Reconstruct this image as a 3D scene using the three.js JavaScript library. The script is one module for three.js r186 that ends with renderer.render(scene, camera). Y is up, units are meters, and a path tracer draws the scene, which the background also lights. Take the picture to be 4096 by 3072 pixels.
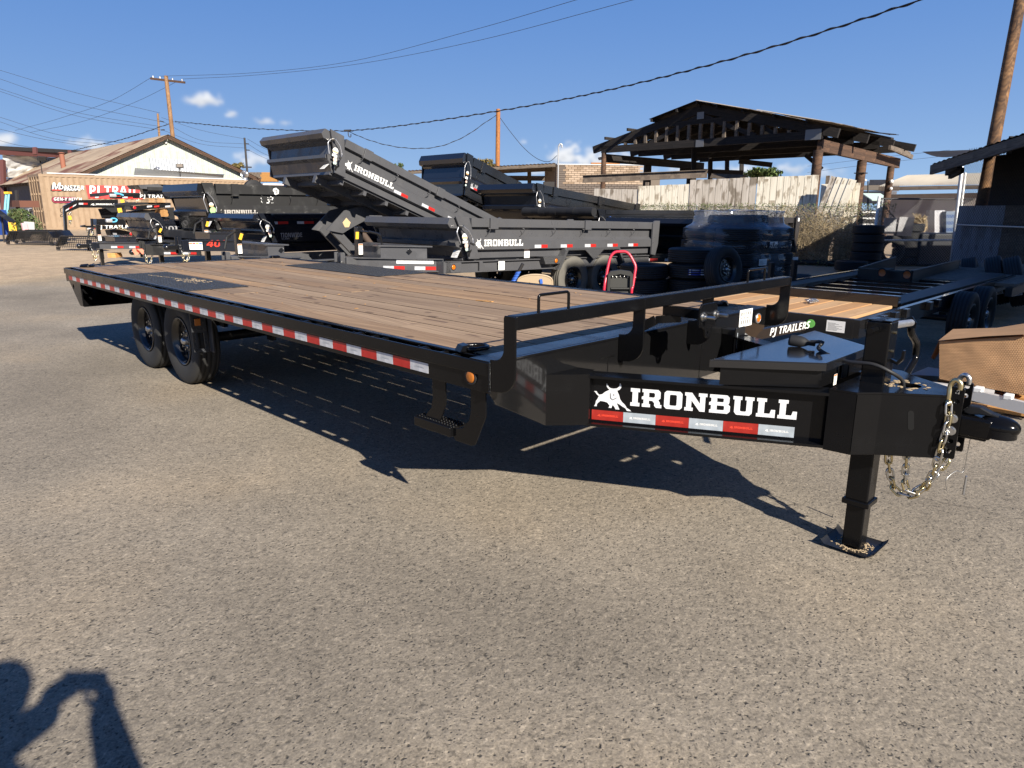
import * as THREE from 'three';
import { mergeGeometries, mergeVertices } from 'three/addons/utils/BufferGeometryUtils.js';
import { RoundedBoxGeometry } from 'three/addons/geometries/RoundedBoxGeometry.js';
import { ConvexGeometry } from 'three/addons/geometries/ConvexGeometry.js';
import { MarchingCubes } from 'three/addons/objects/MarchingCubes.js';
import { FontLoader } from 'three/addons/loaders/FontLoader.js';

// ---------------------------------------------------------------- camera
const FOCAL = 2809.9, CAMH = 1.5437, PITCH = 0.2444, ROLL = 0.0031;   // focal length in pixels of a 4096 x 3072 frame
const scene = new THREE.Scene();
const camera = new THREE.PerspectiveCamera(2 * Math.atan(1536 / FOCAL) * 180 / Math.PI, 4 / 3, 0.05, 3000);
camera.position.set(0, CAMH, 0);
camera.rotation.set(-PITCH, 0, 0, 'YXZ');
camera.rotateZ(ROLL);
scene.add(camera);
const renderer = new THREE.WebGLRenderer({ antialias: true });
renderer.toneMapping = THREE.LinearToneMapping;
const EXPO = 1.85;
renderer.toneMappingExposure = EXPO;
renderer.shadowMap.enabled = true;

// ---------------------------------------------------------------- sun
const SUN = new THREE.Vector3(0.88, 1.0, 1.50).normalize();
const sun = new THREE.DirectionalLight(new THREE.Color().setRGB(1.0, 0.925, 0.81), 5.0);
sun.position.copy(SUN).multiplyScalar(80);
sun.target.position.set(0, 0, -10); sun.position.add(sun.target.position);
sun.castShadow = true; sun.shadow.mapSize.set(4096, 4096);
Object.assign(sun.shadow.camera, { left: -50, right: 50, top: 50, bottom: -50, near: 1, far: 200 });
scene.add(sun, sun.target);

// ---------------------------------------------------------------- helpers
let seedN = 12345;
const rnd = () => { seedN = (seedN * 1664525 + 1013904223) >>> 0; return seedN / 4294967296; };
const rr = (a, b) => a + (b - a) * rnd();
const V = (x, y, z) => new THREE.Vector3(x, y, z);
const S2 = Math.SQRT1_2;
// value noise, tileable with period p
function hash2(i, j, s) { let h = (i * 374761393 + j * 668265263 + s * 974634777) | 0; h = Math.imul(h ^ (h >>> 13), 1274126177); h ^= h >>> 16; return (h >>> 0) / 4294967296; }
function vnoise(x, y, p, s = 1) {
  const i = Math.floor(x), j = Math.floor(y), fx = x - i, fy = y - j, u = fx * fx * (3 - 2 * fx), v = fy * fy * (3 - 2 * fy);
  const m = (a) => ((a % p) + p) % p;
  const a = hash2(m(i), m(j), s), b = hash2(m(i + 1), m(j), s), c = hash2(m(i), m(j + 1), s), d = hash2(m(i + 1), m(j + 1), s);
  return a + (b - a) * u + (c - a) * v + (a - b - c + d) * u * v;
}
function fbm(x, y, p, o = 4, s = 1) { let t = 0, a = 0.5, n = 0; for (let k = 0; k < o; k++) { t += a * vnoise(x, y, p, s + k * 17); n += a; a *= 0.5; x *= 2; y *= 2; p *= 2; } return t / n; }
const sstep = (a, b, x) => { const t = Math.min(1, Math.max(0, (x - a) / (b - a))); return t * t * (3 - 2 * t); };
const clamp = (x, a = 0, b = 1) => Math.min(b, Math.max(a, x));
function tex(w, h, f, srgb = true) {                       // f(u, v, i, j) -> [r, g, b] in 0..1 (already display values when srgb)
  const d = new Uint8Array(w * h * 4);
  for (let j = 0; j < h; j++) for (let i = 0; i < w; i++) {
    const c = f(i / w, j / h, i, j), k = (j * w + i) * 4;
    d[k] = clamp(c[0]) * 255; d[k + 1] = clamp(c[1]) * 255; d[k + 2] = clamp(c[2]) * 255; d[k + 3] = 255;
  }
  const t = new THREE.DataTexture(d, w, h, THREE.RGBAFormat);
  t.wrapS = t.wrapT = THREE.RepeatWrapping; t.magFilter = THREE.LinearFilter; t.minFilter = THREE.LinearMipmapLinearFilter; t.generateMipmaps = true;
  if (srgb) t.colorSpace = THREE.SRGBColorSpace;
  t.needsUpdate = true; return t;
}
function canvasTex(w, h, draw) {
  const c = document.createElement('canvas'); c.width = w; c.height = h; const g = c.getContext('2d'); draw(g, w, h);
  const t = new THREE.CanvasTexture(c); t.colorSpace = THREE.SRGBColorSpace; return t;
}
const rep = (t, x, y) => { const c = t.clone(); c.repeat.set(x, y); c.needsUpdate = true; return c; };
const lin = (r, g, b) => new THREE.Color().setRGB(r, g, b);
const mat = (color, rough = 0.6, extra = {}) => new THREE.MeshStandardMaterial({ color: color.isColor ? color : new THREE.Color(color), roughness: rough, ...extra });
const phys = (color, rough = 0.4, extra = {}) => new THREE.MeshPhysicalMaterial({ color: color.isColor ? color : new THREE.Color(color), roughness: rough, ...extra });

// geometry makers: all return non-indexed geometry with position, normal, uv
function fin(g) {
  if (g.index) g = g.toNonIndexed();
  for (const k of Object.keys(g.attributes)) if (!['position', 'normal', 'uv'].includes(k)) g.deleteAttribute(k);
  if (!g.attributes.normal) g.computeVertexNormals();
  if (!g.attributes.uv) g.setAttribute('uv', new THREE.BufferAttribute(new Float32Array(g.attributes.position.count * 2), 2));
  g.morphAttributes = {}; return g;
}
function uvBox(g, s = 1, ou = 0, ov = 0) {                  // uv in metres by the dominant face direction
  const p = g.attributes.position, n = g.attributes.normal, u = g.attributes.uv;
  for (let i = 0; i < p.count; i++) {
    const ax = Math.abs(n.getX(i)), ay = Math.abs(n.getY(i)), az = Math.abs(n.getZ(i));
    let a, b;
    if (ay >= ax && ay >= az) { a = p.getX(i); b = p.getZ(i); } else if (ax >= az) { a = p.getZ(i); b = p.getY(i); } else { a = p.getX(i); b = p.getY(i); }
    u.setXY(i, a * s + ou, b * s + ov);
  }
  return g;
}
function place(g, x = 0, y = 0, z = 0, rx = 0, ry = 0, rz = 0) {
  g.applyMatrix4(new THREE.Matrix4().compose(V(x, y, z), new THREE.Quaternion().setFromEuler(new THREE.Euler(rx, ry, rz, 'YXZ')), V(1, 1, 1))); return g;
}
const bx = (w, h, d, x, y, z, rx, ry, rz) => { const g = fin(new THREE.BoxGeometry(w, h, d)); uvBox(g); return place(g, x, y, z, rx, ry, rz); };
const rb = (w, h, d, r, x, y, z, rx, ry, rz) => { const g = fin(new RoundedBoxGeometry(w, h, d, 2, Math.min(r, w / 2.01, h / 2.01, d / 2.01))); uvBox(g); return place(g, x, y, z, rx, ry, rz); };
// box given by its limits
const lim = (x0, x1, y0, y1, z0, z1, r = 0) => (r ? rb(Math.abs(x1 - x0), Math.abs(y1 - y0), Math.abs(z1 - z0), r, (x0 + x1) / 2, (y0 + y1) / 2, (z0 + z1) / 2) : bx(Math.abs(x1 - x0), Math.abs(y1 - y0), Math.abs(z1 - z0), (x0 + x1) / 2, (y0 + y1) / 2, (z0 + z1) / 2));
const cyl = (r0, r1, h, n = 16, x = 0, y = 0, z = 0, rx = 0, ry = 0, rz = 0, open = false) => place(fin(new THREE.CylinderGeometry(r1, r0, h, n, 1, open)), x, y, z, rx, ry, rz);
// bar between two points
function rod(a, b, r, n = 8, r2 = r) {
  const d = b.clone().sub(a), L = d.length(), g = fin(new THREE.CylinderGeometry(r2, r, L, n, 1));
  g.applyQuaternion(new THREE.Quaternion().setFromUnitVectors(V(0, 1, 0), d.normalize())); g.translate((a.x + b.x) / 2, (a.y + b.y) / 2, (a.z + b.z) / 2); return g;
}
// rectangular beam between two points: w sideways, h upward
function beam(a, b, w, h, up = V(0, 1, 0)) {
  const d = b.clone().sub(a), L = d.length(); d.normalize();
  const s = d.clone().cross(up).normalize(), u = s.clone().cross(d);
  const g = fin(new THREE.BoxGeometry(L, h, w)); uvBox(g);
  g.applyMatrix4(new THREE.Matrix4().makeBasis(d, u, s).setPosition((a.x + b.x) / 2, (a.y + b.y) / 2, (a.z + b.z) / 2)); return g;
}
const tube = (pts, r, seg = 24, n = 8, closed = false) => fin(new THREE.TubeGeometry(new THREE.CatmullRomCurve3(pts, closed, 'catmullrom', 0.5), seg, r, n, closed));
function polyTube(pts, r, bend = 0.02, n = 8) {            // straight runs with rounded bends
  const path = new THREE.CurvePath(); let prev = pts[0];
  for (let i = 1; i < pts.length - 1; i++) {
    const a = pts[i - 1].clone().sub(pts[i]).normalize(), b = pts[i + 1].clone().sub(pts[i]).normalize();
    const p = pts[i].clone().addScaledVector(a, bend), q = pts[i].clone().addScaledVector(b, bend);
    path.add(new THREE.LineCurve3(prev, p)); path.add(new THREE.QuadraticBezierCurve3(p, pts[i].clone(), q)); prev = q;
  }
  path.add(new THREE.LineCurve3(prev, pts[pts.length - 1]));
  return fin(new THREE.TubeGeometry(path, (pts.length - 1) * 10, r, n, false));
}
const shapeOf = (pts, holes = []) => { const s = new THREE.Shape(pts.map((p) => new THREE.Vector2(p[0], p[1]))); for (const h of holes) s.holes.push(h.isPath ? h : new THREE.Path(h.map((p) => new THREE.Vector2(p[0], p[1])))); return s; };
const circ = (x, y, r) => { const p = new THREE.Path(); p.absarc(x, y, r, 0, Math.PI * 2, true); p.isPath = true; return p; };
// extrusion of an outline in x-y, thickness t centred on z = 0
function ext(shape, t, bev = 0, cs = 8) {
  if (Array.isArray(shape)) shape = shapeOf(shape);
  const g = fin(new THREE.ExtrudeGeometry(shape, { depth: t - 2 * bev, bevelEnabled: bev > 0, bevelSize: bev, bevelThickness: bev, bevelSegments: 1, bevelOffset: -bev, curveSegments: cs }));
  g.translate(0, 0, -(t - 2 * bev) / 2); return g;
}
// outline in (a, b) put on a frame: origin o, axis A, axis B, thickness along A x B
function onFrame(g, o, A, B) { const C = A.clone().cross(B).normalize(); g.applyMatrix4(new THREE.Matrix4().makeBasis(A, B, C).setPosition(o)); return g; }
const lathe = (pts, n = 32) => fin(new THREE.LatheGeometry(pts.map((p) => new THREE.Vector2(p[0], p[1])), n));
function quadStrip(rows) {                                  // grid of points -> surface, rows of Vector3
  const pos = [], uv = [], idx = [], m = rows[0].length;
  rows.forEach((r, j) => r.forEach((p, i) => { pos.push(p.x, p.y, p.z); uv.push(i / (m - 1), j / (rows.length - 1)); }));
  for (let j = 0; j + 1 < rows.length; j++) for (let i = 0; i + 1 < m; i++) { const a = j * m + i; idx.push(a, a + 1, a + m, a + 1, a + m + 1, a + m); }
  const g = new THREE.BufferGeometry(); g.setAttribute('position', new THREE.Float32BufferAttribute(pos, 3)); g.setAttribute('uv', new THREE.Float32BufferAttribute(uv, 2)); g.setIndex(idx); g.computeVertexNormals();
  return fin(g);
}

// scene graph makers
const used = new Map();
function numbered(n) { const k = used.get(n) ?? 0; used.set(n, k + 1); return k ? n + '_' + String(k).padStart(3, '0') : n; }
function tag(o, label, category, group) { if (label) o.userData.label = label; if (category) o.userData.category = category; if (group) o.userData.group = group; return o; }
function thing(name, label, category, pos = [0, 0, 0], turn = 0, group) {
  const o = new THREE.Group(); o.name = numbered(name); scene.add(o); o.position.set(...pos); o.rotation.y = turn; return tag(o, label, category, group);
}
function part(name, geos, m, parent = scene, label) {
  const g = Array.isArray(geos) ? (geos.length > 1 ? mergeGeometries(geos) : geos[0]) : geos;
  const o = new THREE.Mesh(g, m); o.name = parent === scene ? numbered(name) : name; o.castShadow = o.receiveShadow = true; parent.add(o);
  if (label) o.userData.label = label; return o;
}
function sub(name, parent) { const o = new THREE.Group(); o.name = name; parent.add(o); return o; }
const solo = (name, geos, m, label, category, group) => tag(part(name, geos, m), label, category, group);
const structure = (name, geos, m) => { const o = part(name, geos, m); o.userData.kind = 'structure'; return o; };
function dup(o, pos, turn, label) { const c = o.clone(); c.name = numbered(o.name.replace(/_\d{3}$/, '')); c.userData = { ...o.userData }; if (pos) c.position.set(...pos); if (turn !== undefined) c.rotation.y = turn; if (label) c.userData.label = label; scene.add(c); return c; }

// surveying: the direction seen at a pixel of the 4096 x 3072 photograph, used once to find where things stand
const cP = Math.cos(PITCH), sP = Math.sin(PITCH), cR = Math.cos(ROLL), sR = Math.sin(ROLL);
function ray(u, v) { const a = u - 2048, b = v - 1536, x = cR * a + sR * b, y = -sR * a + cR * b; return V(x, -sP * FOCAL - y * cP, -cP * FOCAL + y * sP).divideScalar(FOCAL); }
const U = (u, v, d) => ray(u, v).multiplyScalar(d).add(V(0, CAMH, 0));
const Gd = (u, v, h = 0) => { const d = ray(u, v); return d.multiplyScalar((h - CAMH) / d.y).add(V(0, CAMH, 0)); };
// the yard rises gently to the left behind the paved strip
const yardY = (x, z) => 0.0185 * Math.max(0, -x - 2) * sstep(8, 16, -z);

// ---------------------------------------------------------------- sky
{
  const w = 2048, h = 1024, d = new Float32Array(w * h * 4);
  const clouds = [ // azimuth (deg, 0 = -z, + right), elevation, width, height, strength
    [-22.5, 7.3, 1.5, 0.55, 0.95], [-20.6, 6.5, 0.45, 0.34, 0.75], [-18.5, 6.1, 0.85, 0.3, 0.7], [-17.1, 6.0, 0.6, 0.26, 0.6], [0.8, 5.0, 0.25, 0.18, 0.5],
    [-34.6, 4.2, 1.3, 0.8, 0.95], [-29.8, 4.0, 1.5, 0.7, 0.8], [-19.5, 3.35, 1.5, 0.75, 0.75], [-16.6, 2.8, 1.2, 0.5, 0.5],
    [2.2, 2.9, 2.2, 0.6, 0.6], [4.1, 3.9, 1.9, 1.2, 1.0], [6.6, 3.5, 2.6, 1.15, 0.95], [9.6, 2.6, 2.4, 0.9, 0.7], [13.6, 2.9, 2.2, 0.85, 0.9], [17.0, 2.6, 2.2, 0.8, 0.85], [20.6, 2.9, 1.9, 0.5, 0.7], [23, 2.5, 2.2, 0.5, 0.5],
    [-41, 4.4, 3, 1.0, 0.7], [-60, 4, 6, 1.0, 0.6], [60, 3.6, 6, 1.0, 0.6], [100, 4, 8, 1.3, 0.7], [150, 4, 9, 1.2, 0.6], [-110, 4, 9, 1.3, 0.6], [-150, 4, 6, 1.2, 0.6], [40, 3.0, 5, 0.7, 0.5]];
  for (let j = 0; j < h; j++) {
    const el = ((j + 0.5) / h - 0.5) * 180;                // row 0 at the bottom
    const e = Math.max(0, el);
    const t = 1 - Math.exp(-e / 9), t2 = sstep(8, 62, e);
    let r = 0.40 + (0.072 - 0.40) * t, g = 0.60 + (0.225 - 0.60) * t, b = 0.855 + (0.63 - 0.855) * t;
    r += (0.018 - r) * t2 * 0.85; g += (0.06 - g) * t2 * 0.85; b += (0.20 - b) * t2 * 0.8;
    if (el < 0) { r = 0.22; g = 0.19; b = 0.155; }
    for (let i = 0; i < w; i++) {
      let R = r, G = g, B = b;
      if (el > 0 && el < 14) {
        const az = ((((i + 0.5) / w - 0.5) * 360 + 90 + 540) % 360) - 180;   // u = 0.25 looks along -z
        let c = 0, lum = 0;
        for (const [ca, ce, cw, chh, s] of clouds) {
          let da = az - ca; if (da > 180) da -= 360; if (da < -180) da += 360;
          const dx = da / cw, dy = (el - ce) / chh;
          if (Math.abs(dx) > 1.8 || Math.abs(dy) > 1.8) continue;
          const n = fbm((az + 200) * 2.3, el * 3.6, 4096, 5, 7), n2 = fbm((az + 200) * 0.8, el * 1.2, 4096, 3, 23);
          const f = sstep(0.95, 0.18, Math.sqrt(dx * dx + dy * dy * (dy < 0 ? 1.9 : 1)) + (0.5 - n) * 1.35 + (0.5 - n2) * 0.7) * s;
          if (f > c) { c = f; lum = 0.80 + 0.25 * sstep(-0.7, 0.7, dy + (n - 0.5) * 2.4); }
        }
        R += (0.86 * lum - R) * c; G += (0.885 * lum - G) * c; B += (0.93 * lum - B) * c;
      }
      const k = (j * w + i) * 4; d[k] = R / EXPO; d[k + 1] = G / EXPO; d[k + 2] = B / EXPO; d[k + 3] = 1;
    }
  }
  const sky = new THREE.DataTexture(d, w, h, THREE.RGBAFormat, THREE.FloatType);
  sky.mapping = THREE.EquirectangularReflectionMapping; sky.magFilter = sky.minFilter = THREE.LinearFilter; sky.wrapS = THREE.RepeatWrapping; sky.needsUpdate = true; sky.name = 'sky';
  scene.background = sky; scene.environment = sky;
}

// ---------------------------------------------------------------- materials
const scratchN = tex(512, 512, (u, v) => { const n = fbm(u * 8, v * 8, 8, 5, 3); const s = vnoise(u * 3, v * 160, 160, 9) * 0.25; const q = 0.16 + 0.22 * n * n * 2 + s * 0.25; return [q, q, q]; }, false);
const dustR = tex(512, 512, (u, v) => { const n = fbm(u * 6, v * 6, 6, 5, 31), m = fbm(u * 40, v * 40, 40, 2, 5); const q = 0.3 + 0.5 * sstep(0.35, 0.75, n) + 0.2 * (m - 0.5); return [q, q, q]; }, false);
const M = {};
M.black = phys(lin(0.0045, 0.0045, 0.005), 0.62, { roughnessMap: rep(scratchN, 1.4, 1.4), specularIntensity: 0.5 });
M.blackDull = phys(lin(0.007, 0.007, 0.0075), 0.5);
M.blackDusty = mat(new THREE.Color('#ffffff'), 0.6, { map: tex(512, 512, (u, v) => { const n = fbm(u * 5, v * 5, 5, 5, 61), sc = sstep(0.80, 0.9, vnoise(u * 60 + fbm(u * 8, v * 8, 8, 3, 2) * 14, v * 9, 60, 44)); const g = 0.11 + 0.10 * sstep(0.45, 0.8, n) + 0.12 * sc * sstep(0.5, 0.65, n); return [g, g * 0.985, g * 0.95]; }) });
M.grey = phys(lin(0.078, 0.078, 0.082), 0.42, { roughnessMap: rep(dustR, 0.7, 0.7) });   // charcoal powder coat
M.grey.roughness = 0.62;
M.rubber = mat(new THREE.Color('#ffffff'), 0.82, { map: tex(256, 256, (u, v) => { const n = fbm(u * 8, v * 8, 8, 4, 11); const g = 0.135 + 0.05 * n; return [g, g * 0.985, g * 0.96]; }) });
M.rubberNew = mat(lin(0.011, 0.011, 0.012), 0.7);
M.rubberDusty = mat(new THREE.Color('#ffffff'), 0.9, { map: tex(256, 256, (u, v) => { const n = fbm(u * 10, v * 10, 10, 4, 12); const g = 0.34 + 0.10 * n; return [g, g * 0.97, g * 0.9]; }) });
M.treadDusty = mat(new THREE.Color('#ffffff'), 0.95, { map: tex(256, 256, (u, v) => { const n = fbm(u * 10, v * 10, 10, 4, 13); const g = 0.38 + 0.12 * n; return [g, g * 0.90, g * 0.74]; }) });
M.rim = phys(lin(0.010, 0.010, 0.011), 0.28, { clearcoat: 0.4, clearcoatRoughness: 0.1 });
M.zinc = mat(lin(0.62, 0.61, 0.58), 0.3, { metalness: 1 });
M.zincY = mat(lin(0.62, 0.52, 0.30), 0.32, { metalness: 1 });
M.steel = mat(lin(0.5, 0.5, 0.5), 0.38, { metalness: 1 });
M.galv = mat(new THREE.Color('#ffffff'), 0.42, { metalness: 0.85, map: tex(256, 256, (u, v) => { const n = fbm(u * 12, v * 12, 12, 3, 71); const g = 0.66 + 0.14 * n; return [g, g, g * 1.01]; }) });
M.amber = phys(lin(0.75, 0.19, 0.008), 0.25, { transmission: 0.25, thickness: 0, clearcoat: 0.5 });
M.redLens = phys(lin(0.42, 0.012, 0.012), 0.25, { clearcoat: 0.5 });
M.orangeRefl = mat(lin(0.40, 0.125, 0.015), 0.35);
M.white = mat(lin(0.72, 0.72, 0.70), 0.55);
M.decal = mat(lin(0.66, 0.67, 0.68), 0.42);
M.tapeW2 = mat('#ffffff', 0.4, { map: tex(128, 64, (u, v) => { const n = vnoise(u * 64, v * 32, 64, 4), m = fbm(u * 9, v * 5, 9, 3, 9); const g = 0.60 + 0.07 * n + 0.25 * sstep(0.55, 0.7, m); return [g * 0.95, g * 1.0, g * 1.04]; }) });
M.tapeR2 = mat('#ffffff', 0.4, { map: tex(128, 64, (u, v) => { const n = vnoise(u * 64, v * 32, 64, 3), m = sstep(0.6, 0.72, fbm(u * 9, v * 5, 9, 3, 19)); return [0.56 + 0.05 * n + 0.1 * m, 0.12 + 0.05 * n + 0.1 * m, 0.09 + 0.04 * n + 0.1 * m]; }) });
M.tapeR = mat(new THREE.Color('#ffffff'), 0.35, { map: tex(128, 64, (u, v) => { const n = vnoise(u * 64, v * 32, 64, 3); return [0.66 + 0.07 * n, 0.13 + 0.05 * n, 0.11 + 0.04 * n]; }) });
M.tapeW = mat(new THREE.Color('#ffffff'), 0.3, { metalness: 0.12, map: tex(128, 64, (u, v) => { const n = vnoise(u * 64, v * 32, 64, 4), m = fbm(u * 5, v * 3, 8, 3, 9); const g = 0.74 + 0.08 * n + 0.1 * (m - 0.5); return [g, g * 1.005, g * 1.02]; }) });
M.redPrint = mat(lin(0.75, 0.06, 0.03), 0.4);
M.yellowTag = mat(lin(0.80, 0.46, 0.035), 0.6);
M.blue = mat(lin(0.04, 0.14, 0.55), 0.55);
M.cyanRope = mat(lin(0.10, 0.42, 0.66), 0.7);
M.pineEnd = mat(new THREE.Color('#ffffff'), 0.8, { map: tex(256, 256, (u, v) => { const n = fbm(u * 3, v * 26, 26, 4, 21); return [0.72 + 0.14 * n, 0.52 + 0.14 * n, 0.30 + 0.12 * n]; }) });
// deck boards: long grain along u
const woodTex = (base, dark, seed, contrast = 1) => tex(1024, 512, (u, v) => {
  const warp = fbm(u * 4, v * 6, 6, 3, seed) * 1.2 + 0.18 * Math.sin((u * 2 + fbm(u * 3, v * 3, 3, 2, seed + 2)) * Math.PI * 2);
  const g1 = vnoise(u * 3 + warp * 0.2, v * 130 + warp * 7, 130, seed + 4), g2 = vnoise(u * 10, v * 256, 256, seed + 8), blot = fbm(u * 2, v * 14, 14, 4, seed + 15);
  const knot = sstep(0.88, 0.95, vnoise(u * 16, v * 15, 240, seed + 33)) * 0.45;
  const t = clamp((0.42 * g1 + 0.22 * g2 + 0.42 * blot - 0.14 + knot) * contrast);
  return [0, 1, 2].map((k) => base[k] + (dark[k] - base[k]) * t);
});
const deckTex = woodTex([0.70, 0.605, 0.495], [0.39, 0.315, 0.245], 101, 1.1);
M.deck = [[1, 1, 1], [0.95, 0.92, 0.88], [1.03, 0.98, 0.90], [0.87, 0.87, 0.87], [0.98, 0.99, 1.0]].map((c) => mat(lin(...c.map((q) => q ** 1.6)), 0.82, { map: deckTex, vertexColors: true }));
const burntTex = woodTex([0.21, 0.185, 0.17], [0.07, 0.06, 0.055], 201, 1.3);
M.burnt = mat('#ffffff', 0.9, { map: burntTex });
M.brownWood = mat('#ffffff', 0.85, { map: woodTex([0.43, 0.315, 0.23], [0.17, 0.12, 0.09], 301, 1.3) });
M.poleWood = mat('#ffffff', 0.85, { map: woodTex([0.62, 0.48, 0.34], [0.36, 0.26, 0.17], 303, 1.1) });
M.greyWood = mat('#ffffff', 0.9, { map: woodTex([0.50, 0.45, 0.40], [0.26, 0.23, 0.20], 401, 1.2) });
M.newWood = mat('#ffffff', 0.8, { map: woodTex([0.80, 0.61, 0.38], [0.55, 0.38, 0.20], 501, 0.9) });
M.treadPlate = phys(lin(0.034, 0.036, 0.041), 0.34, { bumpMap: tex(256, 256, (u, v) => {
  let h = 0; const q = (a, b, s) => { const x = (((u - a) % 1) + 1.5) % 1 - 0.5, y = (((v - b) % 1) + 1.5) % 1 - 0.5; const p = (x + s * y) * S2, r = (x - s * y) * S2; const e = (p / 0.30) ** 2 + (r / 0.085) ** 2; h = Math.max(h, sstep(1, 0.5, e)); };
  q(0.25, 0.25, 1); q(0.75, 0.75, 1); q(0.75, 0.25, -1); q(0.25, 0.75, -1); return [h, h, h]; }, false), bumpScale: 0.006 });
M.tyreLabel = (txt, base) => mat('#ffffff', 0.5, { map: canvasTex(256, 96, (g, w, h) => { g.fillStyle = base; g.fillRect(0, 0, w, h); g.fillStyle = '#e8ecf4'; g.fillRect(w * 0.68, 6, w * 0.3, h - 12); g.fillStyle = '#dfe6f5'; for (let k = 0; k < 3; k++) g.fillRect(12, 10 + k * 28, 26, 16); g.fillRect(52, 16, 100, 8); g.fillRect(52, 38, 90, 6); g.fillStyle = '#333'; for (let k = 0; k < 12; k++) g.fillRect(w * 0.70 + k * 6, 14, 2 + (k % 3), 40); }) });
const labelMat = (w, h, draw) => mat('#ffffff', 0.5, { map: canvasTex(w, h, draw) });
const warnLabel = (seed = 1, orange = true) => labelMat(256, 256, (g, w, h) => { g.fillStyle = '#eceae4'; g.fillRect(0, 0, w, h); if (orange) { g.fillStyle = '#d8681e'; g.fillRect(10, 8, w - 20, 34); } g.fillStyle = '#444'; for (let k = 0; k < 9; k++) { const q = hash2(k, seed, 5); g.fillRect(20, 58 + k * 20, 90 + 110 * q, 7); } });
M.warn = warnLabel(1); M.warn2 = warnLabel(2, false);
M.stripLabel = labelMat(512, 96, (g, w, h) => { g.fillStyle = '#e9e8e3'; g.fillRect(0, 0, w, h); const c = ['#d8681e', '#c33', '#e0b43a', '#2a62b8']; for (let k = 0; k < 4; k++) { g.fillStyle = c[k]; g.fillRect(8 + k * 126, 8, 112, 16); g.fillStyle = '#666'; for (let q = 0; q < 5; q++) g.fillRect(12 + k * 126, 34 + q * 11, 60 + 40 * hash2(k, q, 3), 4); } });

// ---------------------------------------------------------------- lettering
const font = await new FontLoader().loadAsync('fonts/droid/droid_sans_bold.typeface.json');
const fontSerif = await new FontLoader().loadAsync('fonts/droid/droid_serif_bold.typeface.json');
function textGeo(str, hgt, f = font, slant = 0, squeeze = 1, hgtOf = 0.72) {     // flat letters, cap height hgt, origin at the left of the base line
  const s = hgt / hgtOf, g = fin(new THREE.ShapeGeometry(f.generateShapes(str, s), 5));
  const p = g.attributes.position; let x0 = 1e9; for (let i = 0; i < p.count; i++) x0 = Math.min(x0, p.getX(i));
  for (let i = 0; i < p.count; i++) p.setX(i, (p.getX(i) - x0) * squeeze + p.getY(i) * slant); g.computeVertexNormals(); return g;
}
const GL = {
  I: [0.5, [[0, 0], [.5, 0], [.5, .2], [.4, .2], [.4, .8], [.5, .8], [.5, 1], [0, 1], [0, .8], [.1, .8], [.1, .2], [0, .2]]],
  R: [1.05, [[0, 0], [.44, 0], [.44, .18], [.37, .18], [.37, .37], [.55, .37], [.66, .25], [.66, .1], [.76, 0], [1.05, 0], [1.05, .18], [.96, .18], [.96, .3], [.87, .42], [.98, .54], [.98, .88], [.86, 1], [0, 1], [0, .82], [.08, .82], [.08, .62], [-.02, .56], [-.02, .42], [.08, .42], [.08, .18], [0, .18]], [[[.37, .56], [.37, .82], [.63, .82], [.68, .76], [.68, .62], [.63, .56]]]],
  O: [.95, [[.12, 0], [.83, 0], [.95, .12], [.95, .88], [.83, 1], [.12, 1], [0, .88], [0, .12]], [[[.29, .24], [.29, .76], [.34, .8], [.61, .8], [.66, .76], [.66, .24], [.61, .2], [.34, .2]]]],
  N: [1.15, [[0, 0], [.44, 0], [.44, .18], [.35, .18], [.35, .58], [.79, 0], [1.06, 0], [1.06, .82], [1.15, .82], [1.15, 1], [.71, 1], [.71, .82], [.79, .82], [.79, .42], [.36, 1], [0, 1], [0, .82], [.08, .82], [.08, .18], [0, .18]]],
  B: [1.05, [[0, 0], [.92, 0], [1.05, .13], [1.05, .42], [.95, .52], [1, .6], [1, .88], [.88, 1], [0, 1], [0, .82], [.08, .82], [.08, .62], [-.02, .56], [-.02, .42], [.08, .42], [.08, .18], [0, .18]], [[[.38, .61], [.38, .82], [.68, .82], [.71, .79], [.71, .65], [.67, .61]], [[.38, .18], [.38, .42], [.71, .42], [.75, .38], [.75, .22], [.71, .18]]]],
  U: [1.05, [[0, 1], [0, .82], [.08, .82], [.08, .14], [.2, 0], [.85, 0], [.97, .14], [.97, .82], [1.05, .82], [1.05, 1], [.6, 1], [.6, .82], [.68, .82], [.68, .24], [.63, .2], [.42, .2], [.37, .24], [.37, .82], [.45, .82], [.45, 1]]],
  L: [.92, [[0, 0], [.92, 0], [.92, .42], [.72, .42], [.66, .2], [.38, .2], [.38, .82], [.48, .82], [.48, 1], [0, 1], [0, .82], [.08, .82], [.08, .18], [0, .18]]],
};
const BULL = [[383, 1233], [405, 1233], [415, 1250], [430, 1262], [455, 1255], [480, 1232], [515, 1213], [500, 1200], [488, 1180], [487, 1158], [500, 1172], [507, 1188], [525, 1198], [545, 1200], [575, 1196], [594, 1180], [601, 1146], [612, 1165], [612, 1187], [600, 1205], [580, 1215], [586, 1230], [598, 1255], [606, 1285], [622, 1308], [650, 1333], [666, 1358], [688, 1370], [705, 1384], [668, 1384], [655, 1362], [630, 1350], [602, 1332], [580, 1323], [590, 1345], [605, 1378], [572, 1378], [560, 1355], [546, 1343], [540, 1358], [537, 1370], [512, 1370], [520, 1350], [500, 1325], [470, 1318], [441, 1315], [425, 1330], [412, 1345], [410, 1366], [388, 1366], [398, 1345], [402, 1320], [415, 1300], [426, 1274], [410, 1264], [398, 1248]].map(([x, y]) => [(x - 383) / 322, (1384 - y) / 322]);
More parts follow.
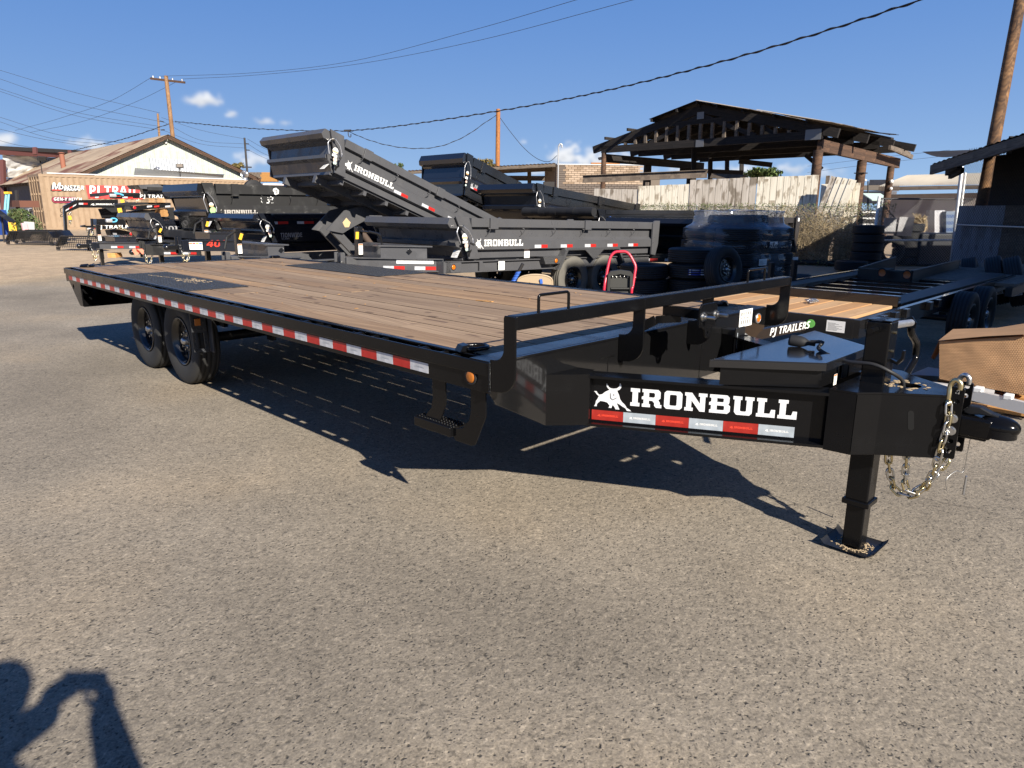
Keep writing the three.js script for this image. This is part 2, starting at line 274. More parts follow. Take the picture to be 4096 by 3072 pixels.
function brandText(word, h, gap = 0.13) { const out = []; let x = 0; for (const c of word) { const [w, o, holes] = GL[c]; const g = fin(new THREE.ShapeGeometry(shapeOf(o, holes))); g.translate(x, 0, 0); out.push(g); x += w + gap; } const g = mergeGeometries(out); g.scale(h, h, 1); g.computeVertexNormals(); return g; }
const bullGeo = (w) => { const g = fin(new THREE.ShapeGeometry(shapeOf(BULL))); g.scale(w, w, 1); return g; };
// bull and word together, total length len, origin lower left
function brandGeo(len) { const b = bullGeo(len * 0.2), t = brandText('IRONBULL', len * 0.094); t.translate(len * 0.205, len * 0.022, 0); b.translate(0, -0.012 * len, 0); return mergeGeometries([b, t]); }
// ---------------------------------------------------------------- shared makers
function tyreGeo(r, w, rimR, grooves = 4) {               // lathe round the z axis
  const p = [], hw = w / 2; p.push([rimR - 0.006, -hw * 0.62], [rimR + 0.012, -hw * 0.80], [rimR + (r - rimR) * 0.35, -hw * 0.97], [rimR + (r - rimR) * 0.6, -hw], [r - 0.035, -hw * 0.97], [r - 0.012, -hw * 0.86], [r - 0.004, -hw * 0.80]);
  const span = hw * 1.56, gw = 0.009; for (let k = 0; k < grooves; k++) { const c = -span / 2 + span * (k + 0.5 + 0.0) / grooves; p.push([r, c - gw], [r - 0.011, c - gw * 0.6], [r - 0.011, c + gw * 0.6], [r, c + gw]); }
  p.push([r - 0.004, hw * 0.80], [r - 0.012, hw * 0.86], [r - 0.035, hw * 0.97], [rimR + (r - rimR) * 0.6, hw], [rimR + (r - rimR) * 0.35, hw * 0.97], [rimR + 0.012, hw * 0.80], [rimR - 0.006, hw * 0.62], [rimR - 0.012, 0], [rimR - 0.006, -hw * 0.62]);
  const g = lathe(p, 56); g.rotateX(Math.PI / 2); return g;
}
function rimGeos(rimR, w, side = 1) {                     // disc with holes, dished, plus barrel; outer face towards side * z
  const s = new THREE.Shape(); s.absarc(0, 0, rimR * 0.86, 0, Math.PI * 2, false); for (let k = 0; k < 8; k++) s.holes.push(circ(Math.cos(k * Math.PI / 4) * rimR * 0.64, Math.sin(k * Math.PI / 4) * rimR * 0.64, rimR * 0.1));
  const disc = ext(s, 0.012, 0, 20); disc.translate(0, 0, side * w * 0.12);
  const barrel = lathe([[rimR * 0.84, -w * 0.36], [rimR * 0.82, 0], [rimR * 0.84, w * 0.15], [rimR * 0.90, w * 0.30], [rimR * 0.99, w * 0.36], [rimR * 1.02, w * 0.42], [rimR * 0.97, w * 0.44], [rimR * 0.93, w * 0.36], [rimR * 0.86, w * 0.28], [rimR * 0.80, w * 0.18], [rimR * 0.79, -w * 0.36]], 40); barrel.rotateX(side > 0 ? Math.PI / 2 : -Math.PI / 2);
  const cone = lathe([[rimR * 0.5, w * 0.14], [rimR * 0.42, w * 0.20], [rimR * 0.28, w * 0.21], [rimR * 0.2, w * 0.16]], 32); cone.rotateX(side > 0 ? Math.PI / 2 : -Math.PI / 2);
  return [disc, barrel, cone];
}
// a wheel group: axis along z, outer face towards side * z; children tyre, rim, hub, lug_nut
function makeWheel(parent, r, w, rimR, side, tm, treadM) {
  const g = sub('wheel', parent);
  part('tyre', tyreGeo(r, w, rimR), tm, g);
  part('rim', rimGeos(rimR, w, side), M.rim, g);
  const hub = lathe([[0, w * 0.40], [rimR * 0.09, w * 0.40], [rimR * 0.13, w * 0.37], [rimR * 0.17, w * 0.30], [rimR * 0.19, w * 0.17]], 20); hub.rotateX(side > 0 ? Math.PI / 2 : -Math.PI / 2); part('hub', hub, M.steel, g);
  const nuts = []; for (let k = 0; k < 8; k++) { const a = (k + 0.5) * Math.PI / 4; nuts.push(cyl(0.011, 0.009, 0.03, 6, Math.cos(a) * rimR * 0.36, Math.sin(a) * rimR * 0.36, side * w * 0.215, Math.PI / 2)); }
  part('lug_nut', nuts, M.zinc, g);
  return g;
}
const linkGeo = (() => { const pts = []; const L = 0.0155, R = 0.0125; for (let k = 0; k <= 8; k++) { const a = -Math.PI / 2 + Math.PI * k / 8; pts.push(V(L + Math.cos(a) * R, Math.sin(a) * R, 0)); } for (let k = 0; k <= 8; k++) { const a = Math.PI / 2 + Math.PI * k / 8; pts.push(V(-L + Math.cos(a) * R, Math.sin(a) * R, 0)); } return tube(pts, 0.0052, 40, 7, true); })();
function chain(parent, pts, m, scale = 1, name = 'safety_chain') {   // links laid along a curve, every second one turned
  const g = sub(name, parent), c = new THREE.CatmullRomCurve3(pts), L = c.getLength(), pitch = 0.0395 * scale, n = Math.max(2, Math.round(L / pitch));
  for (let k = 0; k < n; k++) {
    const t = (k + 0.5) / n, p = c.getPointAt(t), d = c.getTangentAt(t).normalize();
    const o = part('chain_link', linkGeo, Array.isArray(m) ? m[k % m.length] : m, g);
    const side = Math.abs(d.y) > 0.95 ? V(1, 0, 0) : V(0, 1, 0); const b = d.clone().cross(side).normalize(), cc = d.clone().cross(b);
    const q = new THREE.Quaternion().setFromRotationMatrix(new THREE.Matrix4().makeBasis(d, b, d.clone().cross(b)));
    q.multiply(new THREE.Quaternion().setFromAxisAngle(V(1, 0, 0), (k % 2 ? Math.PI / 2 : 0) + 0.5 + rr(-0.2, 0.2)));
    o.position.copy(p); o.quaternion.copy(q); o.scale.setScalar(scale);
  }
  return g;
}
function lampGeos(r, d = 0.012) { const lens = lathe([[0, d], [r * 0.6, d * 0.92], [r * 0.92, d * 0.6], [r, 0]], 24); lens.rotateX(Math.PI / 2); const ring = lathe([[r, 0], [r * 1.03, d * 0.5], [r * 1.25, d * 0.45], [r * 1.32, 0]], 24); ring.rotateX(Math.PI / 2); return { lens, ring }; }
function lamp(parent, p, dir, r, m = M.amber, ringM = M.rubberNew) {
  const g = sub('marker_light', parent), { lens, ring } = lampGeos(r); g.position.copy(p); g.quaternion.setFromUnitVectors(V(0, 0, 1), dir.clone().normalize());
  part('lens', lens, m, g); part('bezel', ring, ringM, g); return g;
}

// ---------------------------------------------------------------- ground
const HUGE = 1500;
{
  // bare yard soil as far as the horizon; a finer net near the place
  const xs = [], zs = []; const push = (a, lo, hi, st) => { for (let v = lo; v <= hi + 1e-6; v += st) a.push(v); };
  push(xs, -HUGE, -200, 325); push(xs, -160, -50, 10); push(xs, -48, 40, 0.5); push(xs, 50, 160, 10); push(xs, 200, HUGE, 325);
  push(zs, -HUGE, -200, 325); push(zs, -160, -70, 10); push(zs, -66, 14, 0.5); push(zs, 25, 100, 15); push(zs, 200, HUGE, 325);
  const pos = [], uv = [], col = [], idx = [];
  zs.forEach((z) => xs.forEach((x) => {
    const near = x > -48 && x < 40 && z > -66 && z < -5 ? 1 : 0;
    const tr = near * (0.03 * (fbm(x * 0.9 + 50, z * 0.9 + 90, 999, 3, 5) - 0.5) * sstep(-6, -12, z));
    pos.push(x, yardY(x, z) - 0.03 + tr, z); uv.push(x / 3, z / 3);
    const n = fbm(x * 0.16 + 80, z * 0.3 + 70, 999, 4, 12), m = fbm(x * 0.7 + 30, z * 1.4 + 20, 999, 3, 2); const q = 0.86 + 0.30 * (n - 0.5) + 0.16 * (m - 0.5);
    col.push(q, q * (1 - 0.05 * n), q * (1 - 0.11 * n));
  }));
  const m = xs.length; for (let j = 0; j + 1 < zs.length; j++) for (let i = 0; i + 1 < m; i++) { const a = j * m + i; idx.push(a, a + m, a + 1, a + 1, a + m, a + m + 1); }
  const g = new THREE.BufferGeometry(); g.setAttribute('position', new THREE.Float32BufferAttribute(pos, 3)); g.setAttribute('uv', new THREE.Float32BufferAttribute(uv, 2)); g.setAttribute('color', new THREE.Float32BufferAttribute(col, 3)); g.setIndex(idx); g.computeVertexNormals();
  const soil = tex(1024, 1024, (u, v) => { const n = fbm(u * 14, v * 14, 14, 5, 41), p = vnoise(u * 210, v * 210, 210, 6), st = sstep(0.80, 0.9, vnoise(u * 90, v * 90, 90, 15)); const q = 0.70 + 0.16 * (n - 0.5) + 0.12 * (p - 0.5) + st * 0.07; return [q * 1.0, q * 0.885, q * 0.735]; });
  const soilB = tex(512, 512, (u, v) => { const n = 0.5 * vnoise(u * 100, v * 100, 100, 6) + 0.5 * fbm(u * 14, v * 14, 14, 4, 41); return [n, n, n]; }, false);
  structure('ground', g, new THREE.MeshStandardMaterial({ map: soil, bumpMap: soilB, bumpScale: 0.02, roughness: 1, vertexColors: true }));
}
{
  // asphalt: ends along an uneven sandy edge behind the flatbed, 4 mm and more above the soil
  const T = 2048, SC = 4.4;                                  // texture covers SC metres
  const H = new Float32Array(T * T), pit = new Float32Array(T * T);
  for (let j = 0; j < T; j++) for (let i = 0; i < T; i++) {
    const u = i / T, v = j / T, a = vnoise(u * 520, v * 520, 520, 3), b = vnoise(u * 260 + 0.3, v * 260, 260, 8), c = vnoise(u * 130, v * 130, 130, 13);
    const pits = sstep(0.72, 0.86, 0.7 * vnoise(u * 720, v * 720, 720, 29) + 0.3 * vnoise(u * 380, v * 380, 380, 31)); pit[j * T + i] = pits;
    H[j * T + i] = 0.35 * a + 0.4 * b + 0.25 * c - 0.65 * pits;
  }
  const aCol = tex(T, T, (u, v, i, j) => {
    const a = hash2(i >> 1, j >> 1, 4), h = H[j * T + i], p = pit[j * T + i], dust = fbm(u * 5, v * 5, 5, 4, 55);
    const st = vnoise(u * 420, v * 420, 420, 77); let r = 0.54 + 0.16 * (h - 0.4) + 0.10 * (a - 0.5) + 0.06 * (dust - 0.5), br = st > 0.86 ? 0.09 : st < 0.18 ? -0.10 : 0;
    r += br; const k = 1 - 0.28 * p;
    return [r * k, r * 0.935 * k, r * 0.84 * k];
  });
  const aB = tex(T, T, (u, v, i, j) => { const h = clamp(0.5 + H[j * T + i] * 0.5); return [h, h, h]; }, false);
  const pos = [], uv = [], col = [], idx = [];
  // local coordinates: a across the view, edge distance given by a line behind the trailer
  const cols = [], e0 = Gd(0, 1152), e1 = Gd(520, 1108), e2 = Gd(2300, 1330);
  const edge = (x) => { // z of the far edge of the asphalt
    const base = x < e1.x ? e0.z + (e1.z - e0.z) * (x - e0.x) / (e1.x - e0.x) : x < -1.5 ? e1.z + (x - e1.x) * 0.12 : x < 2.5 ? e1.z + 0.54 + (x + 1.5) * 0.95 : Math.min(-1.0, e1.z + 4.34 + (x - 2.5) * 1.5);
    return base - 0.25 + 0.5 * (fbm(x * 0.5 + 40, 3, 99, 4, 8) - 0.5) + 0.12 * (vnoise(x * 5 + 400, 1, 999, 4) - 0.5);
  };
  for (let x = -26; x <= 7.001; x += 0.1) cols.push(x);
  const rows = 90, near = 6;
  for (let j = 0; j <= rows; j++) for (const x of cols) {
    const t = j / rows, z = near + (edge(x) - near) * (1 - (1 - t) ** 1.6);
    pos.push(x, yardY(x, z) + 0.0, z); uv.push(x / SC, z / SC);
    const toEdge = (z - edge(x));
    const sand = sstep(1.6, 0.0, toEdge + (fbm(x * 0.8 + 9, z * 1.6 + 9, 99, 4, 3) - 0.5) * 3.0);
    const n = fbm(x * 0.5 + 60, z * 0.8 + 60, 999, 5, 21), n2 = fbm(x * 2.2 + 60, z * 2.2 + 60, 999, 3, 61);
    const d = sstep(0.52, 0.80, n) * 0.55 + sand * 0.75; const q = 0.88 + 0.26 * (n2 - 0.5) - 0.14 * sstep(0.5, 0.3, n);
    col.push(q + d * 0.36, q * 0.985 + d * 0.25, q * 0.95 + d * 0.09);
  }
  const m = cols.length; for (let j = 0; j < rows; j++) for (let i = 0; i + 1 < m; i++) { const a = j * m + i; idx.push(a, a + 1, a + m, a + 1, a + m + 1, a + m); }
  const g = new THREE.BufferGeometry(); g.setAttribute('position', new THREE.Float32BufferAttribute(pos, 3)); g.setAttribute('uv', new THREE.Float32BufferAttribute(uv, 2)); g.setAttribute('color', new THREE.Float32BufferAttribute(col, 3)); g.setIndex(idx); g.computeVertexNormals();
  structure('pavement', g, new THREE.MeshStandardMaterial({ map: aCol, bumpMap: aB, bumpScale: 0.006, roughness: 0.93, vertexColors: true }));
  // fine cracks
  const strip = (pts, w) => { const rows = [[], []]; pts.forEach((p, i) => { const q = pts[Math.min(i + 1, pts.length - 1)], o = pts[Math.max(0, i - 1)], d = V(q[0] - o[0], 0, q[1] - o[1]).normalize(), s = V(-d.z, 0, d.x).multiplyScalar(w * rr(0.3, 1)); rows[0].push(V(p[0], 0.0045, p[1]).add(s)); rows[1].push(V(p[0], 0.0045, p[1]).sub(s)); }); return quadStrip(rows); };
  const cr = [], walk = (x, z, a, n, w) => { const p = []; for (let i = 0; i < n; i++) { p.push([x, z]); a += rr(-0.7, 0.7); x += Math.cos(a) * 0.045; z += Math.sin(a) * 0.045; a *= 0.9; } cr.push(strip(p, w)); };
  const c1 = Gd(2890, 1700), c2 = Gd(3080, 1800), c3 = Gd(2280, 1760), c4 = Gd(3500, 1960); walk(c1.x, c1.z, 0.7, 14, 0.003); walk(c2.x, c2.z, 0.25, 26, 0.0014); walk(c3.x, c3.z, 1.2, 12, 0.0022); walk(c4.x, c4.z, 0.1, 22, 0.0014);
  const ck = part('crack', cr, mat(lin(0.03, 0.027, 0.025), 1), scene.children.find((o) => o.name === 'pavement')); ck.userData.kind = 'stuff';
}

// ---------------------------------------------------------------- buildings and yard walls (most stand on one 45 degree grid)
const Q = Math.PI / 4, AX = V(S2, 0, -S2), NN = V(-S2, 0, -S2), FF = V(S2, 0, S2);
// where the sight line of a pixel meets the plane through o facing nrm, in the 45 degree frame of o
function onFace(u, v, o, nrm = FF) { const d = ray(u, v), c = V(0, CAMH, 0), t = o.clone().sub(c).dot(nrm) / d.dot(nrm), p = c.addScaledVector(d, t).sub(o); return [p.dot(AX), p.y, p.dot(FF)]; }
// corrugated sheet in the local x-y plane: columns from y0(x) to y1(x), ribs along y
function corr(x0, x1, y0, y1, pitch, depth, trapez = false) {
  const rows = [[], []], put = (x, z) => { rows[0].push(V(x, typeof y0 === 'function' ? y0(x) : y0, z)); rows[1].push(V(x, typeof y1 === 'function' ? y1(x) : y1, z)); };
  for (let x = x0; x < x1 - 1e-6; x += pitch) { if (trapez) { put(x, 0); put(Math.min(x1, x + pitch * 0.32), 0); put(Math.min(x1, x + pitch * 0.5), -depth); put(Math.min(x1, x + pitch * 0.82), -depth); } else for (let k = 0; k < 4; k++) put(Math.min(x1, x + pitch * k / 4), -depth * (0.5 - 0.5 * Math.cos(k * Math.PI / 2))); }
  put(x1, 0); const g = quadStrip([rows[0], rows[1]]), p = g.attributes.position, u = g.attributes.uv; for (let i = 0; i < p.count; i++) u.setXY(i, p.getX(i), p.getY(i)); return g;
}
const paintedOld = (base, stain, seed) => tex(512, 512, (u, v) => { const n = fbm(u * 6, v * 3, 6, 5, seed), s = vnoise(u * 90, v * 4, 90, seed + 3), sp = sstep(0.62, 0.8, fbm(u * 16, v * 16, 16, 4, seed + 9)); const t = clamp(0.5 * sstep(0.42, 0.75, n) + 0.25 * (s - 0.4) + 0.4 * sp * sstep(0.4, 0.6, n)); return [0, 1, 2].map((k) => base[k] + (stain[k] - base[k]) * t); });
M.contTan = mat('#ffffff', 0.7, { map: paintedOld([0.59, 0.505, 0.41], [0.51, 0.425, 0.335], 601) });
M.contPink = mat('#ffffff', 0.75, { map: paintedOld([0.60, 0.55, 0.56], [0.48, 0.42, 0.42], 603) });
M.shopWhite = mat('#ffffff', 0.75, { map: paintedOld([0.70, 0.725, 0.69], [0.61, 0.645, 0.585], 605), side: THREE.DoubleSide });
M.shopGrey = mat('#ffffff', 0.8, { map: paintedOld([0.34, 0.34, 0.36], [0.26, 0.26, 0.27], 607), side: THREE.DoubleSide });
M.oldRoof = mat('#ffffff', 0.7, { side: THREE.DoubleSide, map: tex(1024, 512, (u, v) => { const n = fbm(u * 7, v * 4, 7, 5, 611), r = sstep(0.54, 0.72, fbm(u * 6 + 0.5, v * 4, 6, 5, 614)), st = vnoise(u * 120, v * 5, 120, 617), seam = (v * 4) % 1 < 0.02 ? 0.12 : 0; const b = [0.64 + 0.12 * (n - 0.5), 0.57 + 0.12 * (n - 0.5), 0.48 + 0.1 * (n - 0.5)], k = clamp(r * 0.85 + 0.22 * (st - 0.5) + seam); return [b[0] + (0.40 - b[0]) * k, b[1] + (0.25 - b[1]) * k, b[2] + (0.19 - b[2]) * k]; }) });
M.roofPale = mat('#ffffff', 0.7, { side: THREE.DoubleSide, map: paintedOld([0.76, 0.72, 0.64], [0.66, 0.60, 0.52], 619) });
M.maroon = mat(lin(0.10, 0.035, 0.03), 0.6); M.darkSteel = mat(lin(0.022, 0.019, 0.018), 0.7);
M.brick = [[0.62, 0.54, 0.46], [0.56, 0.48, 0.40], [0.66, 0.58, 0.50]].map((c) => mat(new THREE.Color().setRGB(...c, THREE.SRGBColorSpace), 0.9));
M.brickGrey = [[0.40, 0.36, 0.33], [0.36, 0.33, 0.30], [0.43, 0.39, 0.35]].map((c) => mat(new THREE.Color().setRGB(...c, THREE.SRGBColorSpace), 0.9));
M.mortar = mat(lin(0.16, 0.13, 0.11), 1);
M.galvWire = mat(lin(0.26, 0.26, 0.27), 0.5, { metalness: 0.6 });
M.galvPipe = mat(lin(0.46, 0.47, 0.48), 0.45, { metalness: 0.5 });
M.tarp = mat('#ffffff', 0.65, { side: THREE.DoubleSide, map: paintedOld([0.80, 0.80, 0.78], [0.68, 0.67, 0.66], 623) });

// tan shipping container
const CT = U(187, 922, 37.7);
{
  const t = thing('shipping_container', 'long tan steel shipping container with painted signs, in front of the white workshop', 'container', [CT.x, CT.y, CT.z], Q), H = 2.92, L = 12.19;
  part('corrugated_wall', [corr(0.12, L - 0.1, 0.14, H - 0.12, 0.277, 0.036, true).translate(0, 0, -0.005)], M.contTan, t);
  part('frame', [lim(0, 0.16, 0, H, -0.16, 0.012, 0.01), lim(L - 0.16, L, 0, H, -0.16, 0.012), lim(0.16, L - 0.16, H - 0.13, H - 0.003, -0.08, 0.008), lim(0.16, L - 0.16, 0, 0.15, -0.08, 0.008), lim(0, 0.16, 0, H, -2.44, -2.28), lim(-0.003, 0.1, H - 0.14, H - 0.004, -2.28, -0.16), lim(-0.003, 0.1, 0.004, 0.14, -2.28, -0.16)], M.contTan, t);
  part('roof_sheet', [lim(0, L, H - 0.03, H + 0.002, -2.43, -0.08), lim(0.1, L, 0.1, H - 0.05, -2.44, -2.41)], M.contTan, t);
  for (const [a, b] of [[-1.22, -0.17], [-2.27, -1.225]]) { const d = part('door', [lim(0.012, 0.05, 0.15, H - 0.15, a, b)], mat('#ffffff', 0.7, { map: M.contTan.map, color: new THREE.Color('#cfc4b4') }), t); for (const z of [a + 0.24, b - 0.24]) { part('lock_rod', [rod(V(-0.03, 0.12, z), V(-0.03, H - 0.12, z), 0.02, 8), ...[0.3, 1.0, 1.9, 2.6].map((y) => lim(-0.045, 0.012, y - 0.05, y + 0.05, z - 0.05, z + 0.05))], M.contTan, d); } part('hinge', [0.3, 1.1, 1.9, 2.6].map((y) => lim(-0.02, 0.02, y - 0.07, y + 0.07, b > -0.5 ? b : a - 0.04, b > -0.5 ? b + 0.06 : a)), M.contTan, d); }
  part('corner_casting', [lim(-0.006, 0.17, H - 0.13, H + 0.008, -0.165, 0.016), lim(-0.006, 0.17, -0.002, 0.13, -0.165, 0.016)], M.contTan, t);
  const q = (px, py) => onFace(px, py, CT);
  // painted signs: outlines as plates just proud of the ribs
  const plate = (name, pts, m, z = 0.014) => { const c = pts.map(([a, b]) => q(a, b)); const g = ext(shapeOf(c.map((p) => [p[0], p[1]])), 0.004); g.translate(0, 0, z); return part(name, g, m, t); };
  const X = (x) => 0.2653 * x, Y = (y) => 560 + 0.2653 * y;
  const m1 = sub('painted_sign', t); const o1 = [[775, 672], [1000, 690], [1192, 696], [1168, 772], [960, 770], [760, 768]];
  m1.add(plate('sign_board', o1.map(([a, b]) => [X(a), Y(b)]), mat(lin(0.02, 0.02, 0.025), 0.5)));
  const put = (g, u, v, z, m, parent, name = 'sign_lettering') => { const p = q(u, v); g.translate(p[0], p[1], z); part(name, g, m, parent); };
  const w1 = q(X(1185), Y(740))[0] - q(X(775), Y(740))[0];
  const big = textGeo('M', 0.25, font, 0.25, 1.05), on = textGeo('ONSTER', 0.15, font, 0.25, 1.12); put(big, X(783), Y(742), 0.018, M.white, m1); put(on, X(885), Y(742), 0.018, M.white, m1); put(textGeo('RAMPS', 0.085, font, 0.2, 1.5), X(962), Y(764), 0.018, M.white, m1); put(lim(0, 0.45, 0, 0.04, 0, 0.002), X(780), Y(758), 0.018, M.redPrint, m1);
  const g1 = sub('painted_sign', t); const a = q(X(815), Y(905)), rP = (r) => { const c0 = q(X(830), Y(902)), c1 = q(X(1120), Y(910)); const s = new THREE.Shape(); s.absarc(c0[0], c0[1], r, Math.PI / 2, Math.PI * 1.5, false); s.absarc(c1[0], c0[1], r, -Math.PI / 2, Math.PI / 2, false); const g = ext(s, 0.004, 0, 12); return g; };
  part('sign_board', rP(0.165).translate(0, 0, 0.012), mat(lin(0.03, 0.008, 0.015), 0.5), g1); part('sign_band', rP(0.14).translate(0, 0, 0.0155), mat(lin(0.34, 0.015, 0.05), 0.5), g1); part('sign_field', rP(0.095).translate(0, 0, 0.019), mat(lin(0.03, 0.008, 0.015), 0.5), g1); put(textGeo('GEN-Y HITCH', 0.115, font, 0.18, 0.98), X(808), Y(912), 0.023, M.white, g1);
  const p1 = sub('painted_sign', t); p1.add(plate('sign_board', [[X(1286), Y(680)], [X(1930), Y(692)], [570, 763 - 560 + 560], [575, 797], [X(1330), Y(880)]], mat(lin(0.60, 0.05, 0.045), 0.55))); put(textGeo('PJ TRAILERS', 0.37, font, 0.12, 0.92), X(1350), Y(830), 0.018, M.white, p1);
  part('weld_tack', [lim(2.2, 2.24, 2.2, 2.42, 0, 0.012), lim(2.2, 2.35, 2.2, 2.23, 0, 0.012)], M.contTan, t);
  // vents and lamps on its roof
  const turbine = (px, py, off, label) => { const b = onFace(px, py, CT); const p = CT.clone().addScaledVector(AX, b[0]).addScaledVector(NN, off).setY(CT.y + H); const v = thing('turbine_vent', label, 'roof vent', [p.x, p.y, p.z], 0.3); part('neck', cyl(0.17, 0.16, 0.18, 20, 0, 0.09, 0), M.galv, v); const fins = []; for (let k = 0; k < 20; k++) { const an = k * Math.PI / 10; const pts = []; for (let j = 0; j <= 6; j++) { const ph = -1.2 + 2.4 * j / 6; pts.push(V(Math.cos(ph) * 0.27 * Math.cos(an + 0.25 * Math.sin(ph)), 0.39 + Math.sin(ph) * 0.24, Math.cos(ph) * 0.27 * Math.sin(an + 0.25 * Math.sin(ph)))); } fins.push(quadStrip([pts, pts.map((w) => V(w.x * 0.86 - w.z * 0.13, w.y, w.z * 0.86 + w.x * 0.13))])); } part('fins', fins, mat(lin(0.6, 0.62, 0.63), 0.3, { metalness: 0.9, side: THREE.DoubleSide }), v); part('crown', place(fin(new THREE.SphereGeometry(0.15, 18, 8, 0, 6.3, 0, 1.3)), 0, 0.51, 0), M.galv, v); };
  turbine(0.463 * 1425, 400 + 0.463 * 690, 1.0, 'round silver turbine vent over the middle of the tan container'); turbine(0.463 * 2178, 400 + 0.463 * 715, 1.0, 'round silver turbine vent at the right end of the tan container');
  const flood = (px, py, hgt, label, yaw) => { const b = onFace(px, py, CT), p = CT.clone().addScaledVector(AX, b[0]).addScaledVector(NN, 0.1).setY(CT.y + H); const f = thing('flood_light', label, 'floodlight', [p.x, p.y, p.z], Q + yaw); part('mast', [rod(V(0, 0, 0), V(0, hgt, 0), 0.025, 8), rod(V(0, hgt, 0), V(0, hgt + 0.12, 0), 0.045, 8)], M.darkSteel, f); part('housing', [lim(-0.2, 0.2, hgt + 0.12, hgt + 0.36, -0.06, 0.04, 0.02).rotateX(0.25), ...[-0.15, -0.09, -0.03, 0.03, 0.09, 0.15].map((x) => lim(x - 0.01, x + 0.01, hgt + 0.14, hgt + 0.34, 0.04, 0.065).rotateX(0.25))], M.darkSteel, f); part('glass', lim(-0.16, 0.16, hgt + 0.15, hgt + 0.33, -0.068, -0.061).rotateX(0.25), mat(lin(0.2, 0.17, 0.14), 0.2), f); };
  flood(0.463 * 372, 400 + 0.463 * 655, 0.55, 'black floodlight on a mast at the left corner of the tan container', 0.2); flood(0.463 * 1568, 400 + 0.463 * 690, 0.5, 'black floodlight with pale glass near the middle of the tan container', Math.PI - 0.5);
  // white conduit along the roof edge
  solo('roof_conduit', [rod(CT.clone().addScaledVector(AX, 0.4).setY(CT.y + H + 0.05), CT.clone().addScaledVector(AX, L * 0.92).setY(CT.y + H + 0.04), 0.03, 6)], M.white, 'thin white conduit pipe along the top edge of the tan container', 'pipe');
  // second container in line with it
  const c2 = CT.clone().addScaledVector(AX, L + 0.25).setY(CT.y - 0.1), t2 = thing('shipping_container', 'faded pink grey shipping container with deep ribs, right of the tan one', 'container', [c2.x, c2.y, c2.z], Q);
  part('corrugated_wall', corr(0.1, 6.0, 0.14, 2.8, 0.34, 0.09, true), M.contPink, t2); part('frame', [lim(0, 0.12, 0, 2.85, -0.15, 0.02), lim(5.9, 6.02, 0, 2.85, -0.15, 0.02), lim(0.12, 5.9, 2.76, 2.87, -0.15, 0.022), lim(0.12, 5.9, 0, 0.14, -0.15, 0.02)], mat(lin(0.6, 0.52, 0.52), 0.7), t2); part('roof_sheet', [lim(0, 6.02, 2.82, 2.855, -2.44, -0.15), lim(5.98, 6.01, 0.1, 2.8, -2.44, -0.15), lim(0.1, 6, 0.1, 2.8, -2.44, -2.40)], M.contPink, t2);
}
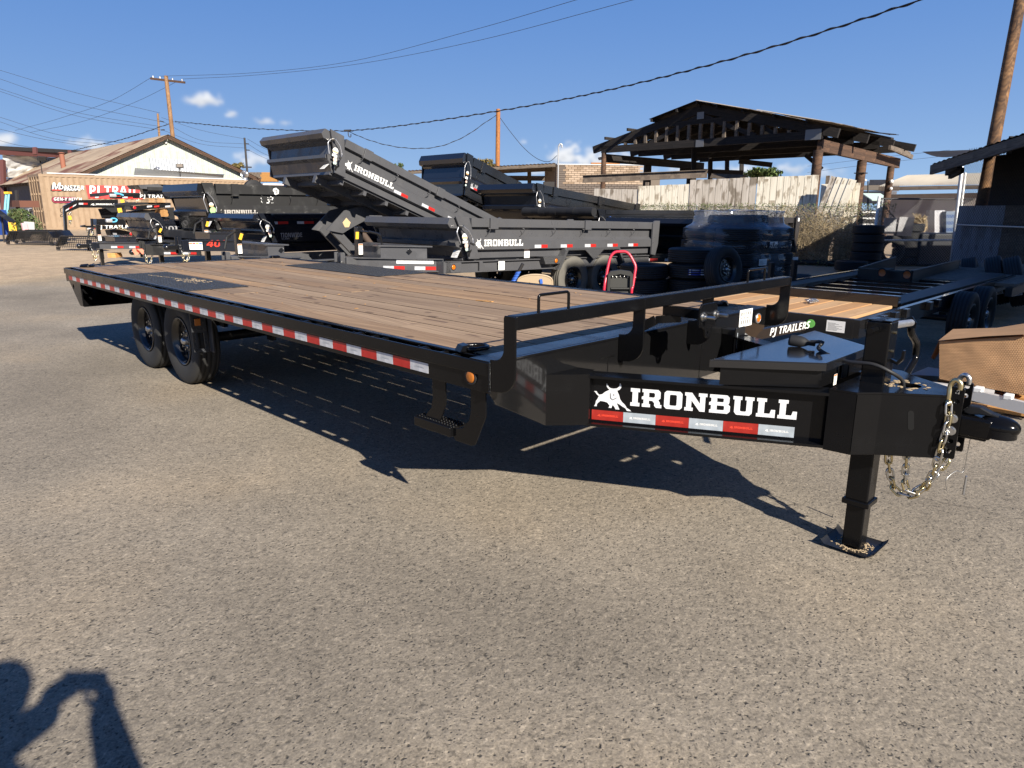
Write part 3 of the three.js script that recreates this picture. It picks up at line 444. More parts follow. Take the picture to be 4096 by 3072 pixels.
// white workshop with gable
{
  const o = U(301, 698, 42); const base = 0.35, W = 10.9, D = 23.2, eL = o.y - base, eR = eL + 0.3, ap = 6.05 - base;
  const t = thing('workshop', 'white corrugated metal workshop with rusty gabled roof behind the tan container', 'building', [o.x, base, o.z], Q);
  const top = (x) => (x < W / 2 ? eL + (ap - eL) * x / (W / 2) : ap + (eR - ap) * (x - W / 2) / (W / 2));
  part('gable_wall', [corr(0, W, 0, (x) => top(x) - 0.08, 0.14, 0.022)], M.shopWhite, t);
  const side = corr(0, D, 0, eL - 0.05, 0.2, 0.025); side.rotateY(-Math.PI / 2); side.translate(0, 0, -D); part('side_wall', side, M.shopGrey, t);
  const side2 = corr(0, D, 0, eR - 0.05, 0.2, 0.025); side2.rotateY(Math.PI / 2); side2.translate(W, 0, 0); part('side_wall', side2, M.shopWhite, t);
  const bw = corr(0, W, 0, (x) => top(x) - 0.08, 0.14, 0.022); bw.translate(0, 0, -D); part('rear_wall', bw, M.shopWhite, t);
  // roof slopes: ribs run down the slope
  const slope = (xa, ya, xb, yb) => { const rows = [[], []], n = Math.round((D + 0.9) / 0.3); for (let k = 0; k <= n * 4; k++) { const z = 0.45 - (D + 0.9) * k / (n * 4), w = 0.028 * (0.5 + 0.5 * Math.cos(k * Math.PI / 2)); const sag = 0.05 * (fbm(k * 0.05, 3, 99, 3, 4) - 0.5); rows[0].push(V(xa, ya + w + sag, z)); rows[1].push(V(xb, yb + w + sag, z)); } const g = quadStrip(rows), u = g.attributes.uv; for (let i = 0; i < u.count; i++) u.setXY(i, u.getX(i) * 2.0, u.getY(i)); return g; };
  const dx = 0.55, sl = (ap - eL) / (W / 2);
  part('roof', [slope(-dx, eL - dx * sl, W / 2, ap + 0.01), slope(W + dx, eR - dx * 0.45, W / 2, ap + 0.01)], M.oldRoof, t);
  const bb = (x0, y0, x1, y1) => beam(V(x0, y0 - 0.11, 0.36), V(x1, y1 - 0.11, 0.36), 0.05, 0.20); part('barge_board', [bb(-dx, eL - dx * sl, W / 2, ap)], M.brownWood, t); part('barge_board', [bb(W / 2, ap, W + dx, eR - dx * 0.45)], M.brownWood, t);
  const ends = []; for (let z = 0; z > -D; z -= 0.9) part('rafter_tail', lim(-dx + 0.05, 0.0, eL - dx * sl - 0.13, eL - dx * sl + 0.02, z - 0.05, z + 0.05), M.greyWood, t);
  const p0 = onFace(595, 627, o), p1 = onFace(780, 690, o); const pw = corr(p0[0] , p1[0], eL + 0.15, eL + 1.15, 0.17, 0.045); pw.translate(0, 0, 0.05); part('wall_patch', pw, mat(lin(0.55, 0.57, 0.58), 0.45, { metalness: 0.55, side: THREE.DoubleSide }), t);
  part('small_bulb', place(fin(new THREE.SphereGeometry(0.09, 10, 8)), W / 2 - 0.05, ap - 0.45, 0.06), M.white, t);
  const fl = sub('flue_pipe', t); const fp = [1.6, eL + 1.6 * sl, -9]; part('pipe', [rod(V(fp[0], fp[1] - 0.2, fp[2]), V(fp[0], fp[1] + 0.95, fp[2]), 0.16, 14), rod(V(fp[0], fp[1] + 0.98, fp[2]), V(fp[0], fp[1] + 1.05, fp[2]), 0.25, 14, 0.1)], mat(lin(0.26, 0.10, 0.06), 0.8), fl);
  // silver sheet leaning behind the container roof
  const s0 = U(0.463 * 1155, 400 + 0.463 * 640, 40.5), rows = []; for (let j = 0; j <= 6; j++) { const r = []; for (let i = 0; i <= 10; i++) { const p = s0.clone().addScaledVector(AX, i * 0.52).addScaledVector(NN, 0.25 * Math.cos(j / 6 * 1.6) - 0.3 * (j / 6)); p.y += -0.62 + 0.95 * j / 6 - (j === 6 ? 0.02 * i : 0); r.push(p); } rows.push(r); } solo('steel_sheet', quadStrip(rows), mat(lin(0.42, 0.47, 0.52), 0.38, { metalness: 0.6, side: THREE.DoubleSide }), 'curved silver sheet of steel leaning between container roof and white gable', 'metal sheet');
}
// steel frame with a white tarpaulin, far left
{
  const t = thing('open_shelter', 'maroon steel shelter with flat roof, far behind at the left edge of the yard', 'shelter', [0, 0, 0]); const B = (u, v, u2, v2, d1, d2, w, h, m) => beam(U(u, v, d1), U(u2, v2, d2), w, h);
  part('roof_beam', [beam(U(-60, 606, 54), U(330, 627, 63), 0.3, 0.36)], M.maroon, t); part('purlin_roof', [beam(U(-80, 589, 54), U(330, 610, 63), 1.0, 0.3)], M.darkSteel, t); part('column', [beam(U(10, 640, 55), U(20, 930, 55), 0.3, 0.3, V(0, 0, 1))], M.maroon, t); for (const g of [beam(U(140, 590, 57), U(141, 618, 57), 0.3, 0.2, V(0, 0, 1)), beam(U(280, 602, 61), U(281, 624, 61), 0.3, 0.2, V(0, 0, 1))]) part('bracket', g, M.maroon, t); part('column', [beam(U(290, 630, 62), U(290, 860, 62), 0.4, 0.4, V(0, 0, 1))], M.maroon, t);
  const rows = []; for (let j = 0; j <= 20; j++) { const r = []; for (let i = 0; i <= 34; i++) { const a = i / 34, b = j / 20; const u = 9 + 225 * a + 10 * b * (1 - a), v = 616 + 12 * a + (72 + 22 * (1 - a)) * b + 4 * Math.sin(a * 9) * (b < 0.05 ? 1 : 0.4); const w = fbm(a * 5 + b * 2, b * 6 - a * 3, 99, 4, 9) - 0.5; r.push(U(u, v, 55.5 + 6.5 * a + w * 0.9)); } rows.push(r); }
  solo('tarpaulin', quadStrip(rows), M.tarp, 'large wrinkled white tarpaulin hung below the maroon roof beam', 'tarp');
}
// brick building with flat canopy, centre
const BK = U(2223, 735, 36);
{
  const t = thing('brick_building', 'low brick building with pale upper and grey lower wall, left of the burnt pavilion', 'building', [BK.x, 0, BK.z], 0.10);
  const yTop = U(2223, 660, 36).y, yMid = U(2223, 735, 36).y, yB = -0.1, Lx = 4.3;
  part('wall_core', [lim(0.02, Lx, yB, yTop - 0.02, -4, -0.02), lim(0.0, 0.5, yB, yTop - 0.01, -4, -0.012)], M.mortar, t);
  // bricks: upper pale panel one by one, the rest joined
  const bw = 0.30, bh = 0.105, geo = rb(bw - 0.014, bh - 0.014, 0.04, 0.006, 0, 0, 0); let cnt = 0; const rest = [];
  for (let r = 0; r * bh + bh < yTop - yB; r++) for (let c = 0; c * bw < Lx + 3; c++) { const y = yTop - bh * (r + 0.5), x = 0.5 + bw * (c + (r % 2) * 0.5); if (x > Lx + 2.4) continue; const pale = y > yMid - 0.05; if (pale && x < Lx && cnt < 150) { const b = part('brick', geo, M.brick[Math.floor(rnd() * 3)], t); b.position.set(x, y, rr(-0.003, 0.003)); cnt++; } else if (x < Lx + 0.2) { const g = geo.clone(); g.translate(x, y, rr(-0.003, 0.003)); rest.push([pale, g]); } }
  const left = []; for (let r = 0; r * bh + bh < yTop - yB; r++) { const g = rb(0.46, bh - 0.014, 0.04, 0.006, 0.25, yTop - bh * (r + 0.5), 0); left.push(g); }
  const pl = rest.filter((q) => q[0]).map((q) => q[1]); if (pl.length) part('pale_brickwork', pl, M.brick[0], t).userData.kind = 'stuff';
  part('grey_brickwork', [...rest.filter((q) => !q[0]).map((q) => q[1]), ...left], M.brickGrey[0], t).userData.kind = 'stuff';
  part('parapet_cap', [lim(-0.03, Lx + 0.05, yTop, yTop + 0.05, -4, 0.05)], M.galvPipe, t); part('rusty_flashing', lim(1.8, 3.3, yTop + 0.052, yTop + 0.12, -0.05, 0.06), mat(lin(0.35, 0.15, 0.05), 0.8), t);
  part('roof_sign_lamp', [rod(V(2.5, yTop + 0.12, -0.3), V(2.5, yTop + 0.3, -0.3), 0.02), place(bx(0.45, 0.06, 0.25, 0, 0, 0), 2.45, yTop + 0.36, -0.2, 0.4, 0, 0.2)], M.darkSteel, t);
  // right wing, lower
  part('rear_wing', [lim(Lx + 0.2, Lx + 1.6, yB, yTop - 0.35, -6, -1.4)], M.brickGrey[2], t);
  // service mast
  const mast = thing('service_mast', 'thin grey electric service mast at the left corner of the brick building', 'mast', [BK.x + 0.1, 0, BK.z + 0.2]); const mt = U(2226, 590, 36); part('pipe', [rod(V(0, 0, 0), V(0, mt.y, 0), 0.035, 8)], M.galvPipe, mast); part('weather_head', polyTube([V(0, mt.y, 0), V(0.06, mt.y + 0.12, 0), V(0.16, mt.y + 0.1, 0), V(0.17, mt.y - 0.05, 0)], 0.045, 0.04, 8), M.galvPipe, mast);
  // canopy
  const cn = thing('canopy', 'flat weathered metal canopy on posts, left of the brick building', 'canopy', [0, 0, 0]); const d = 37;
  const q = (u, v, dd) => U(u, v, dd); const sheet = [[q(1630, 683, 37), q(2222, 653, 35.5)], [q(1640, 689, 46), q(2222, 660, 46)]];
  const rows = [[], []]; for (let k = 0; k <= 80; k++) { const a = k / 80, w = k % 2 ? 0.03 : 0; rows[0].push(sheet[0][0].clone().lerp(sheet[0][1], a).add(V(0, w, 0))); rows[1].push(sheet[1][0].clone().lerp(sheet[1][1], a).add(V(0, w, 0))); } part('roof_sheet', quadStrip(rows), M.oldRoof, cn);
  for (const g of [beam(q(1635, 690, 37.1), q(2222, 661, 35.6), 0.06, 0.16), beam(q(2000, 686, 38), q(2222, 676, 37), 0.1, 0.2), beam(q(1990, 712, 45), q(2222, 714, 45), 0.2, 0.3)]) part('fascia', g, M.greyWood, cn); part('post', [beam(q(2117, 690, 40), q(2120, 860, 40), 0.22, 0.22, V(0, 0, 1))], M.greyWood, cn); part('post', [beam(q(1700, 690, 41), q(1705, 860, 41), 0.2, 0.2, V(0, 0, 1))], M.greyWood, cn);
  solo('roof_unit', [rb(0.55, 0.5, 0.5, 0.02, ...q(2195, 748, 35.4).toArray())], M.darkSteel, 'dark box unit against the lower left of the brick building', 'unit');
}
// burnt timber pavilion
const PV = U(3278, 558, 21);
{
  const t = thing('timber_pavilion', 'burnt open timber pavilion with ragged gabled roof on dark posts', 'pavilion', [PV.x, 0, PV.z], Q), W = 8.09, HC = 3.72, HE = PV.y, AP = 4.80;
  const P = (x, y, z) => V(x, y, z), B = (a, b, w, h) => beam(a, b, w, h);
  // three trusses; the front one with studs
  const roofY = (z) => AP - (AP - HC - 0.13) * Math.abs(z + W / 2) / (W / 2);
  for (const x of [0, 2.4, 4.8, 7.1]) {
    const tr = sub('truss', t);
    part('bottom_chord', B(P(x, HC, 0.1), P(x, HC, -W - 0.1), 0.1, 0.24), M.burnt, tr);
    part('rafter', B(P(x, AP, -W / 2), P(x, roofY(0.55), 0.55), 0.1, 0.26), M.burnt, tr); part('rafter', B(P(x, AP, -W / 2), P(x, roofY(-W - 0.5), -W - 0.5), 0.1, 0.26), M.burnt, tr);
    part('collar_beam', B(P(x, HC + 0.68, -W / 2 + 1.95), P(x, HC + 0.68, -W / 2 - 1.95), 0.08, 0.15), M.burnt, tr);
    if (x === 0) for (let k = 0; k < 15; k++) { const z = -0.95 - k * 0.44, y1 = Math.min(HC + 0.62, roofY(z) - 0.16); part('stud', lim(x - 0.045, x + 0.045, HC + 0.1, y1, z - 0.05, z + 0.05), M.greyWood, tr); }
    part('brace', [B(P(x, AP - 0.2, -W / 2), P(x, HC + 0.1, -W / 2 + 2.0), 0.07, 0.14)], M.burnt, tr); part('brace', [B(P(x, AP - 0.2, -W / 2), P(x, HC + 0.1, -W / 2 - 2.0), 0.07, 0.14)], M.burnt, tr);
    for (const f of [1, -1]) part('brace', B(P(x + 0.09, HC + 0.75, -W / 2 - f * 1.6), P(x + 0.09, HC + 0.1, -W / 2 - f * 2.6), 0.06, 0.12), M.burnt, tr);
  }
  for (let k = 0; k < 9; k++) part('cross_brace', B(P(3.2, HC + 0.15, -1.0 - k * 0.5), P(3.2, Math.min(HC + 0.85, roofY(-1.3 - k * 0.5) - 0.1), -1.5 - k * 0.5 + (k % 2) * 0.9), 0.05, 0.1), M.burnt, t);
  // purlins, ridge, eave beams
  for (const z of [-0.3, -1.35, -2.4, -3.3, -W / 2, -4.8, -5.8, -6.8, -7.8]) part('purlin', B(P(-0.35, roofY(z) + 0.17, z), P(7.3, roofY(z) + 0.17, z), 0.06, 0.1), M.burnt, t);
  part('eave_beam', B(P(0.05, HE - 0.16, 0), P(7.25, HE - 0.36, 0), 0.14, 0.34), M.brownWood, t); part('eave_beam', B(P(0.05, HC - 0.3, -W), P(7.2, HC - 0.3, -W), 0.12, 0.3), M.burnt, t);
  for (const g of [lim(-0.065, -0.055, HC - 0.14, HC + 0.16, -0.42, 0.06), lim(-0.065, -0.055, AP - 0.32, AP - 0.1, -W / 2 - 0.12, -W / 2 + 0.14), lim(-0.065, -0.055, HC - 0.13, HC + 0.1, -4.15, -3.85)]) part('gusset_plate', g, M.gusset ??= mat(lin(0.22, 0.22, 0.22), 0.6, { metalness: 0.6 }), t);
  // posts
  for (const [x, z, r, h] of [[0, 0, 0.15, HE - 0.3], [3.64, 0, 0.16, HE - 0.43], [6.55, 0, 0.13, HE - 0.51], [0, -W, 0.1, HC - 0.12], [2.9, -W, 0.17, HC - 0.45], [6.2, -W, 0.17, HC - 0.45]]) part('post', rod(P(x, -0.3, z), P(x, h, z), r, 14, r * 0.94), z === 0 || x === 0 ? M.brownWood : M.burnt, t);
  for (const [u, v0, v1, d] of [[2776, 580, 690, 26.2], [2842, 590, 702, 29], [2909, 596, 698, 31], [2967, 628, 702, 32]]) { const a = U(u, v0, d), b = U(u - 3, v1 + 120, d); const l = (p) => { const r = p.clone().sub(t.position); return V(r.dot(AX), p.y, r.dot(FF)); }; part('stud_post', B(l(a), l(b), 0.16, 0.16, V(0, 0, 1)), M.burnt, t); }
  for (const g of [B(P(4.2, HC - 0.25, -2.2), P(4.6, HC - 0.75, -1.7), 0.04, 0.14), B(P(6.5, HC - 0.2, -6.0), P(7.3, HC - 0.36, -4.9), 0.04, 0.2), B(P(5.0, HC - 0.55, -W + 0.2), P(7.5, HC - 0.62, -W + 1.8), 0.04, 0.18)]) part('hanging_board', g, M.burnt, t);
  // corrugated sheets, each its own, some missing or bent
  const sheet = (x0, x1, za, zb, lift = 0, bend = 0) => { const rows = [[], [], []], n = Math.round((x1 - x0) / 0.075) * 2; for (let k = 0; k <= n; k++) { const x = x0 + (x1 - x0) * k / n, w = (k % 2) * 0.018 + lift; [za, (za + zb) / 2, zb].forEach((z, j) => rows[j].push(V(x, roofY(z) + 0.235 + w + (j === 2 ? bend * (0.3 + k / n) : 0), z + rr(-0.004, 0.004)))); } return quadStrip(rows); };
  M.burntSheet = mat('#ffffff', 0.75, { side: THREE.DoubleSide, map: paintedOld([0.17, 0.155, 0.15], [0.09, 0.08, 0.078], 631) }); M.paleSheet = mat('#ffffff', 0.6, { side: THREE.DoubleSide, map: paintedOld([0.66, 0.62, 0.56], [0.46, 0.41, 0.36], 633) });
  for (let k = 0; k < 8; k++) { const x = -0.45 + k * 0.92, s = hash2(k, 1, 77); part('roof_sheet', sheet(x, x + 0.96, -W / 2 + 0.02, -1.9 - 0.3 * s, 0.01 * (k % 2)), k < 5 ? M.paleSheet : M.burntSheet, t); part('roof_sheet', sheet(x, x + 0.96, -2.0 + 0.2 * s, 0.45 - (k > 4 ? 0.6 * s : 0), 0.02 + 0.01 * (k % 2), k > 5 ? 0.06 : 0), k < 4 ? M.paleSheet : M.burntSheet, t); }
  for (let k = 0; k < 8; k++) { const x = -0.35 + k * 0.92, s = hash2(k, 2, 78); if (k < 2) { part('roof_sheet', sheet(x, x + 0.96, -W / 2 - 0.02, -W / 2 - 1.9 + 0.2 * s, 0), M.burntSheet, t); if (k === 1) part('roof_sheet', sheet(x, x + 0.96, -W / 2 - 1.9, -W + 0.6, 0.03, 0.12), M.burntSheet, t); } else { part('roof_sheet', sheet(x, x + 0.96, -W / 2 - 0.02, -W / 2 - 2.2, 0.01 * (k % 2)), M.burntSheet, t); part('roof_sheet', sheet(x, x + 0.96, -W / 2 - 2.1, -W - 0.35, 0.03, 0.1 * s), M.burntSheet, t); } }
  part('loose_batten', [B(P(5.2, HE + 0.10, 0.3), P(8.1, HE + 0.04, 0.1), 0.06, 0.09), B(P(6.0, HE - 0.02, 0.45), P(7.8, HE - 0.08, 0.3), 0.05, 0.06), B(P(4.6, HE + 0.02, 0.5), P(7.2, HE - 0.16, 0.45), 0.08, 0.14)], M.greyWood, t);
  part('pole_strap', [lim(3.48, 3.81, HE - 0.85, HE - 0.82, -0.165, 0.165)], M.darkSteel, t);
  part('insulators', [place(fin(new THREE.SphereGeometry(0.07, 8, 6)), 6.42, 2.55, 0.12), place(fin(new THREE.SphereGeometry(0.06, 8, 6)), 6.42, 2.3, 0.13)], M.white, t);
  // I beam lying in front
  const a = U(2332, 716, 24.5), b = U(2829, 695, 22.8); const dir = b.clone().sub(a), Lb = dir.length(), g = [bx(Lb, 0.02, 0.16, 0, 0.115, 0), bx(Lb, 0.02, 0.16, 0, -0.115, 0), bx(Lb, 0.21, 0.02, 0, 0, 0)], mm = new THREE.Matrix4().makeBasis(dir.clone().normalize(), V(0, 1, 0), dir.clone().normalize().cross(V(0, 1, 0))).setPosition(a.clone().add(b).multiplyScalar(0.5)); g.forEach((q) => q.applyMatrix4(mm)); solo('steel_beam', g, mat('#ffffff', 0.75, { map: paintedOld([0.46, 0.41, 0.36], [0.30, 0.26, 0.23], 637) }), 'long weathered steel I beam held above the white fence', 'beam');
  solo('lumber_stack', [0, 1, 2, 3].map((k) => beam(U(2846 + k * 2, 712 - k * 5, 24), U(2972 + k * 3, 712 - k * 3.5, 23.4), 0.3, 0.035)), M.greyWood, 'small stack of grey boards showing above the white fence', 'boards');
}

// ---------------------------------------------------------------- white board fence, chain link, gate, right hand shed
M.fenceWhite = mat('#ffffff', 0.85, { map: tex(512, 512, (u, v) => { const n = fbm(u * 5, v * 2, 5, 5, 701), s = vnoise(u * 100, v * 3, 100, 703), chip = sstep(0.60, 0.74, fbm(u * 18, v * 7, 18, 5, 709)); const t = clamp(0.25 * (n - 0.35) + 0.22 * (s - 0.4) + 0.55 * chip); return [0.90 - 0.40 * t, 0.87 - 0.43 * t, 0.80 - 0.44 * t]; }) });
M.fenceGrey = mat('#ffffff', 0.85, { map: tex(512, 512, (u, v) => { const n = fbm(u * 5, v * 2, 5, 5, 711), s = vnoise(u * 90, v * 3, 90, 713), chip = sstep(0.52, 0.7, fbm(u * 14, v * 6, 14, 5, 719)); const t = clamp(0.35 * (n - 0.3) + 0.25 * (s - 0.4) + 0.6 * chip); return [0.78 - 0.38 * t, 0.745 - 0.39 * t, 0.70 - 0.40 * t]; }) });
const FN = U(3275, 1035, 21.2); FN.y = -0.08;
const FQ = Math.PI / 3, AXF = V(0.5, 0, -0.866), FFF = V(0.866, 0, 0.5);
function onFence(u, v) { const d = ray(u, v), c = V(0, CAMH, 0), t = FN.clone().sub(c).dot(AXF) / d.dot(AXF), p = c.addScaledVector(d, t).sub(FN); return [0, p.y, p.dot(FFF)]; }
{
    const f = thing('board_fence', 'long fence of weathered white grooved boards in front of the burnt pavilion', 'fence', [FN.x, FN.y, FN.z], FQ);
  const panel = (u0, v0, u1, v1, m, dx = 0) => {         // top corners as seen in the photograph
    const a = onFence(u0, v0), b = onFence(u1, v1), pn = sub('fence_panel', f), w = 0.203, n = Math.max(1, Math.round(Math.abs(b[2] - a[2]) / w));
    for (let k = 0; k < n; k++) { const z0 = a[2] + (b[2] - a[2]) * k / n, z1 = a[2] + (b[2] - a[2]) * (k + 1) / n, y = a[1] + (b[1] - a[1]) * (k + 0.5) / n; const g = lim(dx + rr(-0.003, 0.003), dx + 0.018, 0, y + rr(-0.006, 0.006), Math.min(z0, z1) + 0.006, Math.max(z0, z1) - 0.006), u = g.attributes.uv, o = rnd(); for (let i = 0; i < u.count; i++) u.setXY(i, u.getX(i) * 0.45 + o, u.getY(i) * 0.4 + o); part('board', g, m, pn); }
    part('backing', lim(dx + 0.02, dx + 0.03, 0, Math.min(a[1], b[1]) - 0.02, Math.min(a[2], b[2]), Math.max(a[2], b[2])), M.greyWood, pn);
  };
  panel(2374, 754, 2553, 757, M.fenceGrey, 0.05); panel(2553, 745, 2760, 735, M.fenceWhite, 0.02); panel(2761, 720, 3028, 709, M.fenceGrey); panel(3031, 709, 3276, 700, M.fenceWhite, 0.01);
  panel(3290, 736, 3348, 738, M.fenceWhite, -0.25); panel(3366, 732, 3447, 733, M.fenceWhite, -0.3);
  // panel that has come loose and leans
  const ln = sub('leaning_panel', f); for (let k = 0; k < 4; k++) { const g = lim(-0.012, 0.012, 0, 2.62 - 0.03 * k, -0.1, 0.1); g.rotateX(0.27); g.translate(-0.45 - 0.02 * k, 0.02, -0.45 + k * 0.17); part('board', g, k === 0 ? M.fenceGrey : M.fenceWhite, ln); }
  part('fence_post', [lim(0.05, 0.15, 0, 2.6, -0.05, 0.05)], M.greyWood, f); part('fence_post', [lim(0.05, 0.15, 0, 2.6, -2.52, -2.42)], M.greyWood, f); part('fence_post', [lim(0.05, 0.15, 0, 2.5, -5.6, -5.5)], M.greyWood, f);
  // chain link fence in front of it
  const cl = thing('chain_link_fence', 'rusty chain link fence overgrown with vines in front of the white boards', 'fence', [FN.x, FN.y, FN.z], FQ); const X = -0.75, z0 = -9.5, z1 = 1.5, hh = 1.72, w = [], st = 0.085;
  for (let z = z0 - hh; z < z1; z += st) for (const s of [1, -1]) { let a = V(X, 0.02, s > 0 ? z : z + hh), b = V(X + 0.004 * s, hh, s > 0 ? z + hh : z); const cut = (p, q) => { for (const [lo, sg] of [[z0, 1], [z1, -1]]) if ((p.z - lo) * sg < 0) { if ((q.z - lo) * sg <= 0) return null; p = p.clone().lerp(q, (lo - p.z) / (q.z - p.z)); } return p; }; const a2 = cut(a, b), b2 = a2 && cut(b, a); if (a2 && b2) { const g = rod(a2, b2, 0.0032, 3); w.push(g); } }
  part('wire_mesh', w, M.galvWire, cl); part('top_wire', [rod(V(X, hh, z0), V(X, hh, z1), 0.006, 5)], M.galvWire, cl);
  for (const z of [z0, -6.6, -3.6, -1.2, z1]) part('line_post', rod(V(X + 0.03, -0.1, z), V(X + 0.03, hh + 0.04, z), 0.028, 8), M.galvPipe, cl);
  solo('ground_pipe', [rod(V(FN.x, 0.06, FN.z).addScaledVector(AXF, -1.0).addScaledVector(FFF, 1.0), V(FN.x, 0.06, FN.z).addScaledVector(AXF, -1.0).addScaledVector(FFF, -5.5), 0.075, 10)], M.darkSteel, 'dark pipe lying along the foot of the chain link fence', 'pipe');
  // vines and dry brush
  const leaf = (p, s) => { const g = fin(new THREE.PlaneGeometry(s, s * 0.6)); g.applyQuaternion(new THREE.Quaternion().setFromEuler(new THREE.Euler(rr(0, 6), rr(0, 6), rr(0, 6)))); g.translate(p.x, p.y, p.z); return g; };
  M.leaf = [mat(lin(0.075, 0.115, 0.035), 0.8, { side: THREE.DoubleSide }), mat(lin(0.11, 0.14, 0.05), 0.8, { side: THREE.DoubleSide }), mat(lin(0.17, 0.16, 0.07), 0.85, { side: THREE.DoubleSide })]; M.dryStem = mat(lin(0.40, 0.31, 0.18), 0.95); M.greyStem = mat(lin(0.20, 0.165, 0.12), 0.95);
  const vine = thing('climbing_vine', 'straggling green vine hanging along the top of the chain link fence', 'vine', [FN.x, FN.y, FN.z], FQ); const lv = [[], [], []], stem = [];
  for (let k = 0; k < 14000; k++) { const z = rr(z0 + 0.1, z1 + 0.4), dens = fbm(z * 0.8 + 60, 2, 99, 3, 5); if (rnd() > 0.15 + 1.5 * (dens - 0.2)) continue; const drop = rr(0, 1) ** 1.8 * (0.30 + 0.9 * dens); const p = V(X + rr(-0.1, 0.14), hh + rr(-0.02, 0.10) - drop, z); lv[rnd() < 0.3 ? 2 : rnd() < 0.4 ? 0 : 1].push(leaf(p, rr(0.016, 0.04))); }
  for (let k = 0; k < 170; k++) { const z = rr(z0 + 0.2, z1), y = hh + rr(-0.1, 0.15); stem.push(tube([V(X, y, z), V(X + rr(-0.1, 0.1), y - rr(0.1, 0.3), z + rr(-0.2, 0.2)), V(X + rr(-0.12, 0.12), y - rr(0.3, 0.9), z + rr(-0.35, 0.35))], 0.004, 6, 3)); }
  lv.forEach((a, i) => a.length && part('foliage', a, M.leaf[i], vine)); part('stems', stem, M.greyStem, vine);
  const br = thing('dry_brush', 'tall tangle of dry brown brush against the fence, right of the trailers', 'brush', [FN.x, FN.y, FN.z], FQ); const ds = [], gs = [];
  for (let k = 0; k < 2300; k++) { const z = rr(-3.2, 1.3), y0 = rr(0, 0.9), h = rr(0.2, 1.25) * (1 - 0.2 * Math.abs(z + 0.9)), x = X + rr(-0.35, 0.12); (rnd() < 0.6 ? ds : gs).push(tube([V(x, y0, z), V(x + rr(-0.2, 0.2), y0 + h * rr(0.2, 0.8), z + rr(-0.35, 0.35)), V(x + rr(-0.3, 0.3), Math.min(hh, y0 + h), z + rr(-0.7, 0.7))], rr(0.0018, 0.0045), 5, 3)); }
  part('dry_stems', ds, M.dryStem, br); part('grey_stems', gs, M.greyStem, br); const tuft = []; for (let k = 0; k < 500; k++) { const z = rr(-1.0, 1.2); tuft.push(leaf(V(X + rr(-0.5, 0), rr(0, 0.45) * rnd(), z), rr(0.02, 0.05))); } part('green_tufts', tuft, M.leaf[2], br);
}
// gate
{
  const d = 19.4, t = thing('chain_link_gate', 'chain link gate with white painted posts and a chain, standing at the right', 'gate', [0, 0, 0]); const a = U(3516, 795, d), b = U(3482, 1062, d), c = U(3843, 797, d), e = U(3812, 1056, d); const lp = (p, q, s) => p.clone().lerp(q, s);
  part('gate_post', rod(b.clone().setY(-0.1), a.clone().add(V(0, 0.06, 0)), 0.04, 10), M.white, t); part('gate_stile', rod(lp(a, c, 0.045).setY(b.y + 0.05), lp(a, c, 0.045), 0.025, 8), M.galvPipe, t);
  part('top_rail', rod(a, U(3892, 797, d), 0.026, 8), M.darkSteel, t); part('mid_rail', rod(U(3497, 961, d), U(3812, 961, d), 0.028, 8), M.white, t); part('brace_wire', rod(U(3528, 815, d + 0.02), U(3700, 1010, d + 0.02), 0.012, 6), M.darkSteel, t);
  part('hinge_post', [rod(U(3806, 1056, d).setY(-0.1), U(3848, 668, d - 0.1), 0.05, 10)], M.galvPipe, t); part('hinge_post', [rod(U(3818, 1056, d).setY(-0.1), U(3862, 690, d - 0.1), 0.03, 8)], M.white, t);
  const w = [], W = c.x - b.x, H = a.y - b.y, st = 0.075; for (let s = -H; s < W; s += st) for (const k of [1, -1]) { let p = [s, 0], q = [s + H, H]; if (k < 0) { p = [s + H, 0]; q = [s, H]; } const cl = (m, n) => { for (const [lo, sg] of [[0, 1], [W, -1]]) if ((m[0] - lo) * sg < 0) { if ((n[0] - lo) * sg <= 0) return null; const f = (lo - m[0]) / (n[0] - m[0]); m = [lo, m[1] + (n[1] - m[1]) * f]; } return m; }; const m = cl(p, q), n = m && cl(q, m); if (m && n) w.push(rod(V(b.x + m[0], b.y + m[1], b.z), V(b.x + n[0], b.y + n[1], b.z + 0.004 * k), 0.0032, 3)); } part('wire_mesh', w, M.galvWire, t);
  for (const [u0, v0, u1, v1, ti] of [[3534, 872, 3584, 934, 0.03], [3592, 871, 3652, 943, -0.05]]) { const p = U((u0 + u1) / 2, (v0 + v1) / 2, d - 0.05), wd = (u1 - u0) * d / FOCAL, hd = (v1 - v0) * d / FOCAL; solo('gate_plate', rb(wd, hd, 0.012, 0.004, p.x, p.y, p.z, 0, 0, ti), M.galv, u0 < 3560 ? 'square grey metal plate hung on the gate, left of two' : 'square grey metal plate hung on the gate, right of two', 'plate', undefined); }
  chain(t, [U(3494, 960, d - 0.06), U(3492, 1000, d - 0.07), U(3488, 1040, d - 0.06)], M.darkSteel, 1.6, 'gate_chain');
}
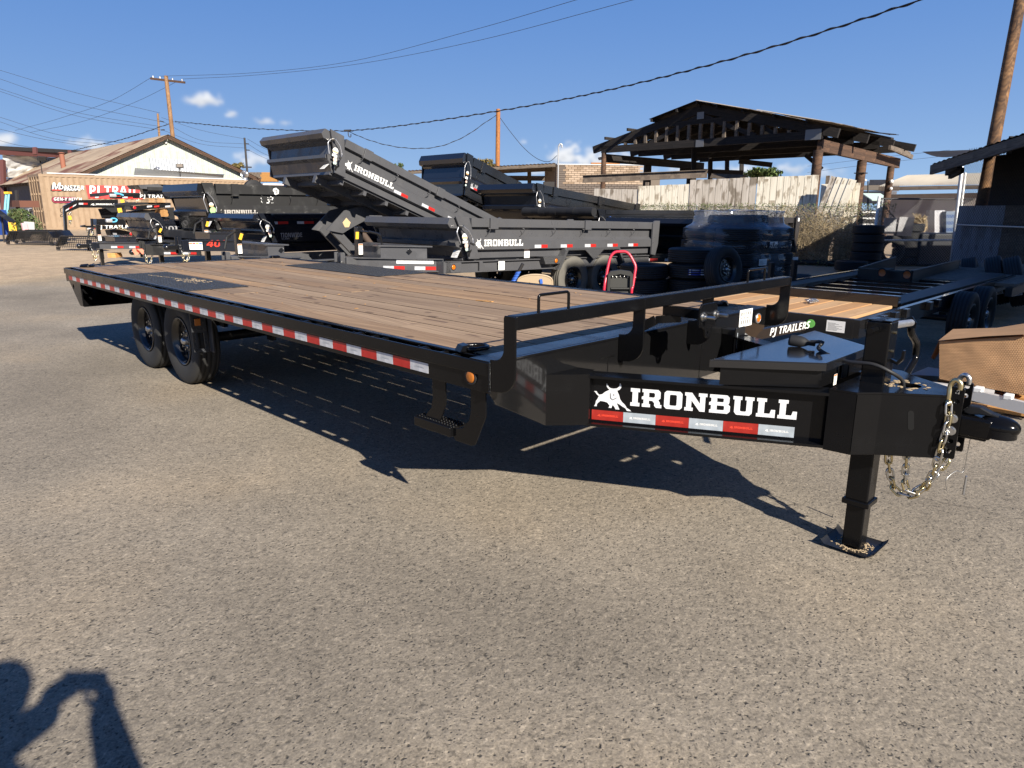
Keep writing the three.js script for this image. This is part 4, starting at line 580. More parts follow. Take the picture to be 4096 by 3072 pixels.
// old shed at the right edge
{
  const t = thing('old_shed', 'dark old wooden shed with sagging roof at the right edge', 'shed', [0, 0, 0]); const d = 16;
  M.shedPanel = mat('#ffffff', 0.8, { map: paintedOld([0.52, 0.54, 0.58], [0.34, 0.33, 0.33], 641) });
  // wall of tall panels facing the yard
  const A = U(3815, 1105, 17.3).setY(-0.15), Bx = U(4330, 1160, 13.4).setY(-0.15), dir = Bx.clone().sub(A); const LW = dir.length(); dir.normalize(); const nrm = V(-dir.z, 0, dir.x); const wy = (u, v) => { const r = ray(u, v), s = A.clone().sub(V(0, CAMH, 0)).dot(nrm) / r.dot(nrm); const p = V(0, CAMH, 0).addScaledVector(r, s); return [p.clone().sub(A).dot(dir), p.y]; };
  const topY = wy(3850, 823)[1]; const seams = [3815, 3880, 3935, 4000, 4065, 4130, 4200].map((u) => wy(u, 960)[0]);
  seams.forEach((s, i) => { if (i + 1 < seams.length) { const g = lim(s + 0.006, seams[i + 1] - 0.006, 0, topY + (i > 3 ? 0.0 : 0) - A.y, -0.02, 0.0); part('wall_panel', g, i === 3 || i === 4 ? M.greyWood : M.shedPanel, t).applyMatrix4(new THREE.Matrix4().makeBasis(dir, V(0, 1, 0), nrm.clone()).setPosition(A)); } });
  const loc = (x, y, z) => A.clone().addScaledVector(dir, x).addScaledVector(nrm, z).setY(A.y + y);
  // dark interior above the panels, upper wall, roof
  part('upper_wall', [beam(loc(0.75, topY - A.y + 0.55, -0.08), loc(LW, topY - A.y + 0.55, -0.08), 0.03, 1.1), beam(loc(1.25, topY - A.y + 1.2, -0.1), loc(LW, topY - A.y + 1.2, -0.1), 0.03, 0.5)], M.burnt, t);
  const r0 = U(3725, 680, 15.6), r1 = U(4110, 560, 12.6), r2 = U(4500, 430, 11); part('barge_board', [beam(r0, r1, 0.06, 0.2), beam(r1, r2, 0.06, 0.2)], M.greyWood, t);
  const back = V(2.6, 0.1, -3.4), rows = [[], []]; for (let k = 0; k <= 60; k++) { const p = r0.clone().lerp(r2, k / 60).add(V(0, 0.12 + (k % 2) * 0.02, 0)); rows[0].push(p); rows[1].push(p.clone().add(back)); } part('roof_sheet', quadStrip(rows), M.burntSheet, t);
  const cu = []; for (let j = 0; j <= 6; j++) { const r = []; for (let i = 0; i <= 8; i++) { const p = U(3858 + i * 22, 612 - i * 2.2, 15.4 - i * 0.1); p.y += 0.02 + 0.22 * ((j / 6) ** 2) * (1 - i / 12) - 0.1 * (1 - i / 8); p.add(V(0.15 * j / 6 - 0.25 * (1 - i / 8), 0, -0.25 * j)); r.push(p); } cu.push(r); } part('lifted_sheet', quadStrip(cu), M.burntSheet, t);
  part('rafter_end', [beam(U(3790, 690, 15.9), U(3840, 660, 15.2), 0.1, 0.14), beam(U(3800, 705, 16.4), U(3850, 680, 15.8), 0.08, 0.12)], M.burnt, t);
  part('side_wall', [beam(loc(0.9, topY - A.y + 0.4, -0.2), loc(0.9, topY - A.y + 0.4, -4), 0.04, 2.2)], M.burnt, t);
  part('mid_pipe', rod(loc(0, wy(3900, 901)[1] - A.y, 0.12), loc(LW, wy(3900, 901)[1] - A.y, 0.12), 0.022, 8), M.galvPipe, t);
  // wire screen in front
  const w = [], H = 3.0, st = 0.085, z = 0.13; for (let s = -H; s < LW; s += st) for (const k of [1, -1]) { let x0 = k > 0 ? s : s + H, x1 = k > 0 ? s + H : s; const a0 = Math.max(0, Math.min(LW, x0)), f0 = (a0 - x0) / (x1 - x0), a1 = Math.max(0, Math.min(LW, x1)), f1 = (a1 - x0) / (x1 - x0); if (f1 > f0) w.push(rod(loc(a0, 0.1 + H * f0, z), loc(a1, 0.1 + H * f1, z), 0.0035, 3)); } solo('wire_screen', w, M.darkSteel, 'dark chain link screen in front of the old shed panels', 'wire screen');
}
// tall building out of view on the right: its shade lies over the tyres and the rear trailers
{
  const c = V(6.7, 0, -2.1); const t = thing('metal_building', 'tall pale metal building beyond the right edge of the yard', 'building', [c.x, -0.2, c.z], Q);
  part('wall', [lim(0, 11.4, 0, 7.2, 0, 7.5)], M.shopWhite, t); part('roof', [lim(-0.1, 11.5, 7.2, 7.3, -0.1, 7.6)], M.roofPale, t); part('door', lim(3, 6, 0, 3.6, -0.03, -0.002), M.shopGrey, t);
}
// pale corrugated building beyond the gate and low roofs
{
  const t = thing('pale_building', 'pale corrugated metal building with low roof behind the gate', 'building', [0, 0, 0]); const d = 44; const a = U(3545, 778, d), b = U(3990, 770, 40), base = -0.6; const rows = [[], []], n = 150; for (let k = 0; k <= n; k++) { const p = a.clone().lerp(b, k / n), w = (k % 2) * 0.05; rows[0].push(V(p.x, base, p.z + w)); rows[1].push(V(p.x, p.y, p.z + w)); } part('corrugated_wall', quadStrip(rows), mat('#ffffff', 0.7, { map: paintedOld([0.66, 0.63, 0.60], [0.52, 0.48, 0.45], 645), side: THREE.DoubleSide }), t);
  const e0 = U(3514, 746, d - 0.8), e1 = U(4010, 738, 39.2), q0 = U(3628, 702, 52), q1 = U(4030, 690, 47), rr2 = [[], []]; for (let k = 0; k <= 120; k++) { rr2[0].push(e0.clone().lerp(e1, k / 120).add(V(0, (k % 2) * 0.05, 0))); rr2[1].push(q0.clone().lerp(q1, k / 120).add(V(0, (k % 2) * 0.05, 0))); } part('roof', quadStrip(rr2), M.roofPale, t); part('fascia', [beam(U(3514, 755, d - 0.8), U(4010, 747, 39.2), 0.05, 0.22)], M.greyWood, t);
  const far = thing('low_building', 'low grey flat roofed building far behind the right fence', 'building', [0, 0, 0]); part('wall', [beam(U(3440, 790, 60), U(3560, 790, 58), 2, 1.0), beam(U(3505, 742, 62), U(3570, 742, 61), 3, 0.9)], M.shopGrey, far); part('parapet', [beam(U(3440, 752, 60), U(3545, 750, 60), 1, 0.4)], M.brickGrey[1], far);
  const awn = U(3505, 788, 40); solo('awning', [bx(1.2, 0.05, 1.0, awn.x, awn.y, awn.z, 0.4, 0.2, 0)], mat(lin(0.4, 0.5, 0.45), 0.7), 'pale green awning below the flat roofed building', 'awning');
  const lp = thing('street_lamp', 'small street lamp standing far behind the right end of the fence', 'lamp', [0, 0, 0]); part('mast', rod(U(3472, 850, 50), U(3472, 725, 50), 0.06, 8, 0.05), M.darkSteel, lp); part('lamp_head', beam(U(3453, 718, 50), U(3464, 722, 50), 0.3, 0.12), M.galvPipe, lp);
}

// ---------------------------------------------------------------- the parked dump trailers
const YA = V(-0.727, 0, -10.153), spot = (s, k, y = 0) => YA.clone().addScaledVector(AX, s).addScaledVector(NN, k).setY(y);
M.navy = phys(lin(0.010, 0.012, 0.018), 0.22, { clearcoat: 0.5, clearcoatRoughness: 0.06 });
M.blackGloss = phys(lin(0.009, 0.009, 0.010), 0.24, { clearcoat: 0.5, clearcoatRoughness: 0.08 });
M.greyDecal = mat(lin(0.30, 0.30, 0.31), 0.5);
M.wrapTarp = mat(lin(0.010, 0.010, 0.011), 0.75);
// local frame: -x is the front of the trailer, z = 0 its near side, -z the far side
function dumpTrailer(o) {
  const { s, k, L = 4.9, W = 2.1, h = 0.57, fl = 0.78, m = M.grey, tilt = 0, pitch = 0, name = 'dump_trailer', label, wheels = false, tapes = 6, decal = M.white, tong = 1.35, box = true, jackUp = 0, sideTop = fl + h, brand = true, plain = false, tw, detail = 1 } = o;
  const P = spot(s, k), base = o.base ?? yardY(P.x, P.z);
  const t = thing(name, label, 'dump trailer', [P.x, base, P.z], 0, 'dump trailers parked in two rows'); t.rotation.set(0, Q, -pitch, 'YXZ'); if (pitch) t.position.y += 0.012;
  const yT = fl + h, sy = h / 0.57, by = (y) => fl + (y - 0.78) * sy;
  const bed = sub('bed', t); bed.position.set(L, fl - 0.03, 0); bed.rotation.z = -tilt; const O = (g) => { g.translate(-L, -(fl - 0.03), 0); return g; };
  // near and far side walls
  const prof = plain ? [[-0.1, fl], [-0.02, fl], [-0.02, sideTop - 0.1], [0, sideTop - 0.09], [0, sideTop], [-0.1, sideTop]] : [[-0.14, by(0.78)], [-0.07, by(0.78)], [-0.07, by(0.885)], [0, by(0.905)], [0, by(1.035)], [-0.065, by(1.085)], [-0.065, by(1.222)], [0, by(1.228)], [0, sideTop], [-0.11, sideTop], [-0.11, by(1.1)], [-0.14, by(1.0)]];
  const wall = (z, f) => { const g = ext(prof.map(([a, b]) => [a, b]), L - 0.12); onFrame(g, V(L / 2 + 0.06, 0, z), V(0, 0, f), V(0, 1, 0)); return O(f > 0 ? g : g); };
  part('side_wall', wall(0, 1), m, bed); const w2 = ext(prof.map(([a, b]) => [-a, b]).reverse(), L - 0.12); onFrame(w2, V(L / 2 + 0.06, 0, -W), V(0, 0, 1), V(0, 1, 0)); part('side_wall', O(w2), m, bed);
  // floor and its stringers
  part('floor', O(lim(0.05, L, fl - 0.03, fl + 0.005, -W + 0.12, -0.12)), m, bed);
  const str = []; for (const z of [-0.55, -W + 0.55]) str.push(O(lim(0.05, L, fl - 0.15, fl - 0.03, z - 0.04, z + 0.04))); for (let x = 0.3; x < L; x += 0.45) str.push(O(lim(x - 0.03, x + 0.03, fl - 0.1, fl - 0.031, -W + 0.12, -0.12))); part('stringer', str, m, bed);
  // front wall with folds and the cap
  const fw = [[-0.14, yT - 0.02], [-0.16, by(1.19)], [-0.08, by(1.17)], [-0.05, by(1.03)], [-0.12, by(1.005)], [-0.11, by(0.955)], [-0.03, by(0.93)], [0.055, by(0.80)], [0.06, fl], [0.09, fl], [0.09, yT - 0.02]];
  const fg = ext(fw, W - 0.16); fg.translate(0, 0, -W / 2); part('front_wall', O(fg), o.frontM ?? m, bed);
  const cap = ext([[-0.26, yT], [-0.30, by(1.26)], [-0.25, by(1.205)], [-0.05, by(1.20)], [-0.05, yT]], W - 0.03, 0.004); cap.translate(0, 0, -W / 2 - 0.01); part('front_cap', O(cap), o.frontM ?? m, bed);
  // corner posts
  for (const z of [0.012, -W - 0.012]) { const g = ext(shapeOf([[-0.2, yT + 0.015], [0.05, yT + 0.015], [0.26, fl - 0.005], [0.05, fl - 0.005], [0.0, by(0.98)]]), 0.03, 0.003); g.translate(0, 0, z); part('corner_post', O(g), m, bed); }
  { const g = ext([[L - 0.16, fl - 0.02], [L - 0.16, sideTop - 0.02], [L - 0.10, sideTop + 0.03], [L + 0.06, sideTop + 0.03], [L + 0.04, by(0.95)], [L - 0.03, fl - 0.04]], 0.035, 0.003); g.translate(0, 0, 0.014); part('rear_post', O(g), m, bed); const g2 = g.clone(); g2.translate(0, 0, -W - 0.03); part('rear_post', g2, m, bed); part('tailgate', O(lim(L - 0.02, L + 0.02, fl, sideTop, -W + 0.05, -0.05)), m, bed); }
  if (!plain && detail > 0) {
    const hooks = Math.round(L / 0.75); for (let i = 0; i < hooks; i++) { const x = 0.45 + i * 0.72; if (x < L - 0.3) part('tarp_hook', [O(tube([V(x, by(1.215), 0.0), V(x + 0.02, by(1.2), 0.02), V(x + 0.02, by(1.15), 0.0), V(x, by(1.09), -0.06)], 0.006, 8, 5))], m, bed); }
    for (const x of [0.55, L * 0.57]) part('stake_pocket', [O(lim(x - 0.08, x + 0.08, by(1.20), yT + 0.006, -0.01, 0.03, 0.004))], m, bed);
    for (let i = 0; i < tapes; i++) { const x = (o.tape0 ?? 1.45) + i * (o.tapeGap ?? 0.62); if (x > L - 0.3) break; for (const [j, mm] of [[0, M.tapeW], [1, M.tapeR]]) part('tape_segment', O(lim(x + j * 0.1505, x + j * 0.1505 + 0.15, by(0.915), by(0.915) + 0.05, 0.0, 0.003)), mm, bed); }
  }
  if (plain && tapes) for (let i = 0; i < tapes; i++) { const x = 0.05 + i * 0.56; for (const [j, mm] of [[0, M.tapeW], [1, M.tapeR]]) part('tape_segment', O(lim(x + j * 0.1505, x + j * 0.1505 + (j ? 0.22 : 0.15), (o.tapeY ?? 1.2), (o.tapeY ?? 1.2) + 0.05, -0.019, -0.016)), mm, bed); }
  if (brand) { const g = brandGeo(o.brandLen ?? 1.02); g.translate(o.brandX ?? 0.16, o.brandY ?? by(0.93), 0.003); part('lettering', O(g), decal, bed); }
  // latch with crank on the near post
  const lat = sub('tarp_crank', bed); part('spindle', O(rod(V(-0.12, by(1.235), 0.03), V(-0.12, by(1.235), 0.10), 0.02, 10)), M.zinc, lat); part('crank_arm', O(polyTube([V(-0.12, by(1.235), 0.10), V(-0.02, by(1.17), 0.11), V(0.05, by(1.06), 0.11), V(0.02, by(1.0), 0.15)], 0.007, 0.02, 8)), M.galv, lat); part('latch_hook', O(polyTube([V(-0.16, by(1.22), 0.04), V(-0.2, by(1.15), 0.05), V(-0.13, by(1.0), 0.05)], 0.010, 0.03, 8)), M.galv, lat); part('crank_grip', O(rod(V(0.03, by(1.0), 0.10), V(0.0, by(0.985), 0.19), 0.016, 8)), M.rubberNew, lat);
  const stick = (x, y, r, c) => part('round_sticker', O(cyl(r, r, 0.003, 20, x, y, 0.029, Math.PI / 2)), c, bed);
  const stOr = mat(lin(0.55, 0.33, 0.14), 0.5); stick(-0.03, by(1.09), 0.05, M.white); part('round_sticker', O(lim(-0.075, 0.015, by(1.065), by(1.085), 0.0275, 0.032)), stOr, bed); part('square_sticker', O(lim(-0.07, 0.02, by(1.0), by(1.035), 0.0275, 0.031)), M.white, bed); stick(0.0, by(0.965), 0.034, mat(lin(0.7, 0.5, 0.42), 0.5)); stick(0.01, by(0.915), 0.03, mat(lin(0.55, 0.66, 0.6), 0.4));
  { const y = by(0.86), g = ext([[-0.045, 0.05], [-0.05, 0.02], [-0.015, 0.0], [-0.015, -0.05], [0.015, -0.05], [0.02, -0.005], [0.05, 0.03], [0.045, 0.055], [0.0, 0.02]], 0.003); g.translate(0.05, y, 0.029); part('cut_out', O(g), mat(lin(0.002, 0.002, 0.002), 1), bed); }
  if (o.barcode !== false) { const g = fin(new THREE.PlaneGeometry(0.14, 0.16)); onFrame(g, V(0.02, by(0.86), -0.16), V(0, 0, 1), V(0.52, 0.85, 0).normalize().negate().negate()); onFrame(g, V(0, 0, 0), V(1, 0, 0), V(0, 1, 0)); part('barcode_sticker', O(g.translate(-0.05, 0, 0)), M.warn2, bed); }
  // chassis
  const ch = sub('chassis', t), cz = -W / 2, fy = fl - 0.03;
  part('frame_rail', [lim(-0.35, L - 0.1, fy - 0.17, fy - 0.155, -0.18, -0.02), lim(-0.35, L - 0.1, fy - 0.155, fy - 0.02, -0.075, -0.06), lim(-0.35, L - 0.1, fy - 0.02, fy - 0.006, -0.18, -0.02), lim(-0.35, L - 0.1, fy - 0.17, fy - 0.006, -W + 0.02, -W + 0.16)], m, ch);
  part('cross_plate', [lim(-0.38, -0.25, fy - 0.17, fy - 0.006, -W + 0.02, -0.02)], m, ch);
  lamp(ch, V(-0.2, fy - 0.085, -0.018), V(0, 0, 1), 0.035); part('frame_gusset', [ext([[0.3, fy - 0.16], [0.62, fy - 0.16], [0.6, fy - 0.13], [0.42, fy - 0.1], [0.36, fy - 0.02], [0.3, fy - 0.02]], 0.02).translate(0, 0, -0.03)], m, ch);
  if (o.shadowPlate !== false) part('frame_plate', lim(-0.33, -0.05, fy - 0.168, fy - 0.004, -0.055, -0.02, 0.002), m, ch);
  // tongue
  const tg = sub('tongue', t), ty0 = o.ty0 ?? 0.56, ty1 = o.ty1 ?? 0.72, tip = -tong;
  for (const f of [1, -1]) { const a = V(-0.3, 0, cz + f * (W / 2 - 0.12)), b = V(tip + 0.12, 0, cz + f * 0.1); part('tongue_beam', [beam(a.clone().setY(ty1 - 0.006), b.clone().setY(ty1 - 0.006), 0.09, 0.012), beam(a.clone().setY(ty0 + 0.006), b.clone().setY(ty0 + 0.006), 0.09, 0.012), beam(a.clone().setY((ty0 + ty1) / 2), b.clone().setY((ty0 + ty1) / 2), 0.012, ty1 - ty0 - 0.02)], o.tm ?? m, tg);
    if (f > 0) { const d = b.clone().sub(a).normalize(), at = (q) => a.clone().addScaledVector(d, q); for (const q of o.tongTape ?? [0.18, 0.62]) for (const [j, mm] of [[0, M.tapeR], [1, M.tapeW]]) { const g = bx(0.15, 0.05, 0.004, 0, 0, 0); const p = at(q + j * 0.151).setY(ty0 + 0.045); onFrame(g, p.addScaledVector(V(-d.z, 0, d.x), -0.008), d, V(0, 1, 0)); part('tape_segment', g, mm, tg); }
      if (o.strip) { const g = bx(0.52, 0.06, 0.004, 0, 0, 0), p = at(0.40).setY(ty1 - 0.045); const c = d.clone().negate(); onFrame(g, p.addScaledVector(V(-d.z, 0, d.x), -0.008), c, V(0, 1, 0)); part('label_strip', g, M.stripLabel, tg); } } }
  const nx = tip; part('nose_plate', [lim(nx - 0.02, nx + 0.01, ty0 - 0.04, ty1 + 0.06, cz - 0.09, cz + 0.09, 0.004), lim(nx, nx + 0.2, ty0, ty1 + 0.004, cz - 0.14, cz + 0.14, 0.01), lim(nx - 0.06, nx, ty0 - 0.05, ty1 + 0.07, cz + 0.075, cz + 0.085), lim(nx - 0.06, nx, ty0 - 0.05, ty1 + 0.07, cz - 0.085, cz - 0.075)], m, tg);
  part('plate_bolt', [0.02, 0.08].map((y) => cyl(0.018, 0.018, 0.012, 6, nx - 0.03, ty0 + 0.03 + y, cz + 0.091, Math.PI / 2)), M.zinc, tg);
  part('coupler', [lim(nx - 0.24, nx - 0.02, ty0 + 0.03, ty0 + 0.12, cz - 0.055, cz + 0.055, 0.012), place(fin(new THREE.SphereGeometry(0.062, 16, 12)), nx - 0.25, ty0 + 0.075, cz)], M.blackGloss, tg);
  chain(tg, [V(nx - 0.01, ty0, cz + 0.1), V(nx + 0.0, ty0 - 0.12, cz + 0.11), V(nx + 0.03, ty0 - 0.25, cz + 0.1), V(nx + 0.1, ty0 - 0.12, cz + 0.09), V(nx + 0.14, ty0, cz + 0.09)], [M.zinc, M.zincY], 1.5);
  if (o.jack !== false) { const jx = nx + (o.jackX ?? 0.28), jz = cz + 0.02, jt = ty1 + (o.jackTop ?? 0.42); part('jack_tube', [lim(jx - 0.045, jx + 0.045, 0.2 - 0, jt, jz - 0.045, jz + 0.045, 0.008), lim(jx - 0.035, jx + 0.035, 0.03, 0.22, jz - 0.035, jz + 0.035)], o.jackM ?? M.blackGloss, tg); part('jack_foot', lim(jx - 0.1, jx + 0.1, 0.01, 0.035, jz - 0.1, jz + 0.1, 0.005), M.blackGloss, tg); const wl = fin(new THREE.PlaneGeometry(0.07, 0.15)); wl.translate(jx, ty1 + 0.11, jz + 0.047); part('warning_label', wl, M.warn, tg);
    if (o.crank) part('jack_crank', [rod(V(jx, jt - 0.06, jz + 0.03), V(jx + 0.03, jt - 0.07, jz + 0.22), 0.016, 8), polyTube([V(jx + 0.03, jt - 0.06, jz + 0.2), V(jx + 0.2, jt - 0.1, jz + 0.24), V(jx + 0.24, jt - 0.28, jz + 0.24), V(jx + 0.22, ty1 - 0.02, jz + 0.26)], 0.017, 0.05, 10)], M.blackGloss, tg);
    else part('jack_crank', [rod(V(jx - 0.05, jt - 0.05, jz), V(jx - 0.2, jt - 0.12, jz + 0.06), 0.016, 8), rod(V(jx - 0.2, jt - 0.12, jz + 0.06), V(jx - 0.26, jt - 0.3, jz + 0.08), 0.02, 8)], M.rubberNew, tg);
    if (o.tagYellow) part('hang_tag', place(bx(0.05, 0.1, 0.004, 0, 0, 0), jx + (o.tagX ?? 0.02), jt - 0.12, jz + 0.075, 0.1, 0, o.tagTurn ?? -0.4), M.yellowTag, tg); }
  if (box) { const b0 = -0.42, b1 = nx + 0.42, y0 = ty1 - 0.05, y1 = o.boxTop ?? ty1 + 0.15, pz = (x) => (W / 2 - 0.16) * clamp((x - nx) / (-0.3 - nx)) ; const pr = (q, ya, yb) => { const R = []; for (const y of [ya, yb]) for (const x of [b0 + q, b1 - q]) for (const f of [1, -1]) R.push(V(x, y, cz + f * (pz(x) + q - 0.02))); return uvBox(fin(new ConvexGeometry(R))); }; const bxg = sub('tool_box', t); part('box_body', pr(-0.02, y0, y1 - 0.02), m, bxg); part('lid', pr(0.02, y1 - 0.02, y1), m, bxg); const lx = (b0 + b1) / 2; part('lid_lock', place(cyl(0.04, 0.04, 0.012, 4, 0, 0, 0, Math.PI / 2), lx + 0.05, (y0 + y1) / 2 + 0.03, cz + pz(lx + 0.05) - 0.02, 0, -0.65, 0), M.blackGloss, bxg); }
  if (wheels) {
    const wc = o.wx ?? [2.45, 3.32]; for (const x of wc) { const w = sub('wheel', t); const q = makeWheel(w, 0.385, 0.23, 0.21, 1, M.rubberDusty); while (q.children.length) w.add(q.children[0]); w.remove(q); w.position.set(x, 0.385 - (x - 2.9) * 0, -0.115); w.rotation.z = x * 2; const w3 = w.clone(); w3.position.z = -W + 0.115; w3.rotation.y = Math.PI; t.add(w3); }
    const f0 = wc[0] - 0.5, f1 = wc[1] + 0.5, fz = 0.06, yy = 0.90; const out = (a) => [[f0, 0.56], [f0 + 0.22, yy], [f1 - 0.22, yy], [f1, 0.56], [f1 - 0.06, 0.56], [f1 - 0.25, yy - 0.03], [(f0 + f1) / 2 + 0.25, yy - 0.03], [(f0 + f1) / 2, yy - 0.20], [(f0 + f1) / 2 - 0.25, yy - 0.03], [f0 + 0.25, yy - 0.03], [f0 + 0.06, 0.56]];
    const fd = ext(out(), 0.008); fd.translate(0, 0, fz); const scaleUv = (g) => { const u = g.attributes.uv; for (let i = 0; i < u.count; i++) u.setXY(i, u.getX(i) / 0.06, u.getY(i) / 0.06); return g; }; const tp = sub('fender', t); M.treadGrey ??= (() => { const c = M.treadPlate.clone(); c.color = lin(0.07, 0.07, 0.072); return c; })(); part('skirt', scaleUv(fd), M.treadGrey, tp); part('top', [scaleUv(lim(f0 + 0.22, f1 - 0.22, yy, yy + 0.006, -0.25, fz + 0.004)), scaleUv(beam(V(f0, 0.56, -0.1), V(f0 + 0.22, yy + 0.003, -0.1), 0.32, 0.006)), scaleUv(beam(V(f1, 0.56, -0.1), V(f1 - 0.22, yy + 0.003, -0.1), 0.32, 0.006))], M.treadGrey, tp);
    part('light_box', [scaleUv(ext([[f0 - 0.36, 0.78], [f0 + 0.17, 0.78], [f0 + 0.08, 0.66], [f0 - 0.3, 0.66]], 0.16).translate(0, 0, fz - 0.08))], M.treadGrey, tp); lamp(tp, V(f0 - 0.05, 0.71, fz + 0.001), V(0, 0, 1), 0.034);
    const wl = fin(new THREE.PlaneGeometry(0.12, 0.14)); wl.translate(1.35, by(0.83), -0.068); part('warning_label', wl, M.warn, bed); wl.applyMatrix4(new THREE.Matrix4().makeTranslation(-L, -(fl - 0.03), 0)); const wl2 = fin(new THREE.PlaneGeometry(0.13, 0.13)); wl2.translate(0.75, fy - 0.09, -0.019); part('warning_label', wl2, M.warn2, ch);
  }
  if (o.hoist) { const hs = sub('hoist', t); hs.position.set(1.15, -0.12, 0); part('lift_arm', [beam(V(0.15, 0.72, cz + 0.25), V(-0.45, 1.32, cz + 0.25), 0.05, 0.14), beam(V(0.15, 0.72, cz - 0.1), V(-0.45, 1.32, cz - 0.1), 0.05, 0.14)], m, hs); part('lift_plate', [ext([[-0.62, 1.30], [-0.25, 1.62], [1.0, 1.88], [1.05, 1.82], [-0.1, 1.34], [-0.3, 1.24]], 0.02).translate(0, 0, cz + 0.32), ext([[-0.62, 1.30], [-0.25, 1.62], [1.0, 1.88], [1.05, 1.82], [-0.1, 1.34], [-0.3, 1.24]], 0.02).translate(0, 0, cz - 0.15)], m, hs); part('cylinder', [rod(V(0.05, 1.45, cz + 0.1), V(0.55, 0.85, cz + 0.1), 0.06, 14), rod(V(-0.05, 1.57, cz + 0.1), V(0.1, 1.39, cz + 0.1), 0.04, 12), rod(V(0.02, 1.485, cz + 0.1), V(0.06, 1.44, cz + 0.1), 0.085, 14)], mat(lin(0.16, 0.12, 0.10), 0.4, { metalness: 0.4 }), hs); part('warning_decal', ext([[-0.3, 1.42], [-0.22, 1.5], [-0.14, 1.42], [-0.18, 1.34], [-0.26, 1.34]], 0.003).translate(0, 0, cz + 0.333), mat(lin(0.55, 0.40, 0.22), 0.6), hs); part('prop_strut', beam(V(1.25, 0.75, cz + 0.4), V(1.75, 1.5, cz + 0.4), 0.06, 0.08), m, hs); }
  return { t, bed, O, by, yT };
}
// the front row
dumpTrailer({ s: 0.05, k: 0, L: 4.8, pitch: 0.0235, base: 0.055, m: M.grey, wheels: true, strip: true, crank: true, ty0: 0.60, ty1: 0.78, boxTop: 0.955, tong: 1.38, tagYellow: true, tagX: -0.07, tagTurn: 0, label: 'charcoal grey dump trailer with its bed lowered and both near wheels showing' });
dumpTrailer({ s: -0.85, k: 2.37, L: 3.75, tilt: 0.36, m: M.grey, strip: true, hoist: true, ty0: 0.58, ty1: 0.80, boxTop: 0.99, tong: 1.05, tapes: 5, tape0: 1.2, brandLen: 1.0, brandX: 0.17, jack: true, jackX: 0.18, tagYellow: true, tagTurn: -0.35, label: 'charcoal grey dump trailer with its bed tipped high towards the sky' });
{ // plain sided one with a dealer name
  const q = dumpTrailer({ s: -0.2, k: 5.4, L: 4.2, h: 0.53, fl: 0.86, plain: true, brand: false, m: M.navy, tapes: 5, tapeY: 1.2, tong: 1.3, ty0: 0.70, ty1: 0.9, box: true, jack: true, jackX: 0.5, tagYellow: true, tagTurn: -0.3, tongTape: [], label: 'black dump trailer with plain tall sides lettered NATIONWIDE, behind the tipped grey one' });
  part('lettering', q.O(textGeo('NATIONWIDE', 0.062, font, 0, 0.78).translate(0.11, 0.945, -0.017)), M.greyDecal, q.bed); part('lettering', q.O(textGeo('TRAILERS', 0.022, font, 0, 1.4).translate(0.16, 0.905, -0.017)), M.greyDecal, q.bed);
  const u = V(1, 0, 0.77).normalize(), num = textGeo('400', 0.09, font, 0.25, 1.35); onFrame(num, V(-0.95, 0.78, -0.69), u, V(0, 1, 0)); part('red_number', num, mat(lin(0.62, 0.04, 0.02), 0.5), q.t); const st = fin(new THREE.PlaneGeometry(0.24, 0.14)); onFrame(st, V(-1.1, 0.80, -0.80), u, V(0, 1, 0)); part('paper_label', st, M.stripLabel, q.t);
}
{
  const q = dumpTrailer({ s: 0.02, k: 8.46, L: 5.2, h: 1.0, fl: 0.98, m: M.blackDusty, frontM: M.blackGloss, tapes: 1, tape0: 0.08, decal: mat(lin(0.45, 0.42, 0.38), 0.6), brandLen: 0.98, brandX: 0.06, brandY: 1.30, tong: 1.2, ty0: 0.42, ty1: 0.66, jackX: 0.35, tagYellow: true, tagTurn: -0.5, boxTop: 0.72, label: 'scuffed black dump trailer with tall sides and a white paint splash on its rail' });
  const sp = []; for (let i = 0; i < 26; i++) { const a = rr(0, 6.28), r = rr(0, 1) ** 0.7; sp.push(cyl(rr(0.015, 0.045), 0.02, 0.003, 7, 1.55 + Math.cos(a) * r * 0.05, 1.86 - Math.abs(Math.sin(a)) * r * 0.1 + 0.03, 0.003, Math.PI / 2)); } for (let i = 0; i < 18; i++) sp.push(cyl(rr(0.006, 0.02), 0.008, 0.003, 6, 1.3 + rr(-0.12, 0.25), 1.62 + rr(-0.05, 0.1), -0.06 + 0.004, Math.PI / 2)); part('paint_splash', sp.map((g) => q.O(g)), M.white, q.bed).userData.kind = 'stuff';
  part('round_sticker', q.O(cyl(0.075, 0.075, 0.003, 20, 0.0, 1.40, 0.031, Math.PI / 2)), mat(lin(0.35, 0.55, 0.25), 0.5), q.bed);
}
{
  const q = dumpTrailer({ s: -0.4, k: 10.7, L: 4.3, h: 0.63, fl: 0.66, sideTop: 1.12, plain: true, brand: false, tapes: 0, m: M.navy, frontM: M.grey, tm: M.grey, tong: 1.25, ty0: 0.45, ty1: 0.60, jackX: 0.2, boxTop: 0.74, label: 'low dump trailer with grey front and dark side lettered norstar, nearest the tan container' });
  part('lettering', q.O(textGeo('norstar', 0.12, fontSerif, 0, 1.1).translate(0.05, 0.86, -0.017)), M.greyDecal, q.bed);
}
